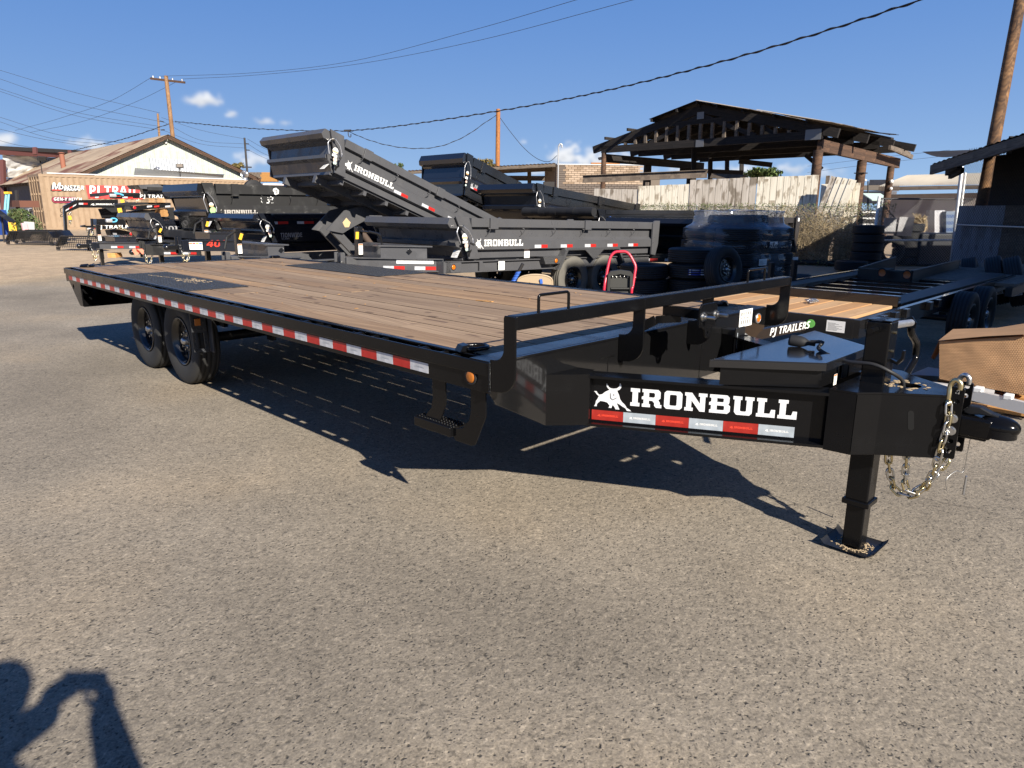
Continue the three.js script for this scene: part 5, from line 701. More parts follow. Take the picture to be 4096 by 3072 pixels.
// the second row, black
dumpTrailer({ s: 7.25, k: 8.5, L: 3.7, h: 1.15, tilt: 0.325, m: M.blackGloss, frontM: M.navy, tapes: 1, tape0: 0.2, decal: M.greyDecal, jack: false, box: false, barcode: false, label: 'black dump trailer with its bed tipped highest, standing behind the tipped grey one' });
dumpTrailer({ s: 6.87, k: 4.94, L: 4.3, h: 0.9, tilt: 0.11, m: M.blackGloss, frontM: M.navy, tapes: 2, decal: M.greyDecal, jack: false, box: false, barcode: false, label: 'black dump trailer with its bed slightly tipped, right of the highest one' });
{
  const q = dumpTrailer({ s: 6.3, k: 2.4, L: 4.3, h: 0.72, fl: 0.80, m: M.blackGloss, plain: true, brand: false, tapes: 0, jack: false, box: false, barcode: false, label: 'black dump trailer with a rolled tarp across its front and striped tape' });
  const roll = []; for (let i = 0; i < 12; i++) roll.push(place(fin(new THREE.CylinderGeometry(0.085 + 0.02 * hash2(i, 3, 3), 0.085 + 0.02 * hash2(i + 1, 3, 3), 0.19, 12)), -0.3 + 0.01 * hash2(i, 4, 1), 1.47 + 0.015 * hash2(i, 5, 1), -0.1 - i * 0.18, Math.PI / 2)); part('rolled_tarp', roll, M.wrapTarp, q.t);
  for (let i = 0; i < 6; i++) part('tape_segment', lim(0.3 + i * 0.14, 0.44 + i * 0.14, 1.20, 1.26, -0.018, -0.013), i % 2 ? M.tapeR : M.tapeW, q.t); part('blue_grip', rod(V(0.1, 1.38, 0.14), V(0.14, 1.22, 0.15), 0.018, 8), M.blue, q.t);
}
{
  const q = dumpTrailer({ s: 5.65, k: -0.5, L: 4.3, h: 0.57, fl: 0.80, m: M.blackGloss, tapes: 0, brand: false, jack: false, box: false, barcode: false, wheels: true, wx: [2.95, 3.8], label: 'black dump trailer in the shade behind the wrapped tyres' });
  part('square_sticker', lim(4.22, 4.3, 1.28, 1.36, 0.033, 0.036), M.white, q.t); part('tail_light', [lim(3.9, 4.0, 0.93, 1.0, 0.0, 0.006)], M.tapeW, q.t); part('tail_light', [lim(4.02, 4.09, 0.95, 0.98, 0.0, 0.006)], M.redLens, q.t);
}
// ---------------------------------------------------------------- trailers near the tan container, outlines measured on upright planes
const CPx = (x, y) => [360 + 0.2315 * x, 700 + 0.2315 * y], C0x = (x, y) => [0.2653 * x, 560 + 0.2653 * y];
function traced(t, name, o, pts, th, m, off = 0, parent = t) { const c = pts.map(([u, v]) => onFace(u, v, o.clone().addScaledVector(FF, off))); const g = ext(shapeOf(c.map((p) => [p[0], p[1]])), th); g.translate(0, 0, off - th / 2); return part(name, g, m, parent); }
{
  const o = U(300, 915, 27.5), t = thing('gooseneck_trailer', 'black gooseneck trailer neck reaching left across the tan container', 'trailer', [o.x, o.y, o.z], Q);
  traced(t, 'neck_beam', o, [[1140, 905], [1780, 898], [1780, 1022], [1200, 1020], [1040, 1085], [975, 1110], [955, 1000]].map((p) => C0x(...p)), 0.16, M.blackGloss);
  traced(t, 'coupler_tube', o, [[960, 1030], [1000, 1030], [1018, 1355], [978, 1355]].map((p) => C0x(...p)), 0.16, M.blackGloss, -0.002); traced(t, 'coupler_foot', o, [[975, 1352], [1030, 1350], [1032, 1366], [976, 1366]].map((p) => C0x(...p)), 0.2, M.blackGloss, 0.02);
  const lo = onFace(...C0x(1368, 985), o), le = onFace(...C0x(1740, 985), o), g = brandGeo((le[0] - lo[0]) * 1.0); g.scale(1, 0.72, 1); g.translate(lo[0], lo[1], 0.004); part('lettering', g, M.white, t);
  for (const [a, b, m] of [[1188, 1255, M.tapeW], [1256, 1322, M.tapeR]]) traced(t, 'tape_segment', o, [[a, 948], [b, 948], [b, 974], [a, 974]].map((p) => C0x(...p)), 0.004, m, 0.005);
  for (const [q, m] of [[0, M.tapeW], [0.34, M.tapeR], [0.67, M.tapeW]]) { const A = [995, 1052], B = [1155, 962], f = (s, d) => C0x(A[0] + (B[0] - A[0]) * s - d * 0.45, A[1] + (B[1] - A[1]) * s + d); traced(t, 'tape_segment', o, [f(q, -2), f(q + 0.33, -2), f(q + 0.33, 24), f(q, 24)], 0.004, m, 0.005); }
  const L = (x, y, z = 0.06) => { const p = onFace(...C0x(x, y), o); return V(p[0], p[1], z); };
  chain(t, [L(1030, 1090), L(1035, 1180), L(1055, 1260), L(1068, 1180), L(1060, 1090)], [M.zincY, M.zinc], 1.9); part('hang_tag', place(bx(0.11, 0.15, 0.005, 0, 0, 0), ...L(1043, 1172, 0.1).toArray()), M.yellowTag, t);
  part('loop_cable', [tube([L(940, 1020), L(908, 1040), L(915, 1090), L(950, 1085)], 0.012, 20, 6), tube([L(950, 1105), L(905, 1135), L(915, 1158), L(955, 1140)], 0.012, 20, 6)], M.rubberNew, t);
  traced(t, 'support_plate', o, [[1480, 1040], [1590, 1030], [1700, 1100], [1760, 1190], [1640, 1190], [1540, 1180]].map((p) => C0x(...p)), 0.05, M.blackGloss, -0.5); traced(t, 'rear_frame', o, [[1560, 1022], [1900, 1020], [1900, 1300], [1700, 1240], [1680, 1120]].map((p) => C0x(...p)), 0.3, M.blackDull, -1.0);
}
const deckTrailer = (d, label, deck, side, tag0, o2) => {
  const o = U(...side[0], d), t = thing('deck_trailer', label, 'trailer', [o.x, o.y, o.z], Q); traced(t, 'deck', o, deck, 1.9, M.blackDull, -0.3); traced(t, 'side_rail', o, side, 0.06, M.blackGloss, -0.2); return { o, t };
};
{ // upper trailer with lettering
  const o = U(...CPx(500, 400), 26), t = thing('deck_trailer', 'black deck trailer tilted up above the gooseneck neck, in front of the red banner', 'trailer', [o.x, o.y, o.z], Q), T = (n, p, th, m, off) => traced(t, n, o, p.map((q) => CPx(...q)), th, m, off);
  T('frame_rail', [[350, 345], [1060, 318], [1330, 318], [1330, 392], [420, 408], [350, 400]], 0.1, M.blackGloss, 0); T('raised_ramp', [[155, 315], [410, 293], [860, 308], [860, 330], [350, 345], [165, 375]], 1.2, M.blackDull, -0.4);
  for (const [a, b, y, m] of [[465, 525, 345, M.tapeR], [525, 575, 342, M.tapeW], [560, 650, 372, M.tapeW], [655, 742, 378, M.tapeR]]) T('tape_segment', [[a, y], [b, y], [b, y + 27], [a, y + 27]], 0.004, m, 0.005);
  const a = onFace(...CPx(862, 392), o), b = onFace(...CPx(1180, 392), o); const tx = textGeo('PJ TRAILERS', 0.085, font, 0.15, 1.5); tx.translate(a[0], a[1], 0.008); part('lettering', tx, M.white, t);
  const L = (x, y, z = 0.06) => { const p = onFace(...CPx(x, y), o); return V(p[0], p[1], z); }; part('blue_rope', tube([L(410, 300), L(450, 325), L(520, 330), L(570, 355), L(480, 320), L(415, 312)], 0.03, 50, 6), M.cyanRope, t); part('winch', [place(rb(0.24, 0.13, 0.15, 0.04, 0, 0, 0), ...L(385, 355).toArray())], M.galvPipe, t);
  chain(t, [L(580, 440), L(660, 480), L(760, 475), L(840, 420)], [M.zincY, M.zinc], 1.7); part('hang_tag', place(bx(0.13, 0.19, 0.005, 0, 0, 0), ...L(545, 465, 0.12).toArray(), 0, 0, 0.12), M.yellowTag, t); 
}
{ // lower deck with lights and lumber
  const o = U(...CPx(760, 560), 23.5), t = thing('deck_trailer', 'black deck trailer end with round red light, with yellow lumber', 'trailer', [o.x, o.y, o.z], Q), T = (n, p, th, m, off) => traced(t, n, o, p.map((q) => CPx(...q)), th, m, off);
  T('deck', [[430, 510], [700, 470], [1390, 478], [1390, 490], [800, 520], [690, 535]], 0.5, M.blackDull, -0.2); T('side_rail', [[700, 535], [1395, 488], [1395, 555], [1000, 595], [740, 612], [700, 600]], 0.06, M.blackGloss, 0); T('rear_face', [[430, 515], [700, 535], [735, 612], [560, 590], [435, 560]], 0.05, M.rim, 0.01); T('steel_rack', [[600, 540], [690, 545], [720, 610], [590, 590]], 0.03, M.blackDusty, 0.04);
  for (const [a, b, m] of [[985, 1072, M.tapeW], [1108, 1196, M.tapeR], [1300, 1390, M.tapeW]]) T('tape_segment', [[a, 532], [b, 524], [b, 552], [a, 562]], 0.004, m, 0.034);
  const L = (x, y, z = 0.05) => { const p = onFace(...CPx(x, y), o); return V(p[0], p[1], z); }; lamp(t, L(762, 565), V(0, 0, 1), 0.05, M.redLens); part('hang_tag', place(bx(0.13, 0.18, 0.005, 0, 0, 0), ...L(500, 620, 0.1).toArray(), 0, 0, 0.1), M.yellowTag, t);
  T('lower_frame', [[600, 640], [900, 600], [1240, 610], [1240, 790], [900, 790], [740, 700]], 0.3, M.blackDull, -0.6); T('rear_axle_box', [[1100, 600], [1450, 560], [1470, 790], [1100, 790]], 0.3, M.blackDull, -0.9); lamp(t, L(1275, 755, -0.4), V(0, 0, 1), 0.06);
  const ls = (pts, n, lab) => { const c = pts.map((p) => onFace(...CPx(...p), o)); const g = thing('lumber_stack', lab, 'lumber', [o.x, o.y, o.z], Q), h = (c[1][1] - c[0][1]) / n; for (let i = 0; i < n; i++) part('board', lim(c[0][0] + rr(-0.02, 0.02), c[1][0] + rr(-0.03, 0.03), c[0][1] + h * i + 0.008, c[0][1] + h * (i + 1) - 0.008, -0.9, -0.1), M.pineEnd, g); };
  ls([[1035, 478], [1135, 405]], 6, 'small stack of yellow boards on the upper deck, left of the two'); ls([[1180, 478], [1310, 395]], 7, 'small stack of yellow boards on the upper deck, right of the two'); ls([[1240, 720], [1350, 555]], 9, 'tall stack of yellow boards below the deck beside the scuffed black dump');
}
{ // low tongue with lettering
  const o = U(...C0x(1480, 1330), 22.5), t = thing('deck_trailer', 'black trailer tongue with white lettering and blue rope, low before the container', 'trailer', [o.x, o.y, o.z], Q), T = (n, p, th, m, off) => traced(t, n, o, p.map((q) => C0x(...q)), th, m, off);
  T('tongue_beam', [[1290, 1292], [1780, 1290], [2010, 1305], [2010, 1345], [1430, 1345], [1300, 1322]], 0.1, M.blackGloss, 0); T('coupler', [[1225, 1290], [1290, 1280], [1300, 1318], [1225, 1312]], 0.12, M.blackGloss, -0.01); T('jack_tube', [[1372, 1185], [1402, 1185], [1418, 1430], [1390, 1430]], 0.09, M.blackGloss, -0.2); T('tool_box', [[1455, 1190], [1890, 1190], [1890, 1285], [1455, 1285]], 0.4, M.blackGloss, -0.3); T('tape_segment', [[1320, 1325], [1372, 1325], [1372, 1343], [1320, 1343]], 0.004, M.tapeW, 0.005); T('tape_segment', [[1373, 1325], [1435, 1325], [1435, 1343], [1373, 1343]], 0.004, M.tapeR, 0.005);
  const L = (x, y, z = 0.05) => { const p = onFace(...C0x(x, y), o); return V(p[0], p[1], z); }; const tx = textGeo('PJ TRAILERS', 0.075, font, 0.15, 1.5); tx.translate(L(1452, 1342).x, L(1452, 1338).y, 0.008); part('lettering', tx, M.white, t);
  const loop = []; for (let i = 0; i < 30; i++) { const a = i / 30 * Math.PI * 6, r = 34 + (i % 7); loop.push(L(1700 + Math.cos(a) * r * 1.25, 1208 + Math.sin(a) * r * 0.75, 0.08 + 0.01 * (i % 3))); } part('blue_rope', tube(loop, 0.022, 160, 6), M.cyanRope, t); part('winch', [place(rb(0.2, 0.13, 0.15, 0.04, 0, 0, 0), ...L(1635, 1215).toArray())], M.galvPipe, t);
  chain(t, [L(1290, 1320), L(1325, 1400), L(1365, 1425), L(1400, 1380), L(1405, 1330)], [M.zincY, M.zinc], 1.6); chain(t, [L(1780, 1310), L(1850, 1345), L(1960, 1360)], [M.zincY], 1.6);
  T('rear_deck', [[1650, 1360], [1800, 1350], [2010, 1390], [2060, 1430], [1990, 1450], [1680, 1440]], 0.5, M.blackDull, -0.3); T('license_plate', [[1700, 1400], [1760, 1405], [1765, 1432], [1705, 1428]], 0.01, M.galv, 0.0); lamp(t, L(1975, 1415, 0.02), V(0, 0, 1), 0.05, M.redLens);
}
{ // dump on top far behind
  const o = U(...CPx(1300, 200), 24.5), t = thing('dump_trailer', 'black dump trailer whose white lettered rim shows above the scuffed one', 'dump trailer', [o.x, o.y, o.z], Q), T = (n, p, th, m, off) => traced(t, n, o, p.map((q) => CPx(...q)), th, m, off);
  T('front_cap', [[830, 170], [1180, 155], [1330, 240], [1290, 262], [1000, 245], [880, 235]], 1.2, M.grey, -0.2); T('front_wall', [[900, 235], [1320, 250], [1330, 330], [930, 330]], 0.3, M.blackGloss, -0.3); T('side_wall', [[1180, 160], [1980, 185], [2500, 195], [2500, 420], [1300, 420]], 0.06, M.blackGloss, -0.5); T('plate', [[995, 205], [1290, 212], [1290, 270], [1000, 265]], 0.05, M.blackDusty, 0.03);
  const a = onFace(...CPx(1462, 236), o), b = onFace(...CPx(1815, 236), o), g = brandGeo(b[0] - a[0]); g.scale(1, 0.7, 1); g.translate(a[0] - 0.0, a[1], -0.46); part('lettering', g, M.white, t);
  part('wheel_pair', [lathe([[0.2, -0.1], [0.38, -0.1], [0.39, 0], [0.38, 0.1], [0.2, 0.1]], 24).rotateX(Math.PI / 2).translate(3.3, -0.05, -0.2)], M.rubberNew, t);
}

// ---------------------------------------------------------------- loose things in the yard
const tyreG = new Map(); const tyreOf = (r, w, ri) => { const k = [r, w, ri].join(); if (!tyreG.has(k)) tyreG.set(k, tyreGeo(r, w, ri, 5)); return tyreG.get(k); };
function flatTyre(p, label, group, tilt = [0, 0, 0], r = 0.39, w = 0.225) { const o = solo('tyre', tyreOf(r, w, r * 0.56), M.rubberNew, label, 'tyre', group); o.position.copy(p); o.rotation.set(-Math.PI / 2 + tilt[0], tilt[1], tilt[2]); return o; }
{
  const a = U(2572, 1130, 11.4), b = U(2770, 1100, 11.3), ord = ['lowest', 'second lowest', 'second highest', 'topmost'];
  for (let i = 0; i < 3; i++) flatTyre(V(a.x + rr(-.015, .015), 0.115 + i * 0.232, a.z + rr(-.015, .015)), ['lowest', 'middle', 'topmost'][i] + ' black tyre of the low stack left of the blue labelled stack', 'tyres stacked flat in the shade');
  for (let i = 0; i < 4; i++) flatTyre(V(b.x + rr(-.015, .015), 0.115 + i * 0.240, b.z + rr(-.015, .015)), ord[i] + ' black tyre of the stack with the blue label, beside the wrapped pallet', 'tyres stacked flat in the shade');
  const lb = U(2775, 1078, 11.3 - 0.405), g = fin(new THREE.CylinderGeometry(0.394, 0.394, 0.115, 10, 1, true, -0.42, 0.72)); const lo = solo('tyre_label', g, M.tyreLabel('x', '#1d3fb0'), 'bright blue paper label around the second highest tyre of the stack', 'label'); lo.position.set(b.x, 0.115 + 2 * 0.24 - 0.0, b.z);
  const c = Gd(2650, 1236).setY(0.11); flatTyre(V(c.x, 0.12, c.z), 'single black tyre lying flat in front of the tyre stacks');
  const w = thing('spare_wheel', 'black wheel leaning upright against the blue labelled tyre stack', 'wheel', [0, 0, 0]); const q = makeWheel(w, 0.345, 0.21, 0.19, 1, M.rubberNew); while (q.children.length) w.add(q.children[0]); w.remove(q); const p = U(2893, 1079, 10.5); w.position.copy(p); w.rotation.set(-0.15, 0.62, 0.3, 'YXZ'); const pf = p.clone(); flatTyre(V(pf.x + 0.02, 0.12, pf.z), 'black tyre lying flat under the leaning wheel');
  // tyres wrapped on a pallet
  const wp = thing('wrapped_pallet', 'pallet of black tyres wrapped in clear plastic film with marker writing', 'wrapped tyres', [0, 0, 0]); const o = U(2948, 1150, 13.0); wp.position.set(o.x, 0, o.z); wp.rotation.y = 0.55;
  for (const [x, z, n] of [[-0.43, 0.3, 5], [0.43, 0.3, 5], [-0.43, -0.5, 5], [0.43, -0.5, 5], [-0.2, -0.1, 6], [0.25, -0.15, 6]]) for (let i = n > 5 ? 5 : 0; i < n; i++) { const t = part('tyre', tyreOf(0.395, 0.22, 0.22), M.rubberNew, wp); t.position.set(x + rr(-.02, .02), 0.25 + i * 0.218, z + rr(-.02, .02)); t.rotation.x = -Math.PI / 2; }
  part('pallet', [...[-0.8, -0.4, 0, 0.4, 0.8].map((x) => lim(x - 0.05, x + 0.05, 0.11, 0.13, -0.9, 0.75)), lim(-0.86, 0.86, 0.01, 0.11, -0.9, -0.8), lim(-0.86, 0.86, 0.01, 0.11, 0.62, 0.72)], M.greyWood, wp);
  const rows = []; for (let j = 0; j <= 60; j++) { const y = 0.08 + 1.44 * Math.min(1, j / 54), r = []; const topIn = j > 54 ? 1 - (j - 54) / 6 : 1, lump = 0.032 * Math.abs(Math.sin((y - 0.14) / 0.218 * Math.PI)) - 0.02, wob = sstep(1.22, 1.32, y) * 0.2; for (let i = 0; i <= 96; i++) { const a = i / 96 * Math.PI * 2, cx = Math.cos(a), sx = Math.sin(a), e = 3.4, rad = 1 / ((Math.abs(cx) ** e + Math.abs(sx) ** e) ** (1 / e)); const pinch = 0.05 * (Math.abs(cx) < 0.22 || Math.abs(sx) < 0.22 ? 1 : 0) * (1 - Math.min(Math.abs(cx), Math.abs(sx)) / 0.22); const wr = 0.012 * (fbm(a * 3 + y * 6, y * 16 - a * 2, 99, 3, 8) - 0.5), R = (rad + lump - pinch - wob + wr) * topIn; r.push(V(cx * R * 0.845, y + (j > 54 ? 0.02 * (j - 54) / 6 : 0) + 0.01 * Math.sin(a * 4), -0.1 + sx * R * 0.81)); } rows.push(r); }
  part('plastic_film', quadStrip(rows), phys(lin(0.72, 0.75, 0.82), 0.1, { transmission: 0.9, thickness: 0, ior: 1.4, side: THREE.DoubleSide, clearcoat: 0.3 }), wp);
  const mk = (s, x, y, h, f = fontSerif) => { const g = textGeo(s, h, f, 0.3, 0.9); onFrame(g, V(x, y, 0.735), V(1, 0, 0), V(0, 1, 0)); part('marker_writing', g, mat(lin(0.004, 0.004, 0.004), 0.6), wp); }; mk('Glendale', -0.62, 0.86, 0.09); mk('Glendale', 0.18, 0.82, 0.09); mk('2 pcs', 0.25, 0.5, 0.09);
  for (const [x, y, z] of [[0.0, 0.95, 0.73], [-0.25, 0.66, 0.735], [0.7, 0.66, 0.65]]) { const g = fin(new THREE.PlaneGeometry(0.2, 0.11)); g.translate(x, y, z); part('paper_label', g, M.warn2, wp); }
}
{ // red hand truck with black tray
  const t = thing('hand_truck', 'red tubular hand truck with a black moulded carrier behind the deck', 'hand truck', [0, 0, 0]), d = 7.75, q = (x, y) => U(2300 + 0.2315 * x, 900 + 0.2315 * y, d);
  const g0 = q(500, 1170), g1 = q(975, 1195); part('frame_tube', tube([g0.clone().setY(0.12), g0, q(545, 860), q(588, 640), q(620, 540), q(690, 470), q(780, 460), q(870, 462), q(940, 510), q(1005, 620), q(1046, 720), q(1030, 860), q(1000, 1050), g1, g1.clone().setY(0.12)], 0.0155, 90, 12), phys(lin(0.52, 0.018, 0.045), 0.3, { clearcoat: 0.4 }), t);
  const c = q(775, 1010), rim = shapeOf([[-0.145, -0.26], [-0.14, 0.10], [-0.11, 0.135], [0, 0.15], [0.11, 0.135], [0.14, 0.10], [0.145, -0.26]], [[[-0.115, -0.2], [-0.11, 0.085], [0, 0.11], [0.11, 0.085], [0.115, -0.2]]]); const pl = mat(lin(0.02, 0.02, 0.018), 0.5);
  const P = (g) => { g.translate(c.x, c.y, c.z); return g; }; part('carrier_rim', P(ext(rim, 0.05, 0.004)), pl, t); part('carrier_back', P(ext([[-0.12, -0.22], [-0.115, 0.09], [0, 0.118], [0.115, 0.09], [0.12, -0.22]], 0.01).translate(0, 0, -0.02)), mat(lin(0.03, 0.03, 0.027), 0.6), t); part('carrier_ridge', P(rb(0.21, 0.02, 0.05, 0.008, 0, -0.055, 0.0)), pl, t); part('carrier_box', P(rb(0.19, 0.07, 0.06, 0.01, 0, -0.12, 0)), pl, t); part('amber_window', P(rb(0.15, 0.028, 0.062, 0.004, 0, -0.125, 0.002)), mat(lin(0.22, 0.09, 0.01), 0.3), t);
  part('rivet', [-0.085, -0.043, 0, 0.043, 0.085].map((x) => P(place(fin(new THREE.SphereGeometry(0.0095, 10, 8)), x, 0.078 - Math.abs(x) * 0.06, 0.0))), M.zinc, t); part('cord', tube([q(1000, 860), q(1020, 890), q(1050, 910), q(1040, 880)], 0.004, 16, 6), mat(lin(0.7, 0.4, 0.42), 0.6), t);
  part('toe_plate', lim(g0.x - 0.02, g1.x + 0.02, 0.01, 0.02, g0.z, g0.z + 0.2), M.darkSteel, t); for (const s of [g0, g1]) part('wheel', cyl(0.11, 0.11, 0.05, 20, s.x, 0.115, s.z - 0.08, 0, 0, Math.PI / 2), M.rubberNew, t);
}
{ // folding chair seen from behind, and a wrapped blue pole
  const o = U(2140, 1120, 8.1), t = thing('folding_chair', 'tan metal folding chair whose back shows above the far edge of the deck', 'chair', [o.x, 0, o.z], 0.12); const tan = mat(lin(0.36, 0.27, 0.17), 0.45); const top = U(2140, 1093, 8.1).y;
  const sh = (k) => { const p = []; const w = 0.2 * k, h = 0.2 * k; for (let i = 0; i <= 16; i++) { const a = Math.PI * i / 16; p.push([Math.cos(a) * w, -0.02 + Math.sin(a) ** 0.6 * (h - 0.1)]); } p.push([-w * 1.02, -0.1], [w * 1.02, -0.1]); return p; }; part('back_panel', ext(sh(1), 0.012, 0.003).translate(0, top - 0.1, 0), tan, t);
  const fr = []; for (let i = 0; i <= 16; i++) { const a = Math.PI * i / 16; fr.push(V(Math.cos(a) * 0.205, top - 0.12 + Math.sin(a) ** 0.6 * 0.105, 0.0)); } part('frame', tube([V(0.22, 0.02, 0.2), V(0.21, 0.4, 0.05), ...fr, V(-0.21, 0.4, 0.05), V(-0.22, 0.02, 0.2)], 0.011, 80, 8), tan, t); part('seat', rb(0.38, 0.02, 0.36, 0.008, 0, 0.44, 0.2), tan, t); part('rear_leg', [rod(V(0.2, 0.02, -0.1), V(0.2, 0.42, 0.28), 0.011), rod(V(-0.2, 0.02, -0.1), V(-0.2, 0.42, 0.28), 0.011)], tan, t);
  part('blue_rag', place(bx(0.03, 0.05, 0.02, 0, 0, 0), 0.07, top - 0.09, 0.015, 0.2, 0, 0.2), M.blue, t);
  const a = U(2040, 1150, 8.4), b = U(2092, 1054, 8.3), p = thing('wrapped_pole', 'leaning dark pole bound with blue tape beyond the far deck edge', 'pole', [0, 0, 0]); const lo = a.clone().sub(b).multiplyScalar(3).add(b); part('shaft', rod(lo.y < 0 ? lo.clone().lerp(b, 0.15) : lo, b, 0.02, 10), M.darkSteel, p); const dir = a.clone().sub(b); const hx = []; for (let i = 0; i <= 60; i++) { const s = 0.35 + 0.65 * i / 60, c = b.clone().addScaledVector(dir, s), an = i * 1.0; hx.push(c.add(V(Math.cos(an) * 0.022, 0, Math.sin(an) * 0.022))); } part('tape_binding', tube(hx, 0.009, 200, 5), M.blue, p);
}
// low open deck trailer behind the flatbed
{
  const c = U(3442, 1282, 6.04), t = thing('car_trailer', 'low black open frame trailer with pale wooden front deck, behind the flatbed tongue', 'trailer', [c.x, 0, c.z], Q), y = c.y, W = 2.0, L = 6.2;
  const pt = woodTex([0.76, 0.62, 0.46], [0.62, 0.48, 0.33], 801, 0.9), pm = [mat('#ffffff', 0.8, { map: pt }), mat('#f3e6d6', 0.8, { map: pt })];
  const n = 9; for (let k = 0; k < n; k++) { const z0 = -0.14 - (W - 0.28) * k / n, z1 = -0.14 - (W - 0.28) * (k + 1) / n; const g = rb(1.22, 0.03, z0 - z1 - 0.012, 0.004, 0.68, y - 0.02 + rr(-.002, .002), (z0 + z1) / 2), u = g.attributes.uv, o = rnd(), p = g.attributes.position; for (let i = 0; i < u.count; i++) u.setXY(i, p.getX(i) / 2 + o, p.getZ(i) / 1.2 + o); part('plank', g, pm[k % 2], t); }
  const sub1 = (a, b, z) => lim(a, b, y - 0.16, y, z - 0.05, z);
  part('side_beam', sub1(0, L, 0), M.blackGloss, t); part('side_beam', sub1(0, L, -W + 0.05), M.blackGloss, t); part('front_beam', lim(0, 0.05, y - 0.17, y + 0.004, -W + 0.05, -0.05, 0.003), M.blackGloss, t); part('headache_rail', lim(1.30, 1.38, y - 0.02, y + 0.09, -W + 0.05, -0.1, 0.006), M.blackGloss, t);
  for (let x = 1.8; x < L; x += 0.5) part('crossmember', lim(x - 0.035, x + 0.035, y - 0.1, y - 0.03, -W + 0.05, -0.05), M.blackGloss, t); part('runner', [lim(1.4, L, y - 0.04, y + 0.002, -0.36, -0.12)], M.blackDull, t); part('runner', [lim(1.4, L, y - 0.04, y + 0.002, -W + 0.12, -W + 0.36)], M.greyWood, t);
  for (const x of [0.18, 0.5, 0.82, 1.14, 1.9, 2.2]) part('stake_pocket', [lim(x - 0.05, x + 0.05, y - 0.09, y - 0.005, 0.001, 0.05, 0.004)], M.blackGloss, t);
  for (const x of [2.95, 3.78]) { const w = sub('wheel', t), q = makeWheel(w, 0.325, 0.2, 0.19, 1, M.rubberNew); while (q.children.length) w.add(q.children[0]); w.remove(q); w.position.set(x, 0.325, 0.12); const w2 = w.clone(); w2.position.z = -W - 0.12; w2.rotation.y = Math.PI; t.add(w2); } part('axle', [rod(V(2.95, 0.325, 0.1), V(2.95, 0.325, -W - 0.1), 0.035), rod(V(3.78, 0.325, 0.1), V(3.78, 0.325, -W - 0.1), 0.035)], M.blackDull, t);
  const fl = (z0, z1, m, lab) => { const g = fin(new THREE.PlaneGeometry(Math.abs(z1 - z0), 0.1)); onFrame(g, V(-0.0025, y - 0.075, (z0 + z1) / 2), V(0, 0, 1), V(0, 1, 0)); part(lab, g, m, t); }; fl(-1.35, -0.90, M.stripLabel, 'label_strip'); fl(-0.28, -0.12, M.warn2, 'barcode_sticker'); part('green_sticker', cyl(0.038, 0.038, 0.003, 24, -0.001, y - 0.075, -0.42, 0, 0, Math.PI / 2), mat(lin(0.16, 0.50, 0.10), 0.5), t);
  // tongue with lettering on the near beam
  const LL = (p) => { const r = p.sub(t.position); return V(r.dot(AX), p.y + 0, r.dot(FF)); }; const ea = U(3211, 1309, 5.75), eb = U(2960, 1343, 5.2); const ya = ea.y, yb2 = eb.y; const a = LL(ea), b = LL(eb); a.y = b.y = (ya + yb2) / 2; const far = V(0, a.y, -W + 0.16); part('tongue_beam', [beam(a, b, 0.05, 0.075)], M.blackGloss, t); part('tongue_beam', [beam(far, b, 0.06, 0.1)], M.blackGloss, t);  const d = a.clone().sub(b).normalize(), tx = textGeo('PJ TRAILERS', 0.042, font, 0.2, 1.3); onFrame(tx, a.clone().addScaledVector(d, -0.53).add(V(0, -0.022, 0)).addScaledVector(V(-d.z, 0, d.x), 0.027), d, V(0, 1, 0)); part('lettering', tx, M.white, t);
  chain(t, [V(0.75, y + 0.02, -0.75), V(0.85, y + 0.03, -0.72), V(0.82, y + 0.02, -0.80), V(0.92, y + 0.03, -0.77), V(0.9, y + 0.02, -0.86)], M.zinc, 0.9, 'chain');
  // second trailer body farther right with drive over fenders
  const e = U(3642, 1135, 9.6), t2 = thing('equipment_trailer', 'dark trailer with high steel fender and two orange lights, in the shade at right', 'trailer', [e.x, 0, e.z], Q), yy = 0.60;
  const fz = (u, v, dd) => { const p = U(u, v, dd).sub(V(e.x, 0, e.z)); return V(p.dot(AX), p.y, p.dot(FF)); }; const F0 = fz(3437, 1075, 10.2), F1 = fz(3648, 1088, 9.6), yb = fz(3640, 1140, 9.6).y; part('fender_front', [beam(F0.clone().setY((F0.y + yb) / 2), F1.clone().setY((F1.y + yb) / 2), 0.03, F1.y - yb)], M.blackDull, t2); const G1 = fz(3835, 1055, 11.8), G0 = fz(3580, 1048, 12.6); part('fender_side', beam(F1.clone().add(V(0, -0.12, 0)), G1.clone().setY(F1.y - 0.12), 0.03, 0.28), M.blackDull, t2); part('fender_side', beam(F0.clone().add(V(0, -0.12, 0)), G0.clone().setY(F0.y - 0.12), 0.03, 0.28), M.blackDull, t2); part('fender_rim', [beam(F0, F1, 0.04, 0.02), beam(F1, G1.clone().setY(F1.y), 0.04, 0.02), beam(F0, G0.clone().setY(F0.y), 0.04, 0.02)], M.blackDusty, t2);
  for (const [u, v] of [[3516, 1090], [3614, 1098]]) { const p = fz(u, v, 9.85 - (u - 3516) * 0.003); lamp(t2, p.add(V(-0.03, 0, 0.05)), F1.clone().sub(F0).cross(V(0, 1, 0)).negate().setY(0), 0.05, mat(lin(0.4, 0.10, 0.02), 0.4)); }
  part('wood_deck', lim(0.6, 5.0, yy - 0.04, yy, -0.2, 1.1), M.greyWood, t2); part('side_beam', lim(0.5, 5.0, yy - 0.16, yy - 0.045, 1.0, 1.08), M.blackDull, t2); for (const x of [1.2, 4.0]) part('support_leg', lim(x, x + 0.1, 0, yy - 0.16, 0.1, 0.2), M.blackDull, t2);
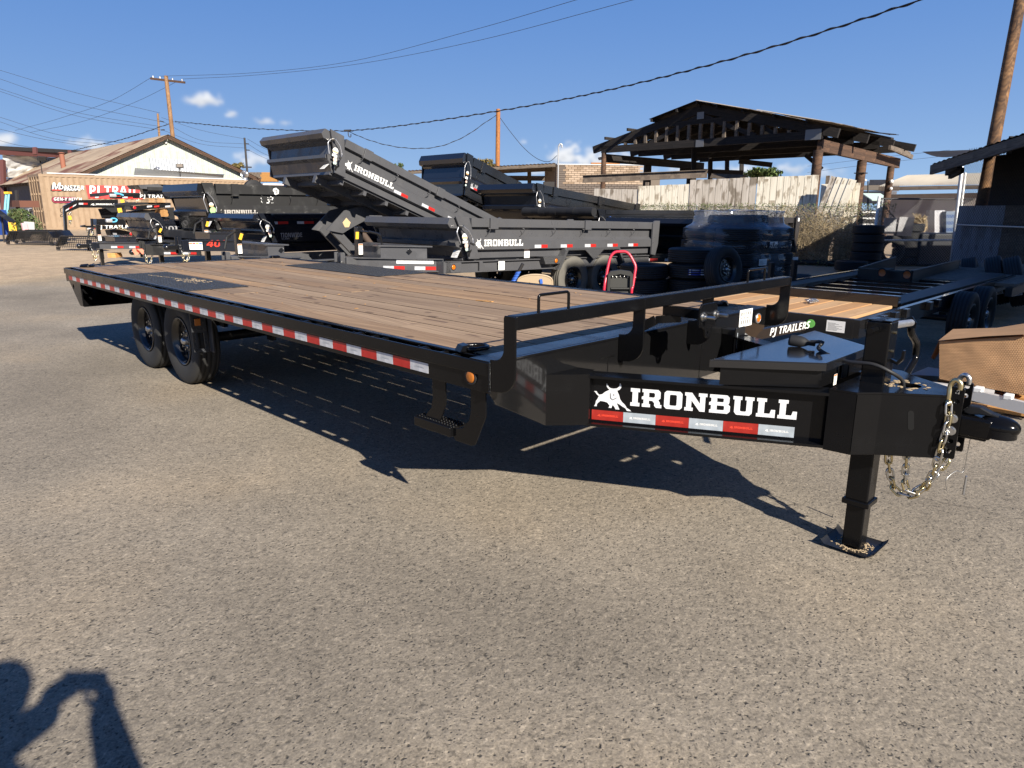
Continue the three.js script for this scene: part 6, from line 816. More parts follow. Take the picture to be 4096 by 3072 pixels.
  for (const [u, v] of [[3088, 1050], [3180, 1040]]) { const p = U(u, v, 9.4); const s = thing('steel_post', u < 3100 ? 'short black perforated steel post, left of two, behind the front rail' : 'short black perforated steel post, right of two, against the sunlit dirt', 'post', [p.x, 0, p.z], 0.3); part('post_tube', ext(shapeOf([[-0.03, 0], [0.03, 0], [0.03, p.y], [-0.03, p.y]], [0.5, 0.6, 0.7, 0.8].map((h) => circ(0, h, 0.01))), 0.06, 0.002), M.blackDull, s); part('base_plate', lim(-0.1, 0.1, 0.0, 0.015, -0.1, 0.1), M.blackDull, s); }
}
// tyres by the shed and the gate
{
  const lean = (u, v, d, rz, ry, label, lab) => { const p = U(u, v, d); const o = solo('tyre', tyreOf(0.39, 0.235, 0.22), M.rubberNew, label, 'tyre', 'tyres leaning along the old shed'); o.position.copy(p); o.rotation.set(rz, ry, 0, 'YXZ'); if (lab) { const qv = V(0, CAMH, 0).sub(p).applyQuaternion(o.quaternion.clone().invert()); const ph = Math.atan2(qv.y, qv.x) + 0.25; const g = fin(new THREE.CylinderGeometry(0.397, 0.397, 0.13, 14, 1, true, ph + Math.PI / 2 - 0.33, 0.66)); g.rotateX(Math.PI / 2); const l = solo('tyre_label', g, M.tyreLabel('y', '#c9d2e2'), lab, 'label'); l.position.copy(p); l.rotation.set(rz, ry, 0, 'YXZ'); } };
  lean(3885, 1120, 12.2, -0.25, 0.95, 'black tyre leaning lowest at the left of the row by the shed'); lean(3988, 1122, 11.2, -0.3, 0.95, 'black tyre leaning by the shed, with the left white label', 'white paper label on the tread of the left labelled tyre'); lean(4062, 1126, 10.9, -0.3, 0.95, 'black tyre leaning by the shed, with the right white label', 'white paper label on the tread of the right labelled tyre');
  const s = U(3462, 1050, 19.0); for (let i = 0; i < 5; i++) flatTyre(V(s.x + rr(-.03, .03), 0.11 + i * 0.232, s.z), ['lowest', 'second lowest', 'middle', 'second highest', 'topmost'][i] + ' old tyre of the tall stack beside the white gate post', 'tyres stacked by the gate'); const s2 = U(3620, 1030, 20.6); for (let i = 0; i < 5; i++) flatTyre(V(s2.x + rr(-.03, .03), 0.11 + i * 0.235, s2.z), ['lowest', 'second lowest', 'middle', 'second highest', 'topmost'][i] + ' old tyre of the stack seen through the gate under the metal plates', 'tyres stacked by the gate');
  const b = U(3553, 1040, 20.2), ol = solo('tyre', tyreOf(0.42, 0.24, 0.23), M.rubber, 'grey old tyre standing upright behind the gate mesh', 'tyre'); ol.position.set(b.x, 0.42, b.z); ol.rotation.y = 0.15;
  const bin = U(3720, 1040, 20.6); solo('dark_bin', [rb(2.4, 0.9, 0.9, 0.05, bin.x + 0.6, 0.45, bin.z)], mat(lin(0.012, 0.014, 0.018), 0.6), 'long dark bin behind the gate at its right half', 'bin');
  const lt = Gd(3402, 1082, 0); flatTyre(V(lt.x, 0.13, lt.z), 'loose black tyre lying on the dirt left of the gate', undefined, [0, 0, 0], 0.40, 0.25); const sw = U(3410, 1032, 19.2), so = solo('small_wheel', [tyreGeo(0.16, 0.09, 0.08, 2)], M.rubberDusty, 'small pale wheel standing at the foot of the brush', 'wheel'); so.position.set(sw.x, 0.16, sw.z); so.rotation.y = 0.9;
  // shelves and racks of parts behind the gate
  const rk = thing('parts_rack', 'tall stack of white and blue slatted parts behind the gate', 'rack', [0, 0, 0]); const q = (x, y, d) => U(3400 + 0.3146 * x, 650 + 0.3146 * y, d); for (let i = 0; i < 8; i++) { const a = q(1020, 640 + i * 46, 23.6), bb = q(1150, 640 + i * 46, 23.6); part('white_slat', beam(a, bb, 0.5, 0.16), M.galv, rk); const c = q(1165, 650 + i * 42, 23.4), d = q(1325, 650 + i * 42, 23.4); part('blue_slat', beam(c, d, 0.5, 0.15), i % 2 ? mat(lin(0.02, 0.06, 0.16), 0.6) : mat(lin(0.12, 0.16, 0.22), 0.6), rk); } part('rack_post', [0, 1, 2].map((k) => rod(q(1015 + k * 155, 980, 23.8).setY(0), q(1015 + k * 155, 620, 23.8), 0.03, 6)), M.galvPipe, rk);
  const rk2 = thing('shelf_rack', 'white shelf rack with dark boxes at the end of the white fence', 'rack', [0, 0, 0]); for (let i = 0; i < 4; i++) { part('shelf', beam(q(118, 630 + i * 78, 24), q(300, 632 + i * 78, 24), 0.5, 0.05), M.white, rk2); part('box', beam(q(130, 662 + i * 78, 24), q(285, 664 + i * 78, 24), 0.4, 0.28), M.darkSteel, rk2); }
  const db = thing('dry_branches', 'heap of tan dry branches behind the gate between plates and racks', 'branches', [0, 0, 0]); const ds = []; for (let i = 0; i < 130; i++) { const a = q(rr(800, 985), rr(760, 880), rr(22, 23)), b2 = q(rr(790, 990), rr(640, 850), rr(22, 23)); ds.push(tube([a, a.clone().lerp(b2, 0.5).add(V(rr(-.1, .1), rr(-.1, .1), 0)), b2], rr(0.006, 0.014), 5, 3)); } part('branches', ds, M.dryStem, db);
}
// cardboard crate on a pallet, right edge
{
  const bl = U(3757, 1516, 6.0), tl = U(3757, 1366, 6.0), br = U(4140, 1590, 5.52), tr = U(4140, 1343, 5.52), t = thing('cardboard_box', 'big bulging brown cardboard box on a pallet at the right edge', 'box', [0, 0, 0]);
  M.kraft = mat('#ffffff', 0.85, { map: tex(256, 256, (u, v) => { const n = fbm(u * 6, v * 6, 6, 4, 901), l = vnoise(u * 4, v * 90, 90, 903); const q = 0.66 + 0.08 * (n - 0.5) + 0.05 * (l - 0.5); return [q, q * 0.775, q * 0.55]; }), bumpMap: tex(256, 256, (u, v) => { const r = Math.floor(v * 32), x = (u * 32 + (r % 2) * 0.5) % 1 - 0.5, y = (v * 32) % 1 - 0.5, h = 1 - sstep(0.1, 0.5, Math.sqrt(x * x + y * y)); return [h, h, h]; }, false), bumpScale: 0.0022 });
  const back = AX.clone().multiplyScalar(0.9); const skin = (A, B, C, D, bulge, n, m) => { const rows = [], N = B.clone().sub(A).cross(D.clone().sub(A)).normalize(); for (let j = 0; j <= m; j++) { const r = []; for (let i = 0; i <= n; i++) { const a = i / n, b = j / m, p = A.clone().lerp(B, a).lerp(D.clone().lerp(C, a), b); p.addScaledVector(N, bulge * (16 * a * (1 - a) * b * (1 - b)) + 0.02 * (fbm(a * 4 + 3, b * 4, 99, 3, 6) - 0.5) * Math.min(1, 8 * Math.min(a, 1 - a, b, 1 - b))); r.push(p); } rows.push(r); } const g = quadStrip(rows), u = g.attributes.uv; const lx = A.distanceTo(B), ly = A.distanceTo(D); for (let i = 0; i < u.count; i++) u.setXY(i, u.getX(i) * lx / 0.35, u.getY(i) * ly / 0.35); return g; };
  part('front_face', skin(bl, br, tr, tl, 0.012, 24, 14), M.kraft, t); part('left_face', skin(bl.clone().add(back), bl, tl, tl.clone().add(back), 0.02, 10, 8), M.kraft, t); part('top_face', skin(tl, tr, tr.clone().add(back), tl.clone().add(back), 0.015, 24, 10), M.kraft, t); part('bottom_face', skin(bl.clone().add(back), br.clone().add(back), br, bl, 0, 2, 2), M.kraft, t); part('back_face', skin(br.clone().add(back), bl.clone().add(back), tl.clone().add(back), tr.clone().add(back), 0.02, 6, 4), M.kraft, t); part('right_face', skin(br, br.clone().add(back), tr.clone().add(back), tr, 0.02, 6, 4), M.kraft, t);
  const f1 = U(3712, 1452, 6.15); const flap = quadStrip([[tl.clone().add(V(-0.003, 0.005, 0)), f1.clone().lerp(tl, 0.25)], [tl.clone().addScaledVector(back, 0.45).add(V(-0.01, 0.01, 0)), f1.clone().addScaledVector(back, 0.2)]]); const fm = mat('#ffffff', 0.85, { map: M.kraft.map, side: THREE.DoubleSide }); const lift = (a, b, inn, up) => quadStrip([[a, a.clone().lerp(b, 0.5).add(V(0, 0.008, 0)), b], [a.clone().add(inn).add(V(0, up, 0)), a.clone().lerp(b, 0.5).add(inn).add(V(0, up * 0.6, 0)), b.clone().add(inn).add(V(0, up * 1.3, 0))]]); const e1 = tl.clone().addScaledVector(AX, -0.03).add(V(0, 0.012, 0)), e2 = tr.clone().addScaledVector(AX, -0.04).add(V(0, 0.02, 0)); part('top_flap', lift(e1, e2, AX.clone().multiplyScalar(0.42), 0.05), fm, t); part('top_flap', lift(e1.clone().addScaledVector(AX, 0.45), e2.clone().addScaledVector(AX, 0.45), AX.clone().multiplyScalar(0.46), -0.02), fm, t);
  part('loose_flap', flap, mat('#ffffff', 0.85, { map: M.kraft.map, side: THREE.DoubleSide }), t);
  // white frames under it
  const d = br.clone().sub(bl); const fr = thing('metal_bars', 'pale aluminium frames lying between the cardboard box and the pallet', 'metal bars', [0, 0, 0]); const a0 = U(3873, 1574, 5.6), a1 = U(4150, 1643, 5.25); part('frame_bar', [beam(a0, a1, 0.05, 0.085)], mat(lin(0.62, 0.63, 0.64), 0.35, { metalness: 0.4 }), fr); part('frame_bar', [beam(a0.clone().add(V(-0.3, -0.005, -0.35)), a1.clone().add(V(0, 0.0, -0.5)), 0.05, 0.07)], mat(lin(0.62, 0.63, 0.64), 0.35, { metalness: 0.4 }), fr); for (const q of [0.18, 0.62]) { const p = a0.clone().lerp(a1, q).add(V(0, 0.05, -0.03)); part('foot_block', rb(0.09, 0.04, 0.06, 0.008, p.x, p.y, p.z, 0, Q, 0), M.white, fr); } const sh = U(3690, 1500, 6.35); part('flat_sheet', quadStrip([[U(3640, 1498, 6.5), U(3762, 1505, 6.05)], [U(3712, 1468, 6.95), U(3762, 1476, 6.6)]]), mat(lin(0.55, 0.57, 0.6), 0.35, { metalness: 0.4, side: THREE.DoubleSide }), fr);
  const pt = thing('pallet', 'yellow pine pallet under the cardboard box at the right edge', 'pallet', [0, 0, 0]); const o = U(3990, 1640, 5.62).setY(0); const pd = FF.clone(); const board = (x0, z0, x1, z1, y, h, w) => beam(o.clone().addScaledVector(FF, x0).addScaledVector(AX, z0).setY(y), o.clone().addScaledVector(FF, x1).addScaledVector(AX, z1).setY(y), w, h); const gy = U(4000, 1640, 5.45).y; for (const z of [-0.12, 0.15, 0.42, 0.7]) part('deck_board', board(-0.6, z, 0.75, z, gy - 0.012, 0.02, 0.1), M.newWood, pt); for (const x of [-0.55, 0.05, 0.65]) part('stringer', board(x, -0.14, x, 0.76, gy - 0.07, 0.09, 0.04), M.newWood, pt); for (const z of [-0.1, 0.3, 0.7]) part('bottom_board', board(-0.6, z, 0.75, z, gy - 0.125, 0.018, 0.1), M.newWood, pt);
  const gb = []; for (const x of [-0.5, 0.6]) gb.push(board(x, -0.1, x, 0.7, (gy - 0.135) / 2, gy - 0.136, 0.1)); part('support_block', gb, M.greyWood, pt);
}
// ramps, clutter at the left
{
  const mesh = (pts, z, step) => { const w = [], xs = pts.map((p) => p[0]), lo = Math.min(...xs), hi = Math.max(...xs), ys = pts.map((p) => p[1]), bo = Math.min(...ys), to = Math.max(...ys); const seg = (f, c, vert) => { const hit = []; for (let i = 0; i < pts.length; i++) { const a = pts[i], b = pts[(i + 1) % pts.length], u = vert ? 0 : 1, v = 1 - u; if ((a[u] - c) * (b[u] - c) < 0) hit.push(a[v] + (b[v] - a[v]) * (c - a[u]) / (b[u] - a[u])); } hit.sort((p, q) => p - q); return hit; }; for (let x = lo + step; x < hi; x += step) { const h = seg(0, x, true); if (h.length > 1) w.push(lim(x - 0.007, x + 0.007, h[0], h[1], z - 0.004, z + 0.004)); } for (let y = bo + step; y < to; y += step) { const h = seg(0, y, false); if (h.length > 1) w.push(lim(h[0], h[1], y - 0.007, y + 0.007, z - 0.004, z + 0.004)); } return w; };
  const ramp = (u, v, d, len, label, group) => { const o = U(u, v, d), t = thing('mesh_ramp', label, 'ramp', [o.x, yardY(o.x, o.z), o.z], -0.05, group), h = o.y - yardY(o.x, o.z); const out = [[0.05, h - 0.3], [0.24, h], [len - 0.16, h], [len, h - 0.22], [len - 0.02, h - 0.37], [0.1, h - 0.37]]; part('mesh_panel', mesh(out, 0, 0.062), M.blackGloss, t); part('top_sheet', [lim(0.22, len - 0.15, h - 0.012, h, -0.4, 0.0), beam(V(0.03, h - 0.30, -0.2), V(0.24, h - 0.004, -0.2), 0.4, 0.012), beam(V(len - 0.16, h - 0.005, -0.2), V(len, h - 0.22, -0.2), 0.4, 0.012)], M.blackGloss, t); part('edge_rail', [beam(V(0.05, h - 0.30, 0.01), V(0.24, h, 0.01), 0.05, 0.05), beam(V(0.24, h, 0.01), V(len - 0.16, h, 0.01), 0.05, 0.05), beam(V(len - 0.16, h, 0.01), V(len, h - 0.22, 0.01), 0.05, 0.05)], M.blackGloss, t); for (const x of [0.08, len - 0.12]) part('foot', lim(x - 0.04, x + 0.04, 0, h - 0.33, -0.06, 0.02), M.blackGloss, t); return t; };
  ramp(214, 945, 22.3, 1.55, 'single black mesh ramp standing on the dirt in front of the container', undefined);
  const a = ramp(14, 926, 24.5, 1.78, 'black mesh ramp at the left edge, nearest of its nested row', 'nested mesh ramps at the left edge'); for (let i = 1; i < 3; i++) dup(a, [a.position.x - 0.23 * i, a.position.y, a.position.z - 0.75 * i], -0.05, ['', 'black mesh ramp at the left edge, middle one of its nested row', 'black mesh ramp at the left edge, rearmost of its nested row'][i]);
  const q = (x, y, d) => U(0.2653 * x, 560 + 0.2653 * y, d), gy = (p) => p.clone().setY(yardY(p.x, p.z));
  const ld = thing('step_ladder', 'light blue fibreglass step ladder leaning at the left edge', 'ladder', [0, 0, 0]), lt = q(115, 795, 33), cy = mat(lin(0.18, 0.45, 0.52), 0.6); for (const [x, x2] of [[95, 32], [135, 75]]) part('rail', rod(q(x, 800, 33), gy(q(x2, 1330, 32.6)), 0.05, 6), cy, ld); for (let i = 1; i < 7; i++) part('rung', rod(q(95 - i * 8.7, 800 + i * 75, 32.95), q(135 - i * 8.2, 800 + i * 75, 32.95), 0.03, 6), M.galvPipe, ld); part('top_cap', beam(q(85, 797, 33), q(152, 795, 33), 0.25, 0.1), M.yellowTag, ld);
  const bsh = thing('green_bush', 'round green bush in front of the grey shop wall at the left', 'bush', [0, 0, 0]); const lv = [[], [], []], bc = q(290, 1270, 32.5); for (let i = 0; i < 2600; i++) { const an = rr(0, 6.28), r = rr(0.1, 1) ** 0.6, el = rr(-0.3, 1) * 1.5; const p = V(bc.x + Math.cos(an) * r * 1.0 * Math.cos(el), bc.y - 0.25 + Math.sin(el) * r * 0.95, bc.z + Math.sin(an) * r * 0.8 * Math.cos(el)); if (p.y < 0.3 && rnd() < 0.5) p.y = 0.4; const g = fin(new THREE.PlaneGeometry(rr(0.06, 0.13), rr(0.03, 0.06))); g.applyQuaternion(new THREE.Quaternion().setFromEuler(new THREE.Euler(rr(0, 6), rr(0, 6), rr(0, 6)))); g.translate(p.x, p.y, p.z); lv[Math.floor(rnd() * 2.2)].push(g); } lv.forEach((x, i) => x.length && part('foliage', x, M.leaf[i], bsh)); const st = []; for (let i = 0; i < 20; i++) st.push(rod(V(bc.x + rr(-.2, .2), 0.3, bc.z), V(bc.x + rr(-.8, .8), bc.y + rr(0, .5), bc.z + rr(-.4, .4)), 0.012, 4)); part('stems', st, M.greyStem, bsh);
  const wb = thing('tipped_panel', 'black slanted panel with a blue side at the left edge', 'panel', [0, 0, 0]); part('panel', [beam(q(-120, 1010, 26), q(190, 1235, 25), 0.2, 0.05)], M.blackDusty, wb); part('blue_body', [beam(q(-140, 1230, 26.2), q(18, 1245, 26), 0.5, 0.9)], mat(lin(0.02, 0.06, 0.26), 0.5), wb); part('prop', [rod(gy(q(30, 1345, 25.8)), q(30, 1160, 25.8), 0.03, 6)], M.darkSteel, wb);
  const jk = (n, x, y, w, h, d, m, lab, cat) => { const p = q(x, y, d); solo(n, rb(w, h, w * 0.7, 0.03, p.x, p.y, p.z, 0, rr(0, 1), rr(-0.1, 0.1)), m, lab, cat); };
  jk('yellow_can', 160, 1300, 0.4, 0.5, 32, M.yellowTag, 'small yellow can beside the foot of the ladder', 'can'); jk('red_can', 100, 1290, 0.3, 0.7, 32.4, mat(lin(0.3, 0.02, 0.02), 0.5), 'dark red can behind the foot of the ladder', 'can'); jk('pink_bag', 372, 1310, 0.22, 0.35, 31.5, mat(lin(0.62, 0.38, 0.40), 0.8), 'pale pink bag right of the green bush', 'bag'); jk('plastic_bag', 440, 1310, 0.4, 0.45, 31.8, phys(lin(0.55, 0.55, 0.56), 0.25, { transmission: 0.3, thickness: 0 }), 'clear plastic bag of scrap beside the container doors', 'bag');
  const sc = thing('scrap_shelf', 'rusty shelf and dark scrap metal against the grey shop wall', 'shelf', [0, 0, 0]); part('shelf_board', [beam(q(285, 960, 34), q(445, 965, 33), 0.8, 0.3)], mat(lin(0.13, 0.05, 0.03), 0.8), sc); part('shelf_post', [beam(q(250, 765, 34), q(275, 1100, 33.8), 0.12, 0.12, V(0, 0, 1))], M.darkSteel, sc); for (let i = 0; i < 9; i++) part('scrap_bar', beam(q(rr(330, 380), rr(1030, 1200), 33), q(rr(430, 480), rr(1030, 1200), 32.6), 0.1, 0.12), i % 3 ? M.darkSteel : M.galvPipe, sc);
  const pk = U(360 + 0.2315 * 840, 700 + 0.2315 * 1320, 15.2), rows = []; for (let j = 0; j <= 8; j++) { const r = []; for (let i = 0; i <= 14; i++) { const a = i / 14, b = j / 8; r.push(V(pk.x - 0.1 + 0.2 * a, pk.y - 0.045 + 0.1 * b - 0.03 * Math.sin(a * 7) * (1 - b), pk.z + 0.04 * Math.sin(a * 9 + b * 3) + 0.03 * b)); } rows.push(r); } solo('orange_rag', quadStrip(rows), mat(lin(0.75, 0.24, 0.15), 0.9, { side: THREE.DoubleSide }), 'salmon orange rag hung over the coupler of the scuffed dump', 'rag');
  const wk = U(360 + 0.2315 * 418, 700 + 0.2315 * 1382, 17.2); for (let i = 0; i < 3; i++) solo('wood_block', lim(wk.x - 0.11, wk.x + 0.09 + rr(-.02, .02), wk.y - 0.06 + i * 0.037, wk.y - 0.025 + i * 0.037, wk.z - 0.2, wk.z + 0.1, 0.004), M.pineEnd, ['lowest', 'middle', 'topmost'][i] + ' yellow wood block of the small pile behind the leftmost jack', 'wood block', 'wood blocks by the jack');
}
// poles, wires, far trees
{
  const pole = (name, u0, v0, u1, v1, d, r, m, label) => { const t = thing(name, label, 'utility pole', [0, 0, 0], 0, 'wooden utility poles'), top = U(u0, v0, d), low = U(u1, v1, d), dir = low.clone().sub(top); const base = low.clone().addScaledVector(dir, (low.y + 0.6) / -dir.y); part('shaft', rod(base, top, r, 14, r * 0.85), m, t); return { t, top }; };
  const a = pole('utility_pole', 664, 305, 690, 540, 50, 0.16, M.poleWood, 'brown wooden utility pole with crossarm above the white workshop'); part('crossarm', beam(U(602, 314, 50), U(740, 330, 50), 0.12, 0.14), M.brownWood, a.t); for (const u of [612, 640, 690, 728]) { const p = U(u, 306 + (u - 602) * 0.12, 50); part('insulator', cyl(0.06, 0.05, 0.14, 8, p.x, p.y, p.z), M.galvPipe, a.t); }
  const b = pole('utility_pole', 631, 455, 641, 600, 75, 0.13, M.poleWood, 'short brown utility pole just left of the crossarm pole'); for (const g of [beam(U(640, 484, 75), U(655, 488, 75), 0.1, 0.1), beam(U(645, 520, 75), U(658, 519, 75), 0.1, 0.1)]) part('bracket', g, M.darkSteel, b.t);
  const c = pole('utility_pole', 978, 552, 989, 690, 88, 0.14, M.darkSteel, 'dark far utility pole right of the white workshop'); part('crossarm', [beam(U(965, 668, 88), U(1006, 669, 88), 0.15, 0.15)], M.darkSteel, c.t); for (const g of [beam(U(984, 575, 88), U(995, 576, 88), 0.12, 0.12), beam(U(986, 600, 88), U(998, 601, 88), 0.12, 0.12)]) part('bracket', g, M.darkSteel, c.t);
  const e = pole('utility_pole', 1993, 438, 1990, 690, 39, 0.14, mat('#ffffff', 0.85, { map: woodTex([0.66, 0.44, 0.24], [0.42, 0.26, 0.13], 811, 1) }), 'plain orange brown wooden pole standing in the middle of the yard');
  const f = pole('utility_pole', 4092, -60, 3972, 585, 17.6, 0.155, mat('#ffffff', 0.85, { map: woodTex([0.54, 0.40, 0.26], [0.22, 0.15, 0.10], 813, 1.4) }), 'thick leaning wooden pole rising behind the old shed at the right');
  const wire = (pts, r, label, twist = 0, m = M.darkSteel) => { const c3 = new THREE.CatmullRomCurve3(pts), n = pts.length * 14; const g = [fin(new THREE.TubeGeometry(c3, n, r, 5, false))]; if (twist) { const L = c3.getLength(), N = Math.round(L / 0.16), P = []; for (let i = 0; i <= N; i++) { const p = c3.getPointAt(i / N), an = i * 1.05; P.push(p.add(V(0, Math.cos(an) * r * 1.7, Math.sin(an) * r * 1.7))); } g.push(fin(new THREE.TubeGeometry(new THREE.CatmullRomCurve3(P), N * 2, r * 0.8, 4, false))); } solo('wire', g, m, label, 'wire', 'overhead wires and cables'); };
  const W = (l) => l.map(([u, v, d]) => U(u, v, d));
  wire(W([[3700, -6, 17.5], [3330, 115, 20], [2900, 243, 23], [2500, 345, 27], [2200, 408, 31], [1830, 470, 35], [1560, 508, 38.5], [1394, 524, 41]]), 0.020, 'thick twisted service cable sweeping down from the upper right', 1); wire(W([[1394, 524, 41], [1200, 522, 43], [980, 512, 46], [700, 486, 49.8]]), 0.018, 'twisted service cable between its splice and the crossarm pole', 1); wire(W([[690, 490, 50], [600, 522, 50], [480, 560, 52], [380, 582, 54], [285, 603, 58]]), 0.018, 'twisted cable running down left from the crossarm pole', 1);
  wire(W([[1394, 526, 41], [1470, 558, 40.6], [1560, 583, 40.2], [1660, 594, 40], [1760, 585, 39.7], [1860, 545, 39.4], [1950, 484, 39.1], [1988, 460, 39]]), 0.014, 'drooping cable from the splice up to the plain middle pole', 1); wire(W([[1996, 465, 39], [2040, 525, 38.6], [2100, 596, 38], [2160, 640, 37], [2200, 645, 36.4], [2228, 622, 36]]), 0.014, 'drooping cable from the plain middle pole to the service mast');
  const sp = thing('cable_splice', 'small dark splice and clamp hanging on the twisted cable', 'splice', [0, 0, 0]); const s0 = U(1392, 522, 41); part('sleeve', rod(U(1376, 523, 41), U(1405, 522, 41), 0.06, 8), M.darkSteel, sp); part('clamp', tube([s0, s0.clone().add(V(0.02, -0.3, 0)), s0.clone().add(V(0.14, -0.36, 0)), s0.clone().add(V(0.16, -0.2, 0))], 0.025, 16, 6), M.darkSteel, sp);
  const th = 0.011; wire(W([[2330, -8, 30], [1900, 118, 37], [1390, 248, 44], [1000, 292, 48], [640, 305, 50]]), th, 'upper thin wire crossing the sky to the crossarm pole'); wire(W([[2560, -8, 30], [1900, 165, 38], [1390, 262, 45], [1000, 302, 48], [728, 316, 50]]), th, 'lower thin wire crossing the sky to the crossarm pole');
  wire(W([[612, 306, 50], [450, 400, 52], [250, 470, 55], [60, 522, 60]]), th, 'thin wire from the left end of the crossarm down to the left'); wire(W([[700, 330, 50], [560, 400, 52], [350, 480, 56], [120, 530, 62]]), th, 'thin wire from the right of the crossarm down to the left');
  const ws = [[[-10, 278], [300, 370], [640, 452]], [[-10, 312], [280, 410], [640, 486]], [[-10, 352], [300, 448], [640, 506]], [[-10, 362], [300, 462], [645, 520]], [[-10, 466], [240, 540], [520, 575]], [[-10, 484], [200, 552], [460, 580]], [[-10, 514], [150, 552], [360, 588]], [[-10, 560], [60, 578], [140, 592]]]; const nm = ['highest', 'second highest', 'third highest', 'fourth highest', 'fifth highest', 'sixth highest', 'second lowest', 'lowest']; ws.forEach((w, i) => wire(W(w.map(([u, v], k) => [u, v, 70 + k * 2])), 0.016, nm[i] + ' of the thin wires running in from the left edge'));
  const w2 = [[[645, 470], [800, 520], [980, 556]], [[655, 488], [800, 560], [980, 576]], [[650, 520], [800, 575], [978, 592]], [[990, 556], [1050, 590], [1100, 612]], [[995, 578], [1050, 612], [1100, 632]], [[998, 602], [1050, 628], [1100, 648]]]; w2.forEach((w, i) => wire(W(w.map(([u, v], k) => [u, v, 80 + k * 3])), 0.016, ['top', 'middle', 'bottom'][i % 3] + (i < 3 ? ' thin wire between the short pole and the dark far pole' : ' thin wire running right from the dark far pole')));
  wire(W([[3230, 665, 90], [3500, 632, 85], [3800, 600, 80]]), 0.016, 'upper faint wire far behind the pavilion posts'); wire(W([[3230, 690, 90], [3500, 655, 85], [3800, 622, 80]]), 0.016, 'lower faint wire far behind the pavilion posts');
  // trees and a brown stack far away
  const crown = (t, c, rx, ry, n, s, ms) => { const L = ms.map(() => []); const cl = []; for (let i = 0; i < 26; i++) { const an = rr(0, 6.28), r = rr(0.2, 1); cl.push([c.x + Math.cos(an) * r * rx, c.y + rr(-0.5, 0.75) * ry * (1.2 - r * 0.6), c.z + Math.sin(an) * r * rx * 0.8, rr(0.22, 0.45)]); } for (let i = 0; i < n; i++) { const q = cl[Math.floor(rnd() * cl.length)]; const g = fin(new THREE.PlaneGeometry(s * rr(0.6, 1.4), s * rr(0.3, 0.7))); g.applyQuaternion(new THREE.Quaternion().setFromEuler(new THREE.Euler(rr(0, 6), rr(0, 6), rr(0, 6)))); const d = V(rr(-1, 1), rr(-1, 1), rr(-1, 1)).normalize().multiplyScalar(q[3] * rx * rr(0.2, 1)); g.translate(q[0] + d.x, q[1] + d.y * ry / rx, q[2] + d.z); L[Math.floor(rnd() * ms.length)].push(g); } L.forEach((a, i) => a.length && part('crown', a, ms[i], t)); };
  const gold = [mat(lin(0.20, 0.15, 0.045), 0.85, { side: THREE.DoubleSide }), mat(lin(0.13, 0.11, 0.04), 0.85, { side: THREE.DoubleSide })], grn = [M.leaf[0], mat(lin(0.12, 0.17, 0.045), 0.8, { side: THREE.DoubleSide })];
  const tree = (u, v, d, rx, ry, n, s, ms, label) => { const p = U(u, v, d), t = thing('far_tree', label, 'tree', [0, 0, 0]); part('trunk', [rod(V(p.x, -0.5, p.z), V(p.x + 0.1, p.y, p.z), 0.22, 8, 0.1), rod(V(p.x, p.y - ry, p.z), V(p.x + rx * 0.5, p.y + ry * 0.3, p.z), 0.09, 6, 0.03), rod(V(p.x, p.y - ry, p.z), V(p.x - rx * 0.5, p.y + ry * 0.2, p.z), 0.09, 6, 0.03)], M.greyWood, t); crown(t, p, rx, ry, n, s, ms); };
  tree(3045, 700, 46, 1.25, 0.75, 2600, 0.16, grn, 'green leafy tree showing under the pavilion roof'); tree(1948, 660, 62, 0.95, 0.6, 1400, 0.16, gold, 'golden brown tree behind the plain middle pole'); tree(1588, 672, 70, 0.6, 0.6, 800, 0.16, [M.leaf[0], M.leaf[1]], 'small dark green tree behind the tipped grey dump bed'); tree(955, 665, 110, 0.9, 0.6, 900, 0.25, gold, 'small yellowing tree beside the dark far pole');
  const hb = thing('bale_stack', 'rust brown stack of bales behind the second container', 'bales', [0, 0, 0]); for (let i = 0; i < 4; i++) for (let j = 0; j < 9; j++) { const p = U(1000 + j * 13 + (i % 2) * 5, 722 - i * 9, 64); part('bale', rb(0.34, 0.24, 0.6, 0.04, p.x, p.y, p.z, 0, 0, rr(-.06, .06)), j < 4 && i > 0 ? M.greyWood : mat(lin(0.34, 0.17, 0.05), 0.95), hb); } const hp = U(1050, 740, 64); part('base', lim(hp.x - 1.6, hp.x + 1.6, -0.5, hp.y, hp.z - 1, hp.z), M.greyWood, hb);
}

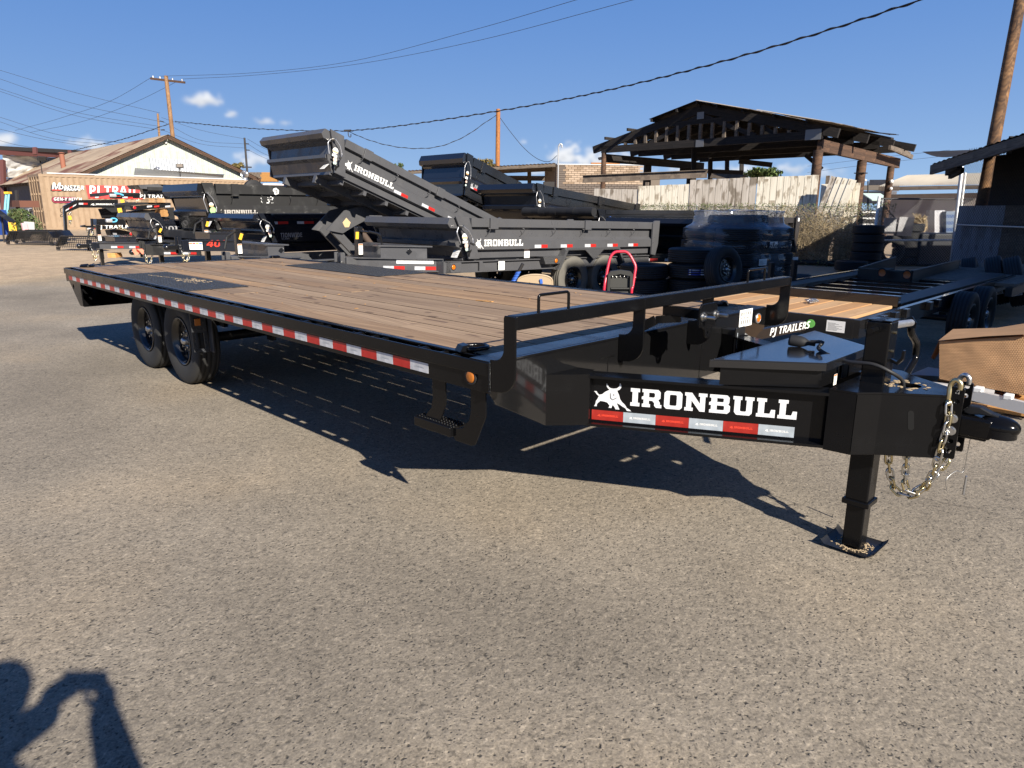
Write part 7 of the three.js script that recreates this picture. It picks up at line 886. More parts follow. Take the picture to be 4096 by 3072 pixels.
// ---------------------------------------------------------------- the flatbed trailer in front (x forward, z towards the near side)
const FB = thing('flatbed_trailer', 'long black flatbed trailer with wooden deck, nearest of all, on the asphalt', 'trailer', [0.8197, 0, -3.8686], -0.7872);
{
  const L = 6.885, DY = 0.9, W = 1.295, t = FB;
  // deck boards
  const n = 13, z0 = -1.19, pw = 2.38 / n, gap = 0.011;
  for (let k = 0; k < n; k++) {
    const gp = (a) => 0.0078 + 0.0050 * hash2(a, 7, 5), za = z0 + k * pw + gp(k) / 2, zb = z0 + (k + 1) * pw - gp(k + 1) / 2, cuts = k % 4 === 1 ? [-6.78, -3.55 + (k % 3) * 0.4, -0.14] : k % 4 === 3 ? [-6.78, -2.2 - (k % 3) * 0.5, -0.14] : [-6.78, -0.14];
    for (let c = 0; c + 1 < cuts.length; c++) {
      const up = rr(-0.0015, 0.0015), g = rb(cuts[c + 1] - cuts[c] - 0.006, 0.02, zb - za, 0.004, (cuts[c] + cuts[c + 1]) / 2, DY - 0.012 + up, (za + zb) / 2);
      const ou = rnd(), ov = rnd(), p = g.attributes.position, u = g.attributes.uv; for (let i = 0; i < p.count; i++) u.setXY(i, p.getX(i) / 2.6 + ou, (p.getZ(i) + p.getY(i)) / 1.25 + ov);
      const nrm = g.attributes.normal, cc = new Float32Array(p.count * 3); for (let i = 0; i < p.count; i++) { const e = Math.abs(nrm.getZ(i)) > 0.5 ? 0.30 : 1; cc.set([e, e * 0.97, e * 0.94], i * 3); } g.setAttribute('color', new THREE.BufferAttribute(cc, 3));  // shade painted in: board side faces coloured dark so the gaps read as shadow lines
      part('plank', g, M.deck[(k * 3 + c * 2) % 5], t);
    }
  }
  // wood chips left on the boards
  const chips = []; for (let k = 0; k < 34; k++) { const x = rr(-6.4, -0.5), z = rr(-1.1, 1.1), s = rr(0.004, 0.011); chips.push(bx(s * rr(1, 3), 0.002, s, x, DY + 0.001, z, 0, rr(0, 3), 0)); }
  chips.push(bx(0.12, 0.004, 0.012, -1.56, DY + 0.002, -0.1, 0, 0.2, 0), bx(0.09, 0.004, 0.02, -1.52, DY + 0.002, -0.12, 0, -0.1, 0));
  part('wood_chips', chips, M.newWood, t).userData.kind = 'stuff';
  // side rails, pockets, spools, skirts
  for (const s of [1, -1]) {
    part('rub_rail', lim(-L, 0, 0.836, 0.898, s * (W - 0.012), s * W, 0.004), M.black, t);
    part('side_channel', [lim(-L, -0.004, 0.755, 0.8355, s * (W - 0.022), s * (W - 0.012), 0.003), lim(-L + 0.02, -0.012, 0.762, 0.90, s * 1.198, s * 1.204), lim(-L + 0.02, -0.145, 0.893, 0.9005, s * 1.19, s * 1.226, 0.003), lim(-L + 0.02, -0.012, 0.756, 0.762, s * 1.204, s * (W - 0.024))].filter((_, i) => i !== 3), M.black, t);
    const pock = [], spool = [];
    for (let x = -0.321; x > -L + 0.1; x -= 0.569) pock.push(lim(x - 0.045, x - 0.038, 0.80, 0.893, s * 1.206, s * 1.282), lim(x + 0.038, x + 0.045, 0.80, 0.893, s * 1.206, s * 1.282), lim(x - 0.045, x + 0.045, 0.80, 0.893, s * 1.2045, s * 1.210), lim(x - 0.055, x + 0.055, 0.834, 0.888, s * 1.270, s * 1.2825));
    for (let x = -0.519; x > -L + 0.2; x -= 0.569) spool.push(cyl(0.021, 0.021, 0.075, 14, x, 0.872, s * 1.243, Math.PI / 2), cyl(0.03, 0.03, 0.006, 14, x, 0.872, s * 1.277, Math.PI / 2));
    pock.forEach((g, i) => i % 4 === 0 && part('stake_pocket', pock.slice(i, i + 4), M.black, t));
    spool.forEach((g, i) => i % 2 === 0 && part('pipe_spool', spool.slice(i, i + 2), M.black, t));
    // conspicuity tape, six inch pieces
    const tape = sub('reflective_tape', t); let x = -0.44; const w = 0.1437;
    for (let k = 0; k < 44; k++, x -= w) { part('tape_segment', lim(x - w + 0.001, x, 0.777, 0.825, s * (W - 0.0125), s * (W - 0.011)), k % 2 ? M.tapeR : M.tapeW, tape); if (k % 2 === 0) { const b = brandGeo(0.075); b.translate(x - w / 2 - 0.037, 0.795, W - 0.0104); if (s > 0) part('small_print', b, mat(lin(0.46, 0.48, 0.5), 0.4), tape); } }
  }
  // rear: end channel, tapered tail box with round hole, D rings
  part('rear_channel', [lim(-L, -L + 0.012, 0.75, 0.9, -W + 0.014, W - 0.014, 0.003), lim(-L, -L + 0.1, 0.893, 0.901, -1.2, 1.2, 0.002)], M.black, t);
  const tail = (z) => { const s = shapeOf([[-L + 0.005, 0.756], [-L + 0.32, 0.51], [-L + 0.44, 0.51], [-L + 0.44, 0.756]], [circ(-L + 0.16, 0.70, 0.028)]); const g = ext(s, 0.012, 0, 14); g.translate(0, 0, z); return g; };
  part('tail_box', [tail(1.255), tail(-1.255), beam(V(-L + 0.006, 0.752, 0), V(-L + 0.32, 0.506, 0), 2.51, 0.008), lim(-L + 0.32, -L + 0.44, 0.502, 0.509, -1.25, 1.25)], M.black, t);
  const dring = (x, z, turn, parent) => { const g = sub('tie_down_ring', parent); g.position.set(x, DY, z); g.rotation.y = turn; part('clip', [ext([[-0.045, 0.002], [-0.03, 0.03], [0.0, 0.034], [0.025, 0.024], [0.03, 0.002]], 0.07, 0.003).translate(-0.0, 0, 0)], M.black, g); const ring = []; for (let k = 0; k <= 14; k++) { const a = -Math.PI / 2 + Math.PI * k / 14; ring.push(V(0.06 + Math.cos(a) * 0.045, 0.014, Math.sin(a) * 0.05)); } ring.push(V(0, 0.014, 0.05), V(0, 0.014, -0.05)); part('ring', tube(ring, 0.011, 48, 8, true), M.black, g); };
  dring(-0.27, 1.19, Math.PI * 0.75 - 1.1, t); dring(-0.25, -1.14, 0.4 + Math.PI, t); dring(-6.80, 1.10, -1.2 + 1.5, t); dring(-6.78, -1.15, Math.PI, t);
  // expanded steel plates over the wheels
  for (const z of [[0.69, 1.215], [-1.215, -0.62]]) { const g = lim(-5.50, -3.62, DY + 0.0005, DY + 0.006, z[0], z[1], 0.002), u = g.attributes.uv; for (let i = 0; i < u.count; i++) u.setXY(i, u.getX(i) / 0.09, u.getY(i) / 0.09); const tpl = part('tread_plate', g, M.treadPlate, t); const bars = []; let r = 0; for (let x = -5.48; x < -3.64; x += 0.038, r++) for (let q = z[0] + 0.02; q < z[1] - 0.02; q += 0.038) bars.push(bx(0.034, 0.004, 0.009, x + 0.019, DY + 0.0075, q + 0.01, 0, (r + Math.round((q - z[0]) / 0.038)) % 2 ? 0.8 : -0.8, 0)); part('raised_bars', bars, M.treadPlate, tpl).userData.kind = 'stuff'; }
  const dust = []; for (let k = 0; k < 90; k++) { const x = -4.4 + rr(-0.35, 0.35) * rr(0.3, 1), z = 0.86 + rr(-0.1, 0.1), s = rr(0.006, 0.02); dust.push(cyl(s, s * 0.6, 0.003, 6, x, DY + 0.0075, z)); }
  for (let k = 0; k < 26; k++) { const x = -5.2 + k * 0.03 + rr(-.01, .01); dust.push(bx(0.05, 0.003, rr(0.008, 0.02), x, DY + 0.0075, 0.95 - k * 0.004 + rr(-.006, .006))); }
  part('spilled_sand', dust, mat(lin(0.42, 0.31, 0.18), 1), t).userData.kind = 'stuff';
  // frame below
  const fr = []; for (const z of [0.46, -0.46]) fr.push(lim(-L + 0.4, 0, 0.52, 0.53, z - 0.06, z + 0.06), lim(-L + 0.4, 0, 0.53, 0.80, z - 0.005, z + 0.005), lim(-L + 0.4, 0, 0.80, 0.81, z - 0.06, z + 0.06));
  part('main_beam', fr, M.blackDull, t);
  const cm = []; for (let x = -0.5; x > -L + 0.2; x -= 0.41) cm.push(lim(x - 0.022, x + 0.022, 0.862, 0.874, -1.19, 1.19), lim(x - 0.003, x + 0.003, 0.815, 0.862, -1.19, 1.19), lim(x - 0.022, x + 0.022, 0.811, 0.815, -1.19, 1.19));
  part('crossmember', cm, M.blackDull, t);
  // front header plate, mirror-like black
  const hp = [[-W + 0.005, 0.901], [-W + 0.005, 0.76], [-1.245, 0.70], [-0.93, 0.54], [0.93, 0.54], [W - 0.10, 0.715], [W - 0.005, 0.755], [W - 0.005, 0.901]];
  const hg = ext(hp, 0.012, 0.002); onFrame(hg, V(-0.006, 0, 0), V(0, 0, -1), V(0, 1, 0));
  part('header_plate', [hg], phys(lin(0.007, 0.007, 0.0075), 0.11, { clearcoat: 0.6, clearcoatRoughness: 0.05 }), t);
  const topf = [[-0.135, 0.8935], [-0.012, 0.8935], [0.0005, 0.885], [0.0005, 0.893], [-0.004, 0.9], [-0.014, 0.9025], [-0.135, 0.9025]];
  const tg = ext(topf, 2 * W - 0.012); part('header_top', tg, M.black, t);
  // J shaped uprights and rail
  const jp = []; jp.push([0.002, 0.915]); for (let k = 0; k <= 6; k++) { const a = Math.PI / 2 * k / 6; jp.push([0.026 + 0.06 * Math.sin(a), 0.972 - 0.056 * Math.cos(a)]); } jp.push([0.086, 1.104], [0.092, 1.114], [0.149, 1.114], [0.155, 1.106], [0.155, 0.885]);
  for (let k = 0; k <= 6; k++) { const a = Math.PI / 2 * k / 6; jp.push([0.05 + 0.105 * Math.cos(a), 0.875 - 0.098 * Math.sin(a)]); } jp.push([0.002, 0.775]);
  for (const z of [W - 0.001, 0.378, -0.30, -W + 0.001]) { const g = ext(jp, 0.01, 0.0015); g.translate(0, Math.abs(z) < 1 ? -0.07 * 0 : 0, z - Math.sign(z) * 0.005); part('upright_plate', g, M.black, t); }
  const lowJ = []; 
  part('front_rail', lim(0.094, 0.152, 1.056, 1.116, -W + 0.011, W - 0.011, 0.006), M.black, t);
  for (const [za, zb] of [[1.121, 0.925], [-0.745, -0.965]]) part('rail_handle', polyTube([V(0.123, 1.115, za), V(0.123, 1.188, za), V(0.123, 1.188, zb), V(0.123, 1.115, zb)], 0.0068, 0.014), M.black, t);
  const welds = []; for (let k = 0; k < 22; k++) welds.push(place(fin(new THREE.SphereGeometry(0.0075, 6, 5)), 0.0, 0.765 + k * 0.0062, W - 0.002 + rr(-.002, .002)));
  part('weld_bead', welds, M.black, t);
  // spare wheel mount
  const sm = sub('spare_mount', t);
  part('arm', lim(0.10, 0.335, 1.0, 1.05, 0.085, 0.135, 0.004), M.black, sm);
  const plate = shapeOf([[-0.085, -0.05], [-0.085, 0.045], [-0.065, 0.065], [0.065, 0.065], [0.085, 0.045], [0.085, -0.03], [0.06, -0.055], [0.035, -0.07], [0.026, -0.105], [0.006, -0.115], [-0.018, -0.105], [-0.03, -0.07], [-0.055, -0.055]], [circ(0.0, -0.085, 0.008)]);
  const pg = ext(plate, 0.009, 0.001); onFrame(pg, V(0.34, 1.015, 0.085), V(0, 0, -1), V(0, 1, 0)); part('mount_plate', pg, M.black, sm);
  for (const z of [0.142, 0.02]) { part('stud', [cyl(0.0085, 0.0085, 0.075, 10, 0.378, 1.018, z, 0, 0, Math.PI / 2), cyl(0.017, 0.017, 0.016, 6, 0.354, 1.018, z, 0, 0, Math.PI / 2), cyl(0.024, 0.024, 0.005, 16, 0.3465, 1.018, z, 0, 0, Math.PI / 2)], M.zinc, sm); }
  part('strut', [beam(V(0.004, 0.925, 0.20), V(0.08, 0.975, 0.16), 0.008, 0.05), beam(V(0.08, 0.975, 0.16), V(0.2, 0.99, 0.11), 0.008, 0.04)], M.black, sm);
  // header details: sticker, amber light, junction box
  const stk = labelMat(256, 320, (g, w, h) => { g.fillStyle = '#efefec'; g.fillRect(0, 0, w, h); g.fillStyle = '#222'; for (const [y, hh] of [[46, 66], [196, 80]]) for (let k = 0; k < 5; k++) for (let q = 0; q < 5; q++) g.fillRect(24 + k * 44 + q * 7, y, 2 + 4 * hash2(k, q, 2), hh); g.font = '600 54px sans-serif'; g.fillText('918344', 22, 176); g.fillStyle = '#555'; g.fillRect(24, 26, 150, 6); g.fillRect(24, 290, 170, 5); });
  const sg = fin(new THREE.PlaneGeometry(0.172, 0.112)); onFrame(sg, V(0.0015, 0.855, -1.005), V(0, 0, -1), V(0, 1, 0)); part('barcode_sticker', sg, stk, t);
  lamp(t, V(0.001, 0.833, -1.182), V(1, 0, 0), 0.026, M.amber, M.galv);
  const amb = lamp(t, V(-0.132, 0.815, W - 0.01), V(0, 0, 1), 0.029, M.orangeRefl, M.rubberNew);
  part('junction_box', [lim(0.002, 0.11, 0.69, 0.82, -0.78, -0.70, 0.004), lim(0.095, 0.108, 0.675, 0.835, -0.80, -0.685, 0.004)], M.blackDull, t);
  const jl = fin(new THREE.PlaneGeometry(0.075, 0.10)); onFrame(jl, V(0.1095, 0.755, -0.735), V(0, 0, -1), V(0, 1, 0)); part('wiring_label', jl, labelMat(192, 256, (g, w, h) => { g.fillStyle = '#c8d2da'; g.fillRect(0, 0, w, h); g.fillStyle = '#333'; for (let k = 0; k < 6; k++) g.fillRect(10, 150 + k * 17, 100 + 70 * hash2(k, 1, 1), 8); g.strokeStyle = '#333'; g.strokeRect(20, 30, 70, 80); g.fillRect(30, 40, 30, 34); g.fillRect(120, 26, 26, 26); g.fillStyle = '#fff'; g.fillRect(w - 26, 0, 26, h); }), t);
  // A frame: two channels meeting at the nose
  const u = V(0.887, 0, -0.461), nn = V(0.461, 0, 0.887), S0 = V(0.10, 0, 0.80);
  for (const s of [1, -1]) {
    const ref = (v) => V(v.x, v.y, s * v.z), at = (a, y, o) => ref(S0.clone().addScaledVector(u, a).addScaledVector(nn, o).setY(y));
    const hexa = (a0, a1, y0, y1, o0, o1) => { const P = []; for (const a of [a0, a1]) for (const y of [y0, y1]) for (const o of [o0, o1]) P.push(at(a, y, o)); return uvBox(fin(new ConvexGeometry(P))); };
    const bm = sub('tongue_beam', t);
    part('web', hexa(0.04, 1.17, 0.545, 0.77, -0.060, -0.05), M.black, bm);
    part('flange', [hexa(0.03, 1.17, 0.77, 0.782, -0.11, 0.0), hexa(0.03, 1.17, 0.535, 0.547, -0.11, 0.0)], M.black, bm);
    const P = [ref(V(0, 0.538, 0.93)), ref(V(0, 0.788, 0.93)), ref(V(0, 0.538, 0.70)), ref(V(0, 0.788, 0.70)), ref(V(0.10, 0.538, 0.81)), ref(V(0.10, 0.788, 0.81)), at(0.045, 0.538, -0.003), at(0.045, 0.788, -0.003), at(0.045, 0.538, -0.11), at(0.045, 0.788, -0.11)];
    part('beam_end', uvBox(fin(new ConvexGeometry(P))), M.black, bm);
    if (s > 0) {
      const deco = (g, a, y) => onFrame(g, at(a, y, -0.0485), u, V(0, 1, 0));
      part('bull_emblem', deco(bullGeo(0.182), 0.058, 0.612), M.decal, bm);
      const face = [ext([[0.425, 0.44], [0.442, 0.44], [0.45, 0.32], [0.50, 0.275], [0.60, 0.34], [0.608, 0.325], [0.50, 0.255], [0.432, 0.31]], 0.002), ext([[0.50, 0.40], [0.53, 0.425], [0.55, 0.40], [0.525, 0.385]], 0.002)]; const fg = mergeGeometries(face); fg.scale(0.182, 0.182, 1); part('emblem_line', deco(fg, 0.058, 0.612), M.blackDull, bm);
      part('lettering', deco(brandText('IRONBULL', 0.0865), 0.2335, 0.6395), M.decal, bm);
      const w = 0.1527; for (let k = 0; k < 6; k++) {
        const g = bx(w - 0.001, 0.049, 0.0012, w / 2, 0.0245, 0); part('tape_segment', deco(g, 0.05 + k * w, 0.5555), k % 2 ? M.tapeW2 : M.tapeR2, bm);
        const b = brandGeo(0.1); part('small_print', onFrame(b, at(0.05 + k * w + 0.028, 0.573, -0.0472), u, V(0, 1, 0)), k % 2 ? M.white : M.redPrint, bm);
      }
    }
  }
  // nose box
  const nb = []; const half = [[1.06, 0.30], [1.17, 0.292], [1.24, 0.215], [1.425, 0.085], [1.46, 0.07]]; const outline = [...half.map(([x, z]) => [x, -z]), ...half.slice().reverse().map(([x, z]) => [x, z])];
  const sideG = []; for (let i = 0; i + 1 < half.length; i++) for (const s of [1, -1]) { const [x0, q0] = half[i], [x1, q1] = half[i + 1]; sideG.push(beam(V(x0, 0.665, s * (q0 - 0.004)), V(x1, 0.665, s * (q1 - 0.004)), 0.008, 0.26)); }
  part('nose_side', sideG, M.black, t);
  const topShape = shapeOf(outline, [circ(1.285, 0.0, 0.045)]); const tg2 = ext(topShape, 0.01, 0.001, 20); tg2.rotateX(Math.PI / 2); tg2.translate(0, 0.80, 0); part('nose_top', tg2, M.black, t);
  const bg2 = ext(shapeOf(outline), 0.01, 0.001); bg2.rotateX(Math.PI / 2); bg2.translate(0, 0.535, 0); part('nose_bottom', bg2, M.black, t);
  const mud = []; for (let k = 0; k < 46; k++) { const a = rr(0, 6.3), r = 0.052 + Math.abs(rr(-1, 1) * rr(0, 1)) * 0.07; mud.push(cyl(rr(0.004, 0.013), 0.003, 0.002, 6, 1.285 + Math.cos(a) * r, 0.8065, Math.sin(a) * r)); }
  part('dried_mud', mud, mat(lin(0.36, 0.27, 0.16), 1), t).userData.kind = 'stuff';
  const cap2 = []; for (let k = 0; k <= 16; k++) { const a = Math.PI * k / 8; cap2.push([Math.cos(a) * 0.0125, Math.sin(a) * 0.0125 + (k > 0 && k < 8 ? 0.03 : k > 8 && k < 16 ? -0.03 : k === 8 ? 0.03 : -0.03)]); } const slot = ext(cap2.slice(0, 16), 0.003); onFrame(slot, V(1.345, 0.69, 0.1418), V(0.818, 0, -0.575), V(-0.12 * 0.818, 0.993, 0.12 * 0.575).normalize()); part('slot', slot, mat(lin(0.001, 0.001, 0.001), 1), t);
  // adjustable channel and coupler
  for (const z of [0.066, -0.066]) { const s = shapeOf([[1.452, 0.546], [1.456, 0.54], [1.502, 0.54], [1.506, 0.546], [1.506, 0.838], [1.50, 0.844], [1.456, 0.844], [1.452, 0.838]], [0.57, 0.615, 0.785, 0.825].map((y) => circ(1.484, y, 0.0095))); const g = ext(s, 0.008, 0.001, 14); g.translate(0, 0, z); part('channel_plate', g, M.black, t); }
  part('channel_back', lim(1.446, 1.455, 0.545, 0.84, -0.062, 0.062), M.black, t);
  for (const y of [0.712, 0.66]) part('bolt', [cyl(0.0165, 0.0165, 0.014, 6, 1.479, y, 0.077, Math.PI / 2), cyl(0.0195, 0.0195, 0.003, 16, 1.479, y, 0.0715, Math.PI / 2)], M.zinc, t);
  const cp = sub('coupler', t);
  part('coupler_body', [lim(1.458, 1.615, 0.642, 0.725, -0.057, 0.057, 0.012), lim(1.47, 1.60, 0.632, 0.66, -0.045, 0.045, 0.006)], M.black, cp);
  const ball = fin(new THREE.SphereGeometry(0.058, 28, 20)); ball.scale(1.35, 0.80, 1.0); ball.translate(1.625, 0.695, 0); part('coupler_head', [ball, place(fin(new THREE.CylinderGeometry(0.061, 0.063, 0.034, 28)), 1.632, 0.672, 0)], M.black, cp);
  part('latch', [ext([[1.50, 0.745], [1.52, 0.765], [1.56, 0.765], [1.60, 0.748], [1.625, 0.742], [1.622, 0.733], [1.56, 0.735], [1.53, 0.728], [1.505, 0.732]], 0.045, 0.004), lim(1.60, 1.622, 0.715, 0.742, -0.02, 0.02, 0.004)], M.blackDull, cp);
  const emb = []; for (let r = 0; r < 9; r++) { let x = 1.512; while (x < 1.585 - (r % 3) * 0.012) { const w = rr(0.002, 0.006); emb.push(bx(w, 0.0028, 0.0015, x + w / 2, 0.716 - r * 0.0075, 0.0572)); x += w + 0.0022; } } part('cast_marking', emb, M.black, cp);
  // jack
  const jk = sub('jack', t); const J0 = 1.15, JZ = 0.02;
  part('outer_tube', [lim(J0 - 0.05, J0 + 0.05, 0.245, 1.078, JZ - 0.05, JZ + 0.05, 0.008)], M.black, jk);
  part('top_cap', [lim(J0 - 0.052, J0 + 0.052, 1.0785, 1.084, JZ - 0.052, JZ + 0.10 - 0.048, 0.002)], M.black, jk);
  const jw = textGeo('RAM', 0.03, font, 0, 1.1); onFrame(jw, V(J0 + 0.02, 1.0845, JZ - 0.04), V(0, 0, 1), V(-1, 0, 0)); part('cap_lettering', jw, M.blackDull, jk);
  part('collar', [lim(J0 - 0.06, J0 + 0.06, 0.222, 0.25, JZ - 0.06, JZ + 0.06, 0.006)], M.black, jk);
  part('inner_leg', lim(J0 - 0.042, J0 + 0.042, 0.012, 0.222, JZ - 0.042, JZ + 0.042, 0.008), M.black, jk);
  const ft = quadStrip([-1, -0.8, 0.8, 1].map((b) => [-1, -0.8, 0.8, 1].map((a) => V(J0 + a * 0.118, 0.006 + (Math.abs(a) > 0.9 ? 0.022 : 0) + (Math.abs(b) > 0.9 ? 0.012 : 0), JZ + b * 0.112)))); part('foot_plate', ft, phys(lin(0.012, 0.012, 0.0125), 0.45, { side: THREE.DoubleSide }), jk);
  const sand = []; for (let k = 0; k < 240; k++) { const a = rr(0, 6.28), r = 0.05 + 0.05 * rr(0, 1) * rr(0, 1); sand.push(cyl(rr(0.002, 0.006), 0.001, 0.002, 5, J0 + Math.cos(a) * r, 0.008, JZ + Math.sin(a) * r)); } part('sand_on_foot', sand, mat(lin(0.38, 0.29, 0.18), 1), jk).userData.kind = 'stuff';
  part('shaft', [rod(V(J0, 1.045, JZ - 0.05), V(J0 - 0.02, 1.012, -0.455), 0.017, 14)], M.galv, jk);
  part('crank', [polyTube([V(1.12, 1.0, -0.495), V(1.12, 0.955, -0.51), V(1.12, 0.885, -0.64), V(1.12, 0.805, -0.655), V(1.12, 0.735, -0.52)], 0.0165, 0.035, 12), ext([[-0.02, -0.028], [0.02, -0.028], [0.022, 0.0], [0, 0.03], [-0.022, 0]], 0.008).translate(0, 0, 0).applyMatrix4(new THREE.Matrix4().makeTranslation(1.125, 1.01, -0.485))], M.black, jk);
  part('pin_boss', [cyl(0.02, 0.02, 0.012, 6, J0 - 0.005, 1.045, JZ + 0.056, Math.PI / 2), cyl(0.0135, 0.0135, 0.085, 14, J0 - 0.005, 1.045, JZ + 0.09, Math.PI / 2)], M.black, jk);
  part('jack_bolt', [cyl(0.007, 0.007, 0.012, 6, J0 + 0.055, 1.03, JZ, 0, 0, Math.PI / 2), cyl(0.006, 0.006, 0.012, 6, J0 + 0.055, 0.95, JZ + 0.01, 0, 0, Math.PI / 2)], M.zincY, jk);
  part('hook_bracket', [ext([[0, 0], [0.03, -0.01], [0.05, 0.015], [0.052, 0.055], [0.043, 0.056], [0.04, 0.02], [0.025, 0.004], [0, 0.014]], 0.02).applyMatrix4(new THREE.Matrix4().makeTranslation(J0 + 0.05, 0.90, JZ - 0.01))], M.black, jk);
  // tool box between the beams
  const tb = sub('tool_box', t); const trap = (x0, x1, w0, w1, y0, y1) => { const P = []; for (const y of [y0, y1]) P.push(V(x0, y, w0), V(x0, y, -w0), V(x1, y, w1), V(x1, y, -w1)); return uvBox(fin(new ConvexGeometry(P))); };
  part('box_body', trap(0.66, 1.0, 0.51, 0.245, 0.786, 0.872), M.black, tb);
  part('lid', [trap(0.63, 1.025, 0.555, 0.268, 0.868, 0.899), trap(0.64, 1.02, 0.54, 0.262, 0.899, 0.903)], phys(lin(0.010, 0.010, 0.011), 0.16, { clearcoat: 0.6, clearcoatRoughness: 0.06 }), tb);
  part('box_latch', [lim(1.0, 1.012, 0.79, 0.86, -0.03, 0.03, 0.008)], M.blackDull, tb);
  const wl = fin(new THREE.PlaneGeometry(0.035, 0.05)); onFrame(wl, V(1.0075, 0.80, 0.10), V(0, 0, -1), V(0, 1, 0)); part('warning_label', wl, M.warn, tb);
  // wiring cable and plug
  part('cable', tube([V(0.84, 0.938, 0.0), V(0.895, 0.942, 0.0), V(0.89, 0.918, 0.03), V(0.95, 0.896, 0.05), V(1.05, 0.886, 0.085), V(1.15, 0.892, 0.09), V(1.22, 0.868, 0.075), V(1.255, 0.83, 0.02), V(1.262, 0.79, 0.0)], 0.0085, 60, 10), mat(lin(0.014, 0.014, 0.015), 0.6), t);
  const plug = lathe([[0, 0], [0.024, 0.002], [0.027, 0.012], [0.027, 0.055], [0.020, 0.075], [0.012, 0.09], [0.012, 0.12], [0, 0.12]], 20); plug.rotateZ(-Math.PI / 2 - 0.06); plug.rotateY(0.2); plug.translate(0.735, 0.933, 0.0); part('plug', plug, M.rubberNew, t);
  // hooks and safety chains
  const zm = [M.zinc, M.zincY, M.zinc];
  const hook = (z, turn) => tube([V(1.452, 0.775, z), V(1.452, 0.81, z), V(1.452, 0.85, z - 0.004), V(1.468, 0.872, z), V(1.486, 0.86, z), V(1.488, 0.835, z)], 0.0105, 30, 10);
  part('chain_hook', [hook(0.066), place(fin(new THREE.SphereGeometry(0.016, 10, 8)), 1.455, 0.775, 0.07)], M.zincY, t); part('chain_hook', hook(-0.066), M.zinc, t);
  chain(t, [V(1.46, 0.77, 0.082), V(1.466, 0.70, 0.086), V(1.46, 0.62, 0.088), V(1.452, 0.54, 0.084), V(1.44, 0.47, 0.06), V(1.42, 0.41, 0.03), V(1.40, 0.36, 0.0)], zm);
  chain(t, [V(1.40, 0.36, 0.0), V(1.37, 0.325, 0.0), V(1.33, 0.305, -0.01), V(1.29, 0.32, 0.0), V(1.265, 0.38, 0.01), V(1.25, 0.45, 0.02), V(1.245, 0.525, 0.03)], [M.zincY, M.zincY, M.zinc]);
  chain(t, [V(1.47, 0.53, -0.05), V(1.44, 0.45, -0.03), V(1.40, 0.38, -0.01), V(1.375, 0.345, 0.0), V(1.35, 0.33, 0.01), V(1.33, 0.36, 0.02), V(1.325, 0.44, 0.03), V(1.32, 0.53, 0.035)], zm);
  part('chain_lug', [lim(1.22, 1.265, 0.505, 0.532, 0.015, 0.04, 0.004)], M.black, t);
  part('breakaway_cable', tube([V(1.53, 0.64, -0.05), V(1.525, 0.55, -0.06), V(1.52, 0.455, -0.07), V(1.50, 0.46, -0.03), V(1.48, 0.43, 0.02), V(1.485, 0.375, 0.0)], 0.0016, 40, 6), M.steel, t); part('breakaway_pin', rod(V(1.53, 0.43, -0.09), V(1.53, 0.345, -0.09), 0.005, 8), M.steel, t);
  // running gear
  for (const x of [-4.302, -5.215]) for (const s of [1, -1]) { const w = makeWheel(t, 0.388, 0.225, 0.212, s, M.rubber); w.position.set(x, 0.386, s * 0.952); w.rotation.z = x; }
  for (const x of [-4.302, -5.215]) part('axle', rod(V(x, 0.386, -0.85), V(x, 0.386, 0.85), 0.045, 12), M.blackDull, t);
  part('spring_hanger', [...[-3.75, -4.76, -5.7].map((x) => lim(x - 0.05, x + 0.05, 0.40, 0.52, 0.44, 0.48)), ...[-3.75, -4.76, -5.7].map((x) => lim(x - 0.05, x + 0.05, 0.40, 0.52, -0.48, -0.44))], M.blackDull, t);
  // tread plate mud guard in front of the wheels
  for (const s of [1, -1]) {
    const mg = sub('mud_guard', t), o = shapeOf([[0, 0], [0.125, 0], [0.125, 0.33], [0, 0.35]], [[[0.03, 0.03], [0.03, 0.165], [0.1, 0.165], [0.1, 0.03]]]); const g = ext(o, 0.006); onFrame(g, V(-3.80, 0.355, s * 1.0), V(0, 0.12, s).normalize(), V(-0.08, 1, 0).normalize());
    const u2 = g.attributes.uv; for (let i = 0; i < u2.count; i++) u2.setXY(i, u2.getX(i) / 0.06, u2.getY(i) / 0.06); part('guard_plate', g, M.treadPlate, mg);
    const g2 = lim(-3.80, -3.72, 0.36, 0.68, s * 0.985, s * 0.992); part('guard_side', g2, M.treadPlate, mg);
    part('guard_light', rb(0.012, 0.06, 0.05, 0.005, -3.80 + 0.004, 0.62, s * 1.075), M.orangeRefl, mg);
  }
  // step below the front corner
  const st = sub('side_step', t);
  const hang = (x0, w) => { const g = ext(shapeOf([[1.20, 0.755], [1.20, 0.64], [1.245, 0.55], [1.245, 0.49], [1.262, 0.478], [1.345, 0.478], [1.36, 0.49], [1.365, 0.535], [1.35, 0.545], [1.33, 0.545], [1.305, 0.565], [1.27, 0.645], [1.27, 0.755]].map(([a, b]) => [a, b])), 0.007); return g; };
  // hangers are plates facing along the trailer, tread between them
  const hs = (x0, x1, fx) => { const o = [[x0, 0.757], [x1, 0.757], [x1, 0.645], [x1 + fx * 0.0, 0.64], [x1 - 0.075, 0.487], [x1 - 0.1, 0.478], [x0 - 0.115, 0.478], [x0 - 0.13, 0.50], [x0 - 0.125, 0.535], [x0 - 0.06, 0.55], [x0 - 0.012, 0.60], [x0, 0.645]]; return o; };
  for (const z of [1.268, 1.205]) { }
  const plateA = ext(hs(-0.445, -0.345, 1), 0.007, 0.001); plateA.translate(0, 0, 1.13); const plateB = ext(hs(-0.158, -0.058, 1), 0.007, 0.001); plateB.translate(0, 0, 1.262);
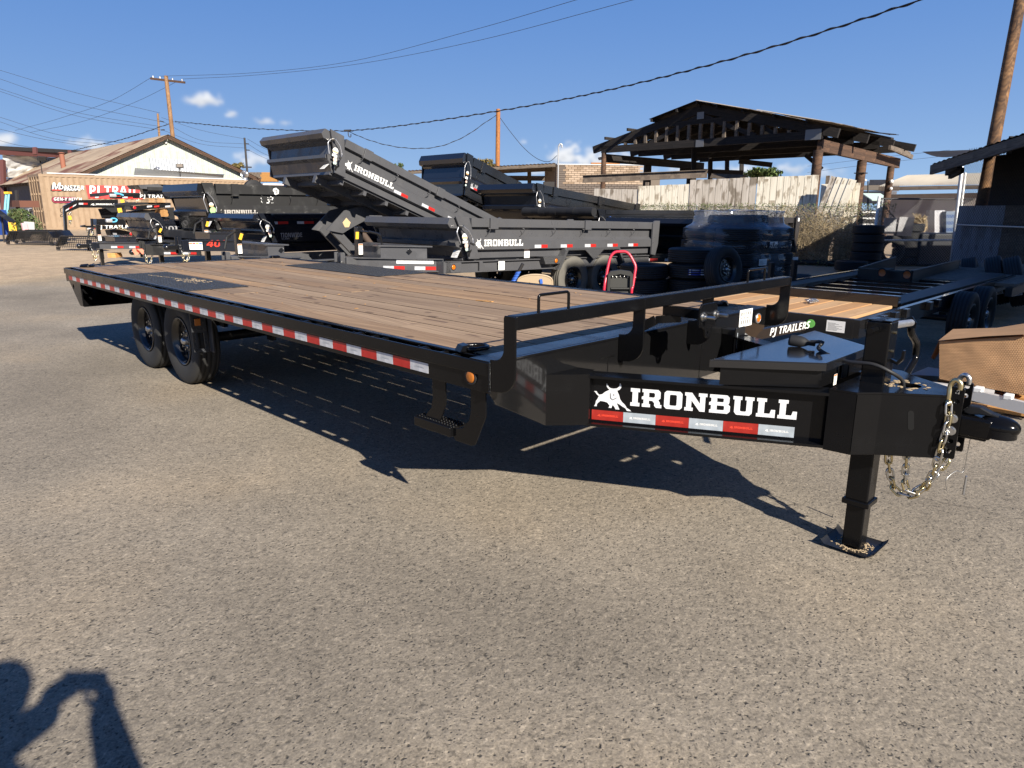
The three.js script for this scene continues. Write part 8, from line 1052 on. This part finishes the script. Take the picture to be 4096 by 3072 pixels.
  part('step_hanger', plateB, M.black, st); const plateC = plateA.clone(); plateC.translate(0, 0, 0.125); part('step_hanger', plateC, M.black, st);
  part('step_tread', [lim(-0.565, -0.285, 0.493, 0.54, 1.262, 1.285, 0.004), lim(-0.565, -0.285, 0.53, 0.541, 1.185, 1.275, 0.003)], M.black, st);
  const teeth = []; for (let k = 0; k < 13; k++) for (let q = 0; q < 4; q++) teeth.push(cyl(0.007, 0.004, 0.006, 8, -0.555 + k * 0.0218 + (q % 2) * 0.01, 0.5435, 1.195 + q * 0.023)); part('grip_teeth', teeth, M.black, st);
}

// ---------------------------------------------------------------- the photographer behind the lens: only the shadow falls into the picture
{
  const t = thing('person', 'person in dark clothes holding up a phone, standing where the picture was taken', 'person', [0, 0, 0]);
  const B = []; const bone = (a, b, ra, rb2) => B.push([V(...a), V(...b), ra, rb2]);
  const ox = -0.22, oz = 0.62;                                // feet
  const J = (x, y, z) => [ox + x, y, oz + z];
  bone(J(0, 0.95, 0), J(0, 1.16, 0.0), 0.15, 0.14); bone(J(0, 1.16, 0), J(0, 1.40, 0.0), 0.145, 0.15); bone(J(-0.15, 1.42, 0), J(0.15, 1.42, 0), 0.075, 0.075); bone(J(0, 1.45, 0), J(0, 1.58, -0.03), 0.058, 0.055);
  for (const s of [-1, 1]) { bone(J(0.095 * s, 0.93, 0), J(0.11 * s, 0.50, 0.0), 0.095, 0.06); bone(J(0.11 * s, 0.50, 0), J(0.12 * s, 0.09, 0.02), 0.06, 0.042); bone(J(0.12 * s, 0.05, 0.04), J(0.14 * s, 0.035, -0.15), 0.045, 0.035); }
  // arms: shoulders to elbows to hands at the phone
  const hl = [-0.165, 1.50, 0.255], hr = [-0.015, 1.505, 0.255], el = [-0.50, 1.27, 0.44], er = [0.17, 1.14, 0.42];
  bone(J(-0.20, 1.40, 0), el, 0.068, 0.062); bone(el, [hl[0] - 0.02, hl[1] - 0.05, hl[2] + 0.04], 0.066, 0.034); bone(J(0.20, 1.40, 0), er, 0.068, 0.062); bone(er, [hr[0] + 0.02, hr[1] - 0.06, hr[2] + 0.04], 0.066, 0.034);
  const field = (p, list, k) => { let m = 1e9; for (const [a, b, ra, r2] of list) { const ab = b.clone().sub(a), h = clamp(p.clone().sub(a).dot(ab) / ab.lengthSq()), d = p.distanceTo(a.clone().addScaledVector(ab, h)) - (ra + (r2 - ra) * h); const e = Math.max(k - Math.abs(m - d), 0) / k; m = Math.min(m, d) - e * e * k * 0.25; } return m; };
  const mesh = (list, lo, hi, cell, k) => { const n = Math.ceil(Math.max(hi.x - lo.x, hi.y - lo.y, hi.z - lo.z) / cell), mc = new MarchingCubes(n, new THREE.MeshStandardMaterial(), false, false, 600000); mc.isolation = 0; const S = n * cell / 2, c = lo.clone().addScalar(S); const boxes = list.map(([a, b, r, r2]) => [a.clone().min(b).addScalar(-Math.max(r, r2) - k), a.clone().max(b).addScalar(Math.max(r, r2) + k)]); const p = V(); for (let z = 0; z < n; z++) for (let y = 0; y < n; y++) for (let x = 0; x < n; x++) { p.set((x - n / 2) / (n / 2), (y - n / 2) / (n / 2), (z - n / 2) / (n / 2)).multiplyScalar(S).add(c); const near = list.filter((_, i) => p.x > boxes[i][0].x && p.y > boxes[i][0].y && p.z > boxes[i][0].z && p.x < boxes[i][1].x && p.y < boxes[i][1].y && p.z < boxes[i][1].z); mc.field[x + y * n + z * n * n] = near.length ? -field(p, near, k) : -0.1; } mc.update(); const g = new THREE.BufferGeometry(); g.setAttribute('position', new THREE.Float32BufferAttribute(mc.positionArray.slice(0, mc.count * 3), 3)); g.setAttribute('normal', new THREE.Float32BufferAttribute(mc.normalArray.slice(0, mc.count * 3), 3)); g.scale(S, S, S); g.translate(c.x, c.y, c.z); return fin(g); };
  const H = []; const hand = (c, s) => { const w = (x, y, z) => V(c[0] + s * x, c[1] + y, c[2] + z); H.push([w(0.03, -0.05, 0.04), w(0.015, 0.0, 0.02), 0.026, 0.03]); for (let f = 0; f < 4; f++) { const y = 0.028 - f * 0.019, L = [0.9, 1, 0.95, 0.78][f]; H.push([w(0.012, y, 0.01), w(-0.012, y + 0.006, -0.024 * L), 0.0105, 0.0095], [w(-0.012, y + 0.006, -0.024 * L), w(-0.045 * L, y + 0.004, -0.02), 0.0095, 0.0085]); } H.push([w(0.02, -0.03, 0.03), w(-0.01, -0.015, 0.05), 0.013, 0.011], [w(-0.01, -0.015, 0.05), w(-0.045, 0.0, 0.035), 0.011, 0.009]); }; hand(hl, -1); hand(hr, 1);
  const body = mesh(B, V(-0.75, -0.02, -0.05), V(0.6, 1.75, 1.2), 0.017, 0.05);
  const hands = mesh(H, V(-0.27, 1.40, 0.19), V(0.10, 1.58, 0.36), 0.004, 0.008);
  const hd = []; const hc = V(ox + 0.04, 1.68, oz - 0.05); hd.push([hc.clone().add(V(0, 0.03, 0.015)), hc.clone().add(V(0, 0.02, -0.01)), 0.092, 0.088], [hc.clone().add(V(0, -0.05, -0.035)), hc.clone().add(V(0, -0.075, -0.04)), 0.062, 0.05], [hc.clone().add(V(0, 0.0, -0.095)), hc.clone().add(V(0, -0.022, -0.112)), 0.012, 0.015], [hc.clone().add(V(-0.09, -0.01, 0.01)), hc.clone().add(V(-0.092, 0.025, 0.015)), 0.014, 0.016], [hc.clone().add(V(0.09, -0.01, 0.01)), hc.clone().add(V(0.092, 0.025, 0.015)), 0.014, 0.016], [hc.clone().add(V(-0.02, -0.057, -0.09)), hc.clone().add(V(0.02, -0.057, -0.09)), 0.012, 0.012], [hc.clone().add(V(0, -0.06, 0.0)), hc.clone().add(V(0, -0.16, 0.03)), 0.058, 0.056]);
  const headG = mesh(hd, hc.clone().add(V(-0.14, -0.19, -0.14)), hc.clone().add(V(0.14, 0.15, 0.14)), 0.006, 0.03);
  part('body', mergeGeometries([body, hands, headG]), mat(lin(0.35, 0.22, 0.15), 0.7), t);
  part('eye', [place(fin(new THREE.SphereGeometry(0.012, 10, 8)), hc.x - 0.032, hc.y + 0.008, hc.z - 0.083), place(fin(new THREE.SphereGeometry(0.012, 10, 8)), hc.x + 0.032, hc.y + 0.008, hc.z - 0.083)], M.white, t);
  const cloth = mesh(B.filter((_, i) => i < 3 || i > 9).map(([a, b, r, q]) => [a, b.clone().lerp(a, r < 0.05 && q < 0.04 ? 0.15 : 0), r + 0.012, q + 0.012]), V(-0.75, 0.8, -0.05), V(0.6, 1.75, 1.2), 0.02, 0.05); part('shirt', cloth, mat(lin(0.03, 0.035, 0.05), 0.9), t);
  const legs = mesh(B.filter((_, i) => [0, 4, 5, 7, 8].includes(i)).map(([a, b, r, q]) => [a, b, r + 0.012, q + 0.014]), V(-0.5, 0.0, 0.2), V(0.3, 1.1, 1.0), 0.017, 0.05); part('trousers', legs, mat(lin(0.02, 0.025, 0.04), 0.9), t);
  part('hair', place(fin(new THREE.SphereGeometry(0.105, 20, 14, 0, 6.3, 0, 1.75)), hc.x, hc.y + 0.028, hc.z + 0.016, 0.35), mat(lin(0.02, 0.013, 0.01), 0.9), t);
  const ph = solo('phone', rb(0.15, 0.075, 0.009, 0.004, -0.09, 1.52, 0.235), M.rubberNew, 'black phone held sideways in both hands of the person', 'phone');
}

renderer.render(scene, camera);
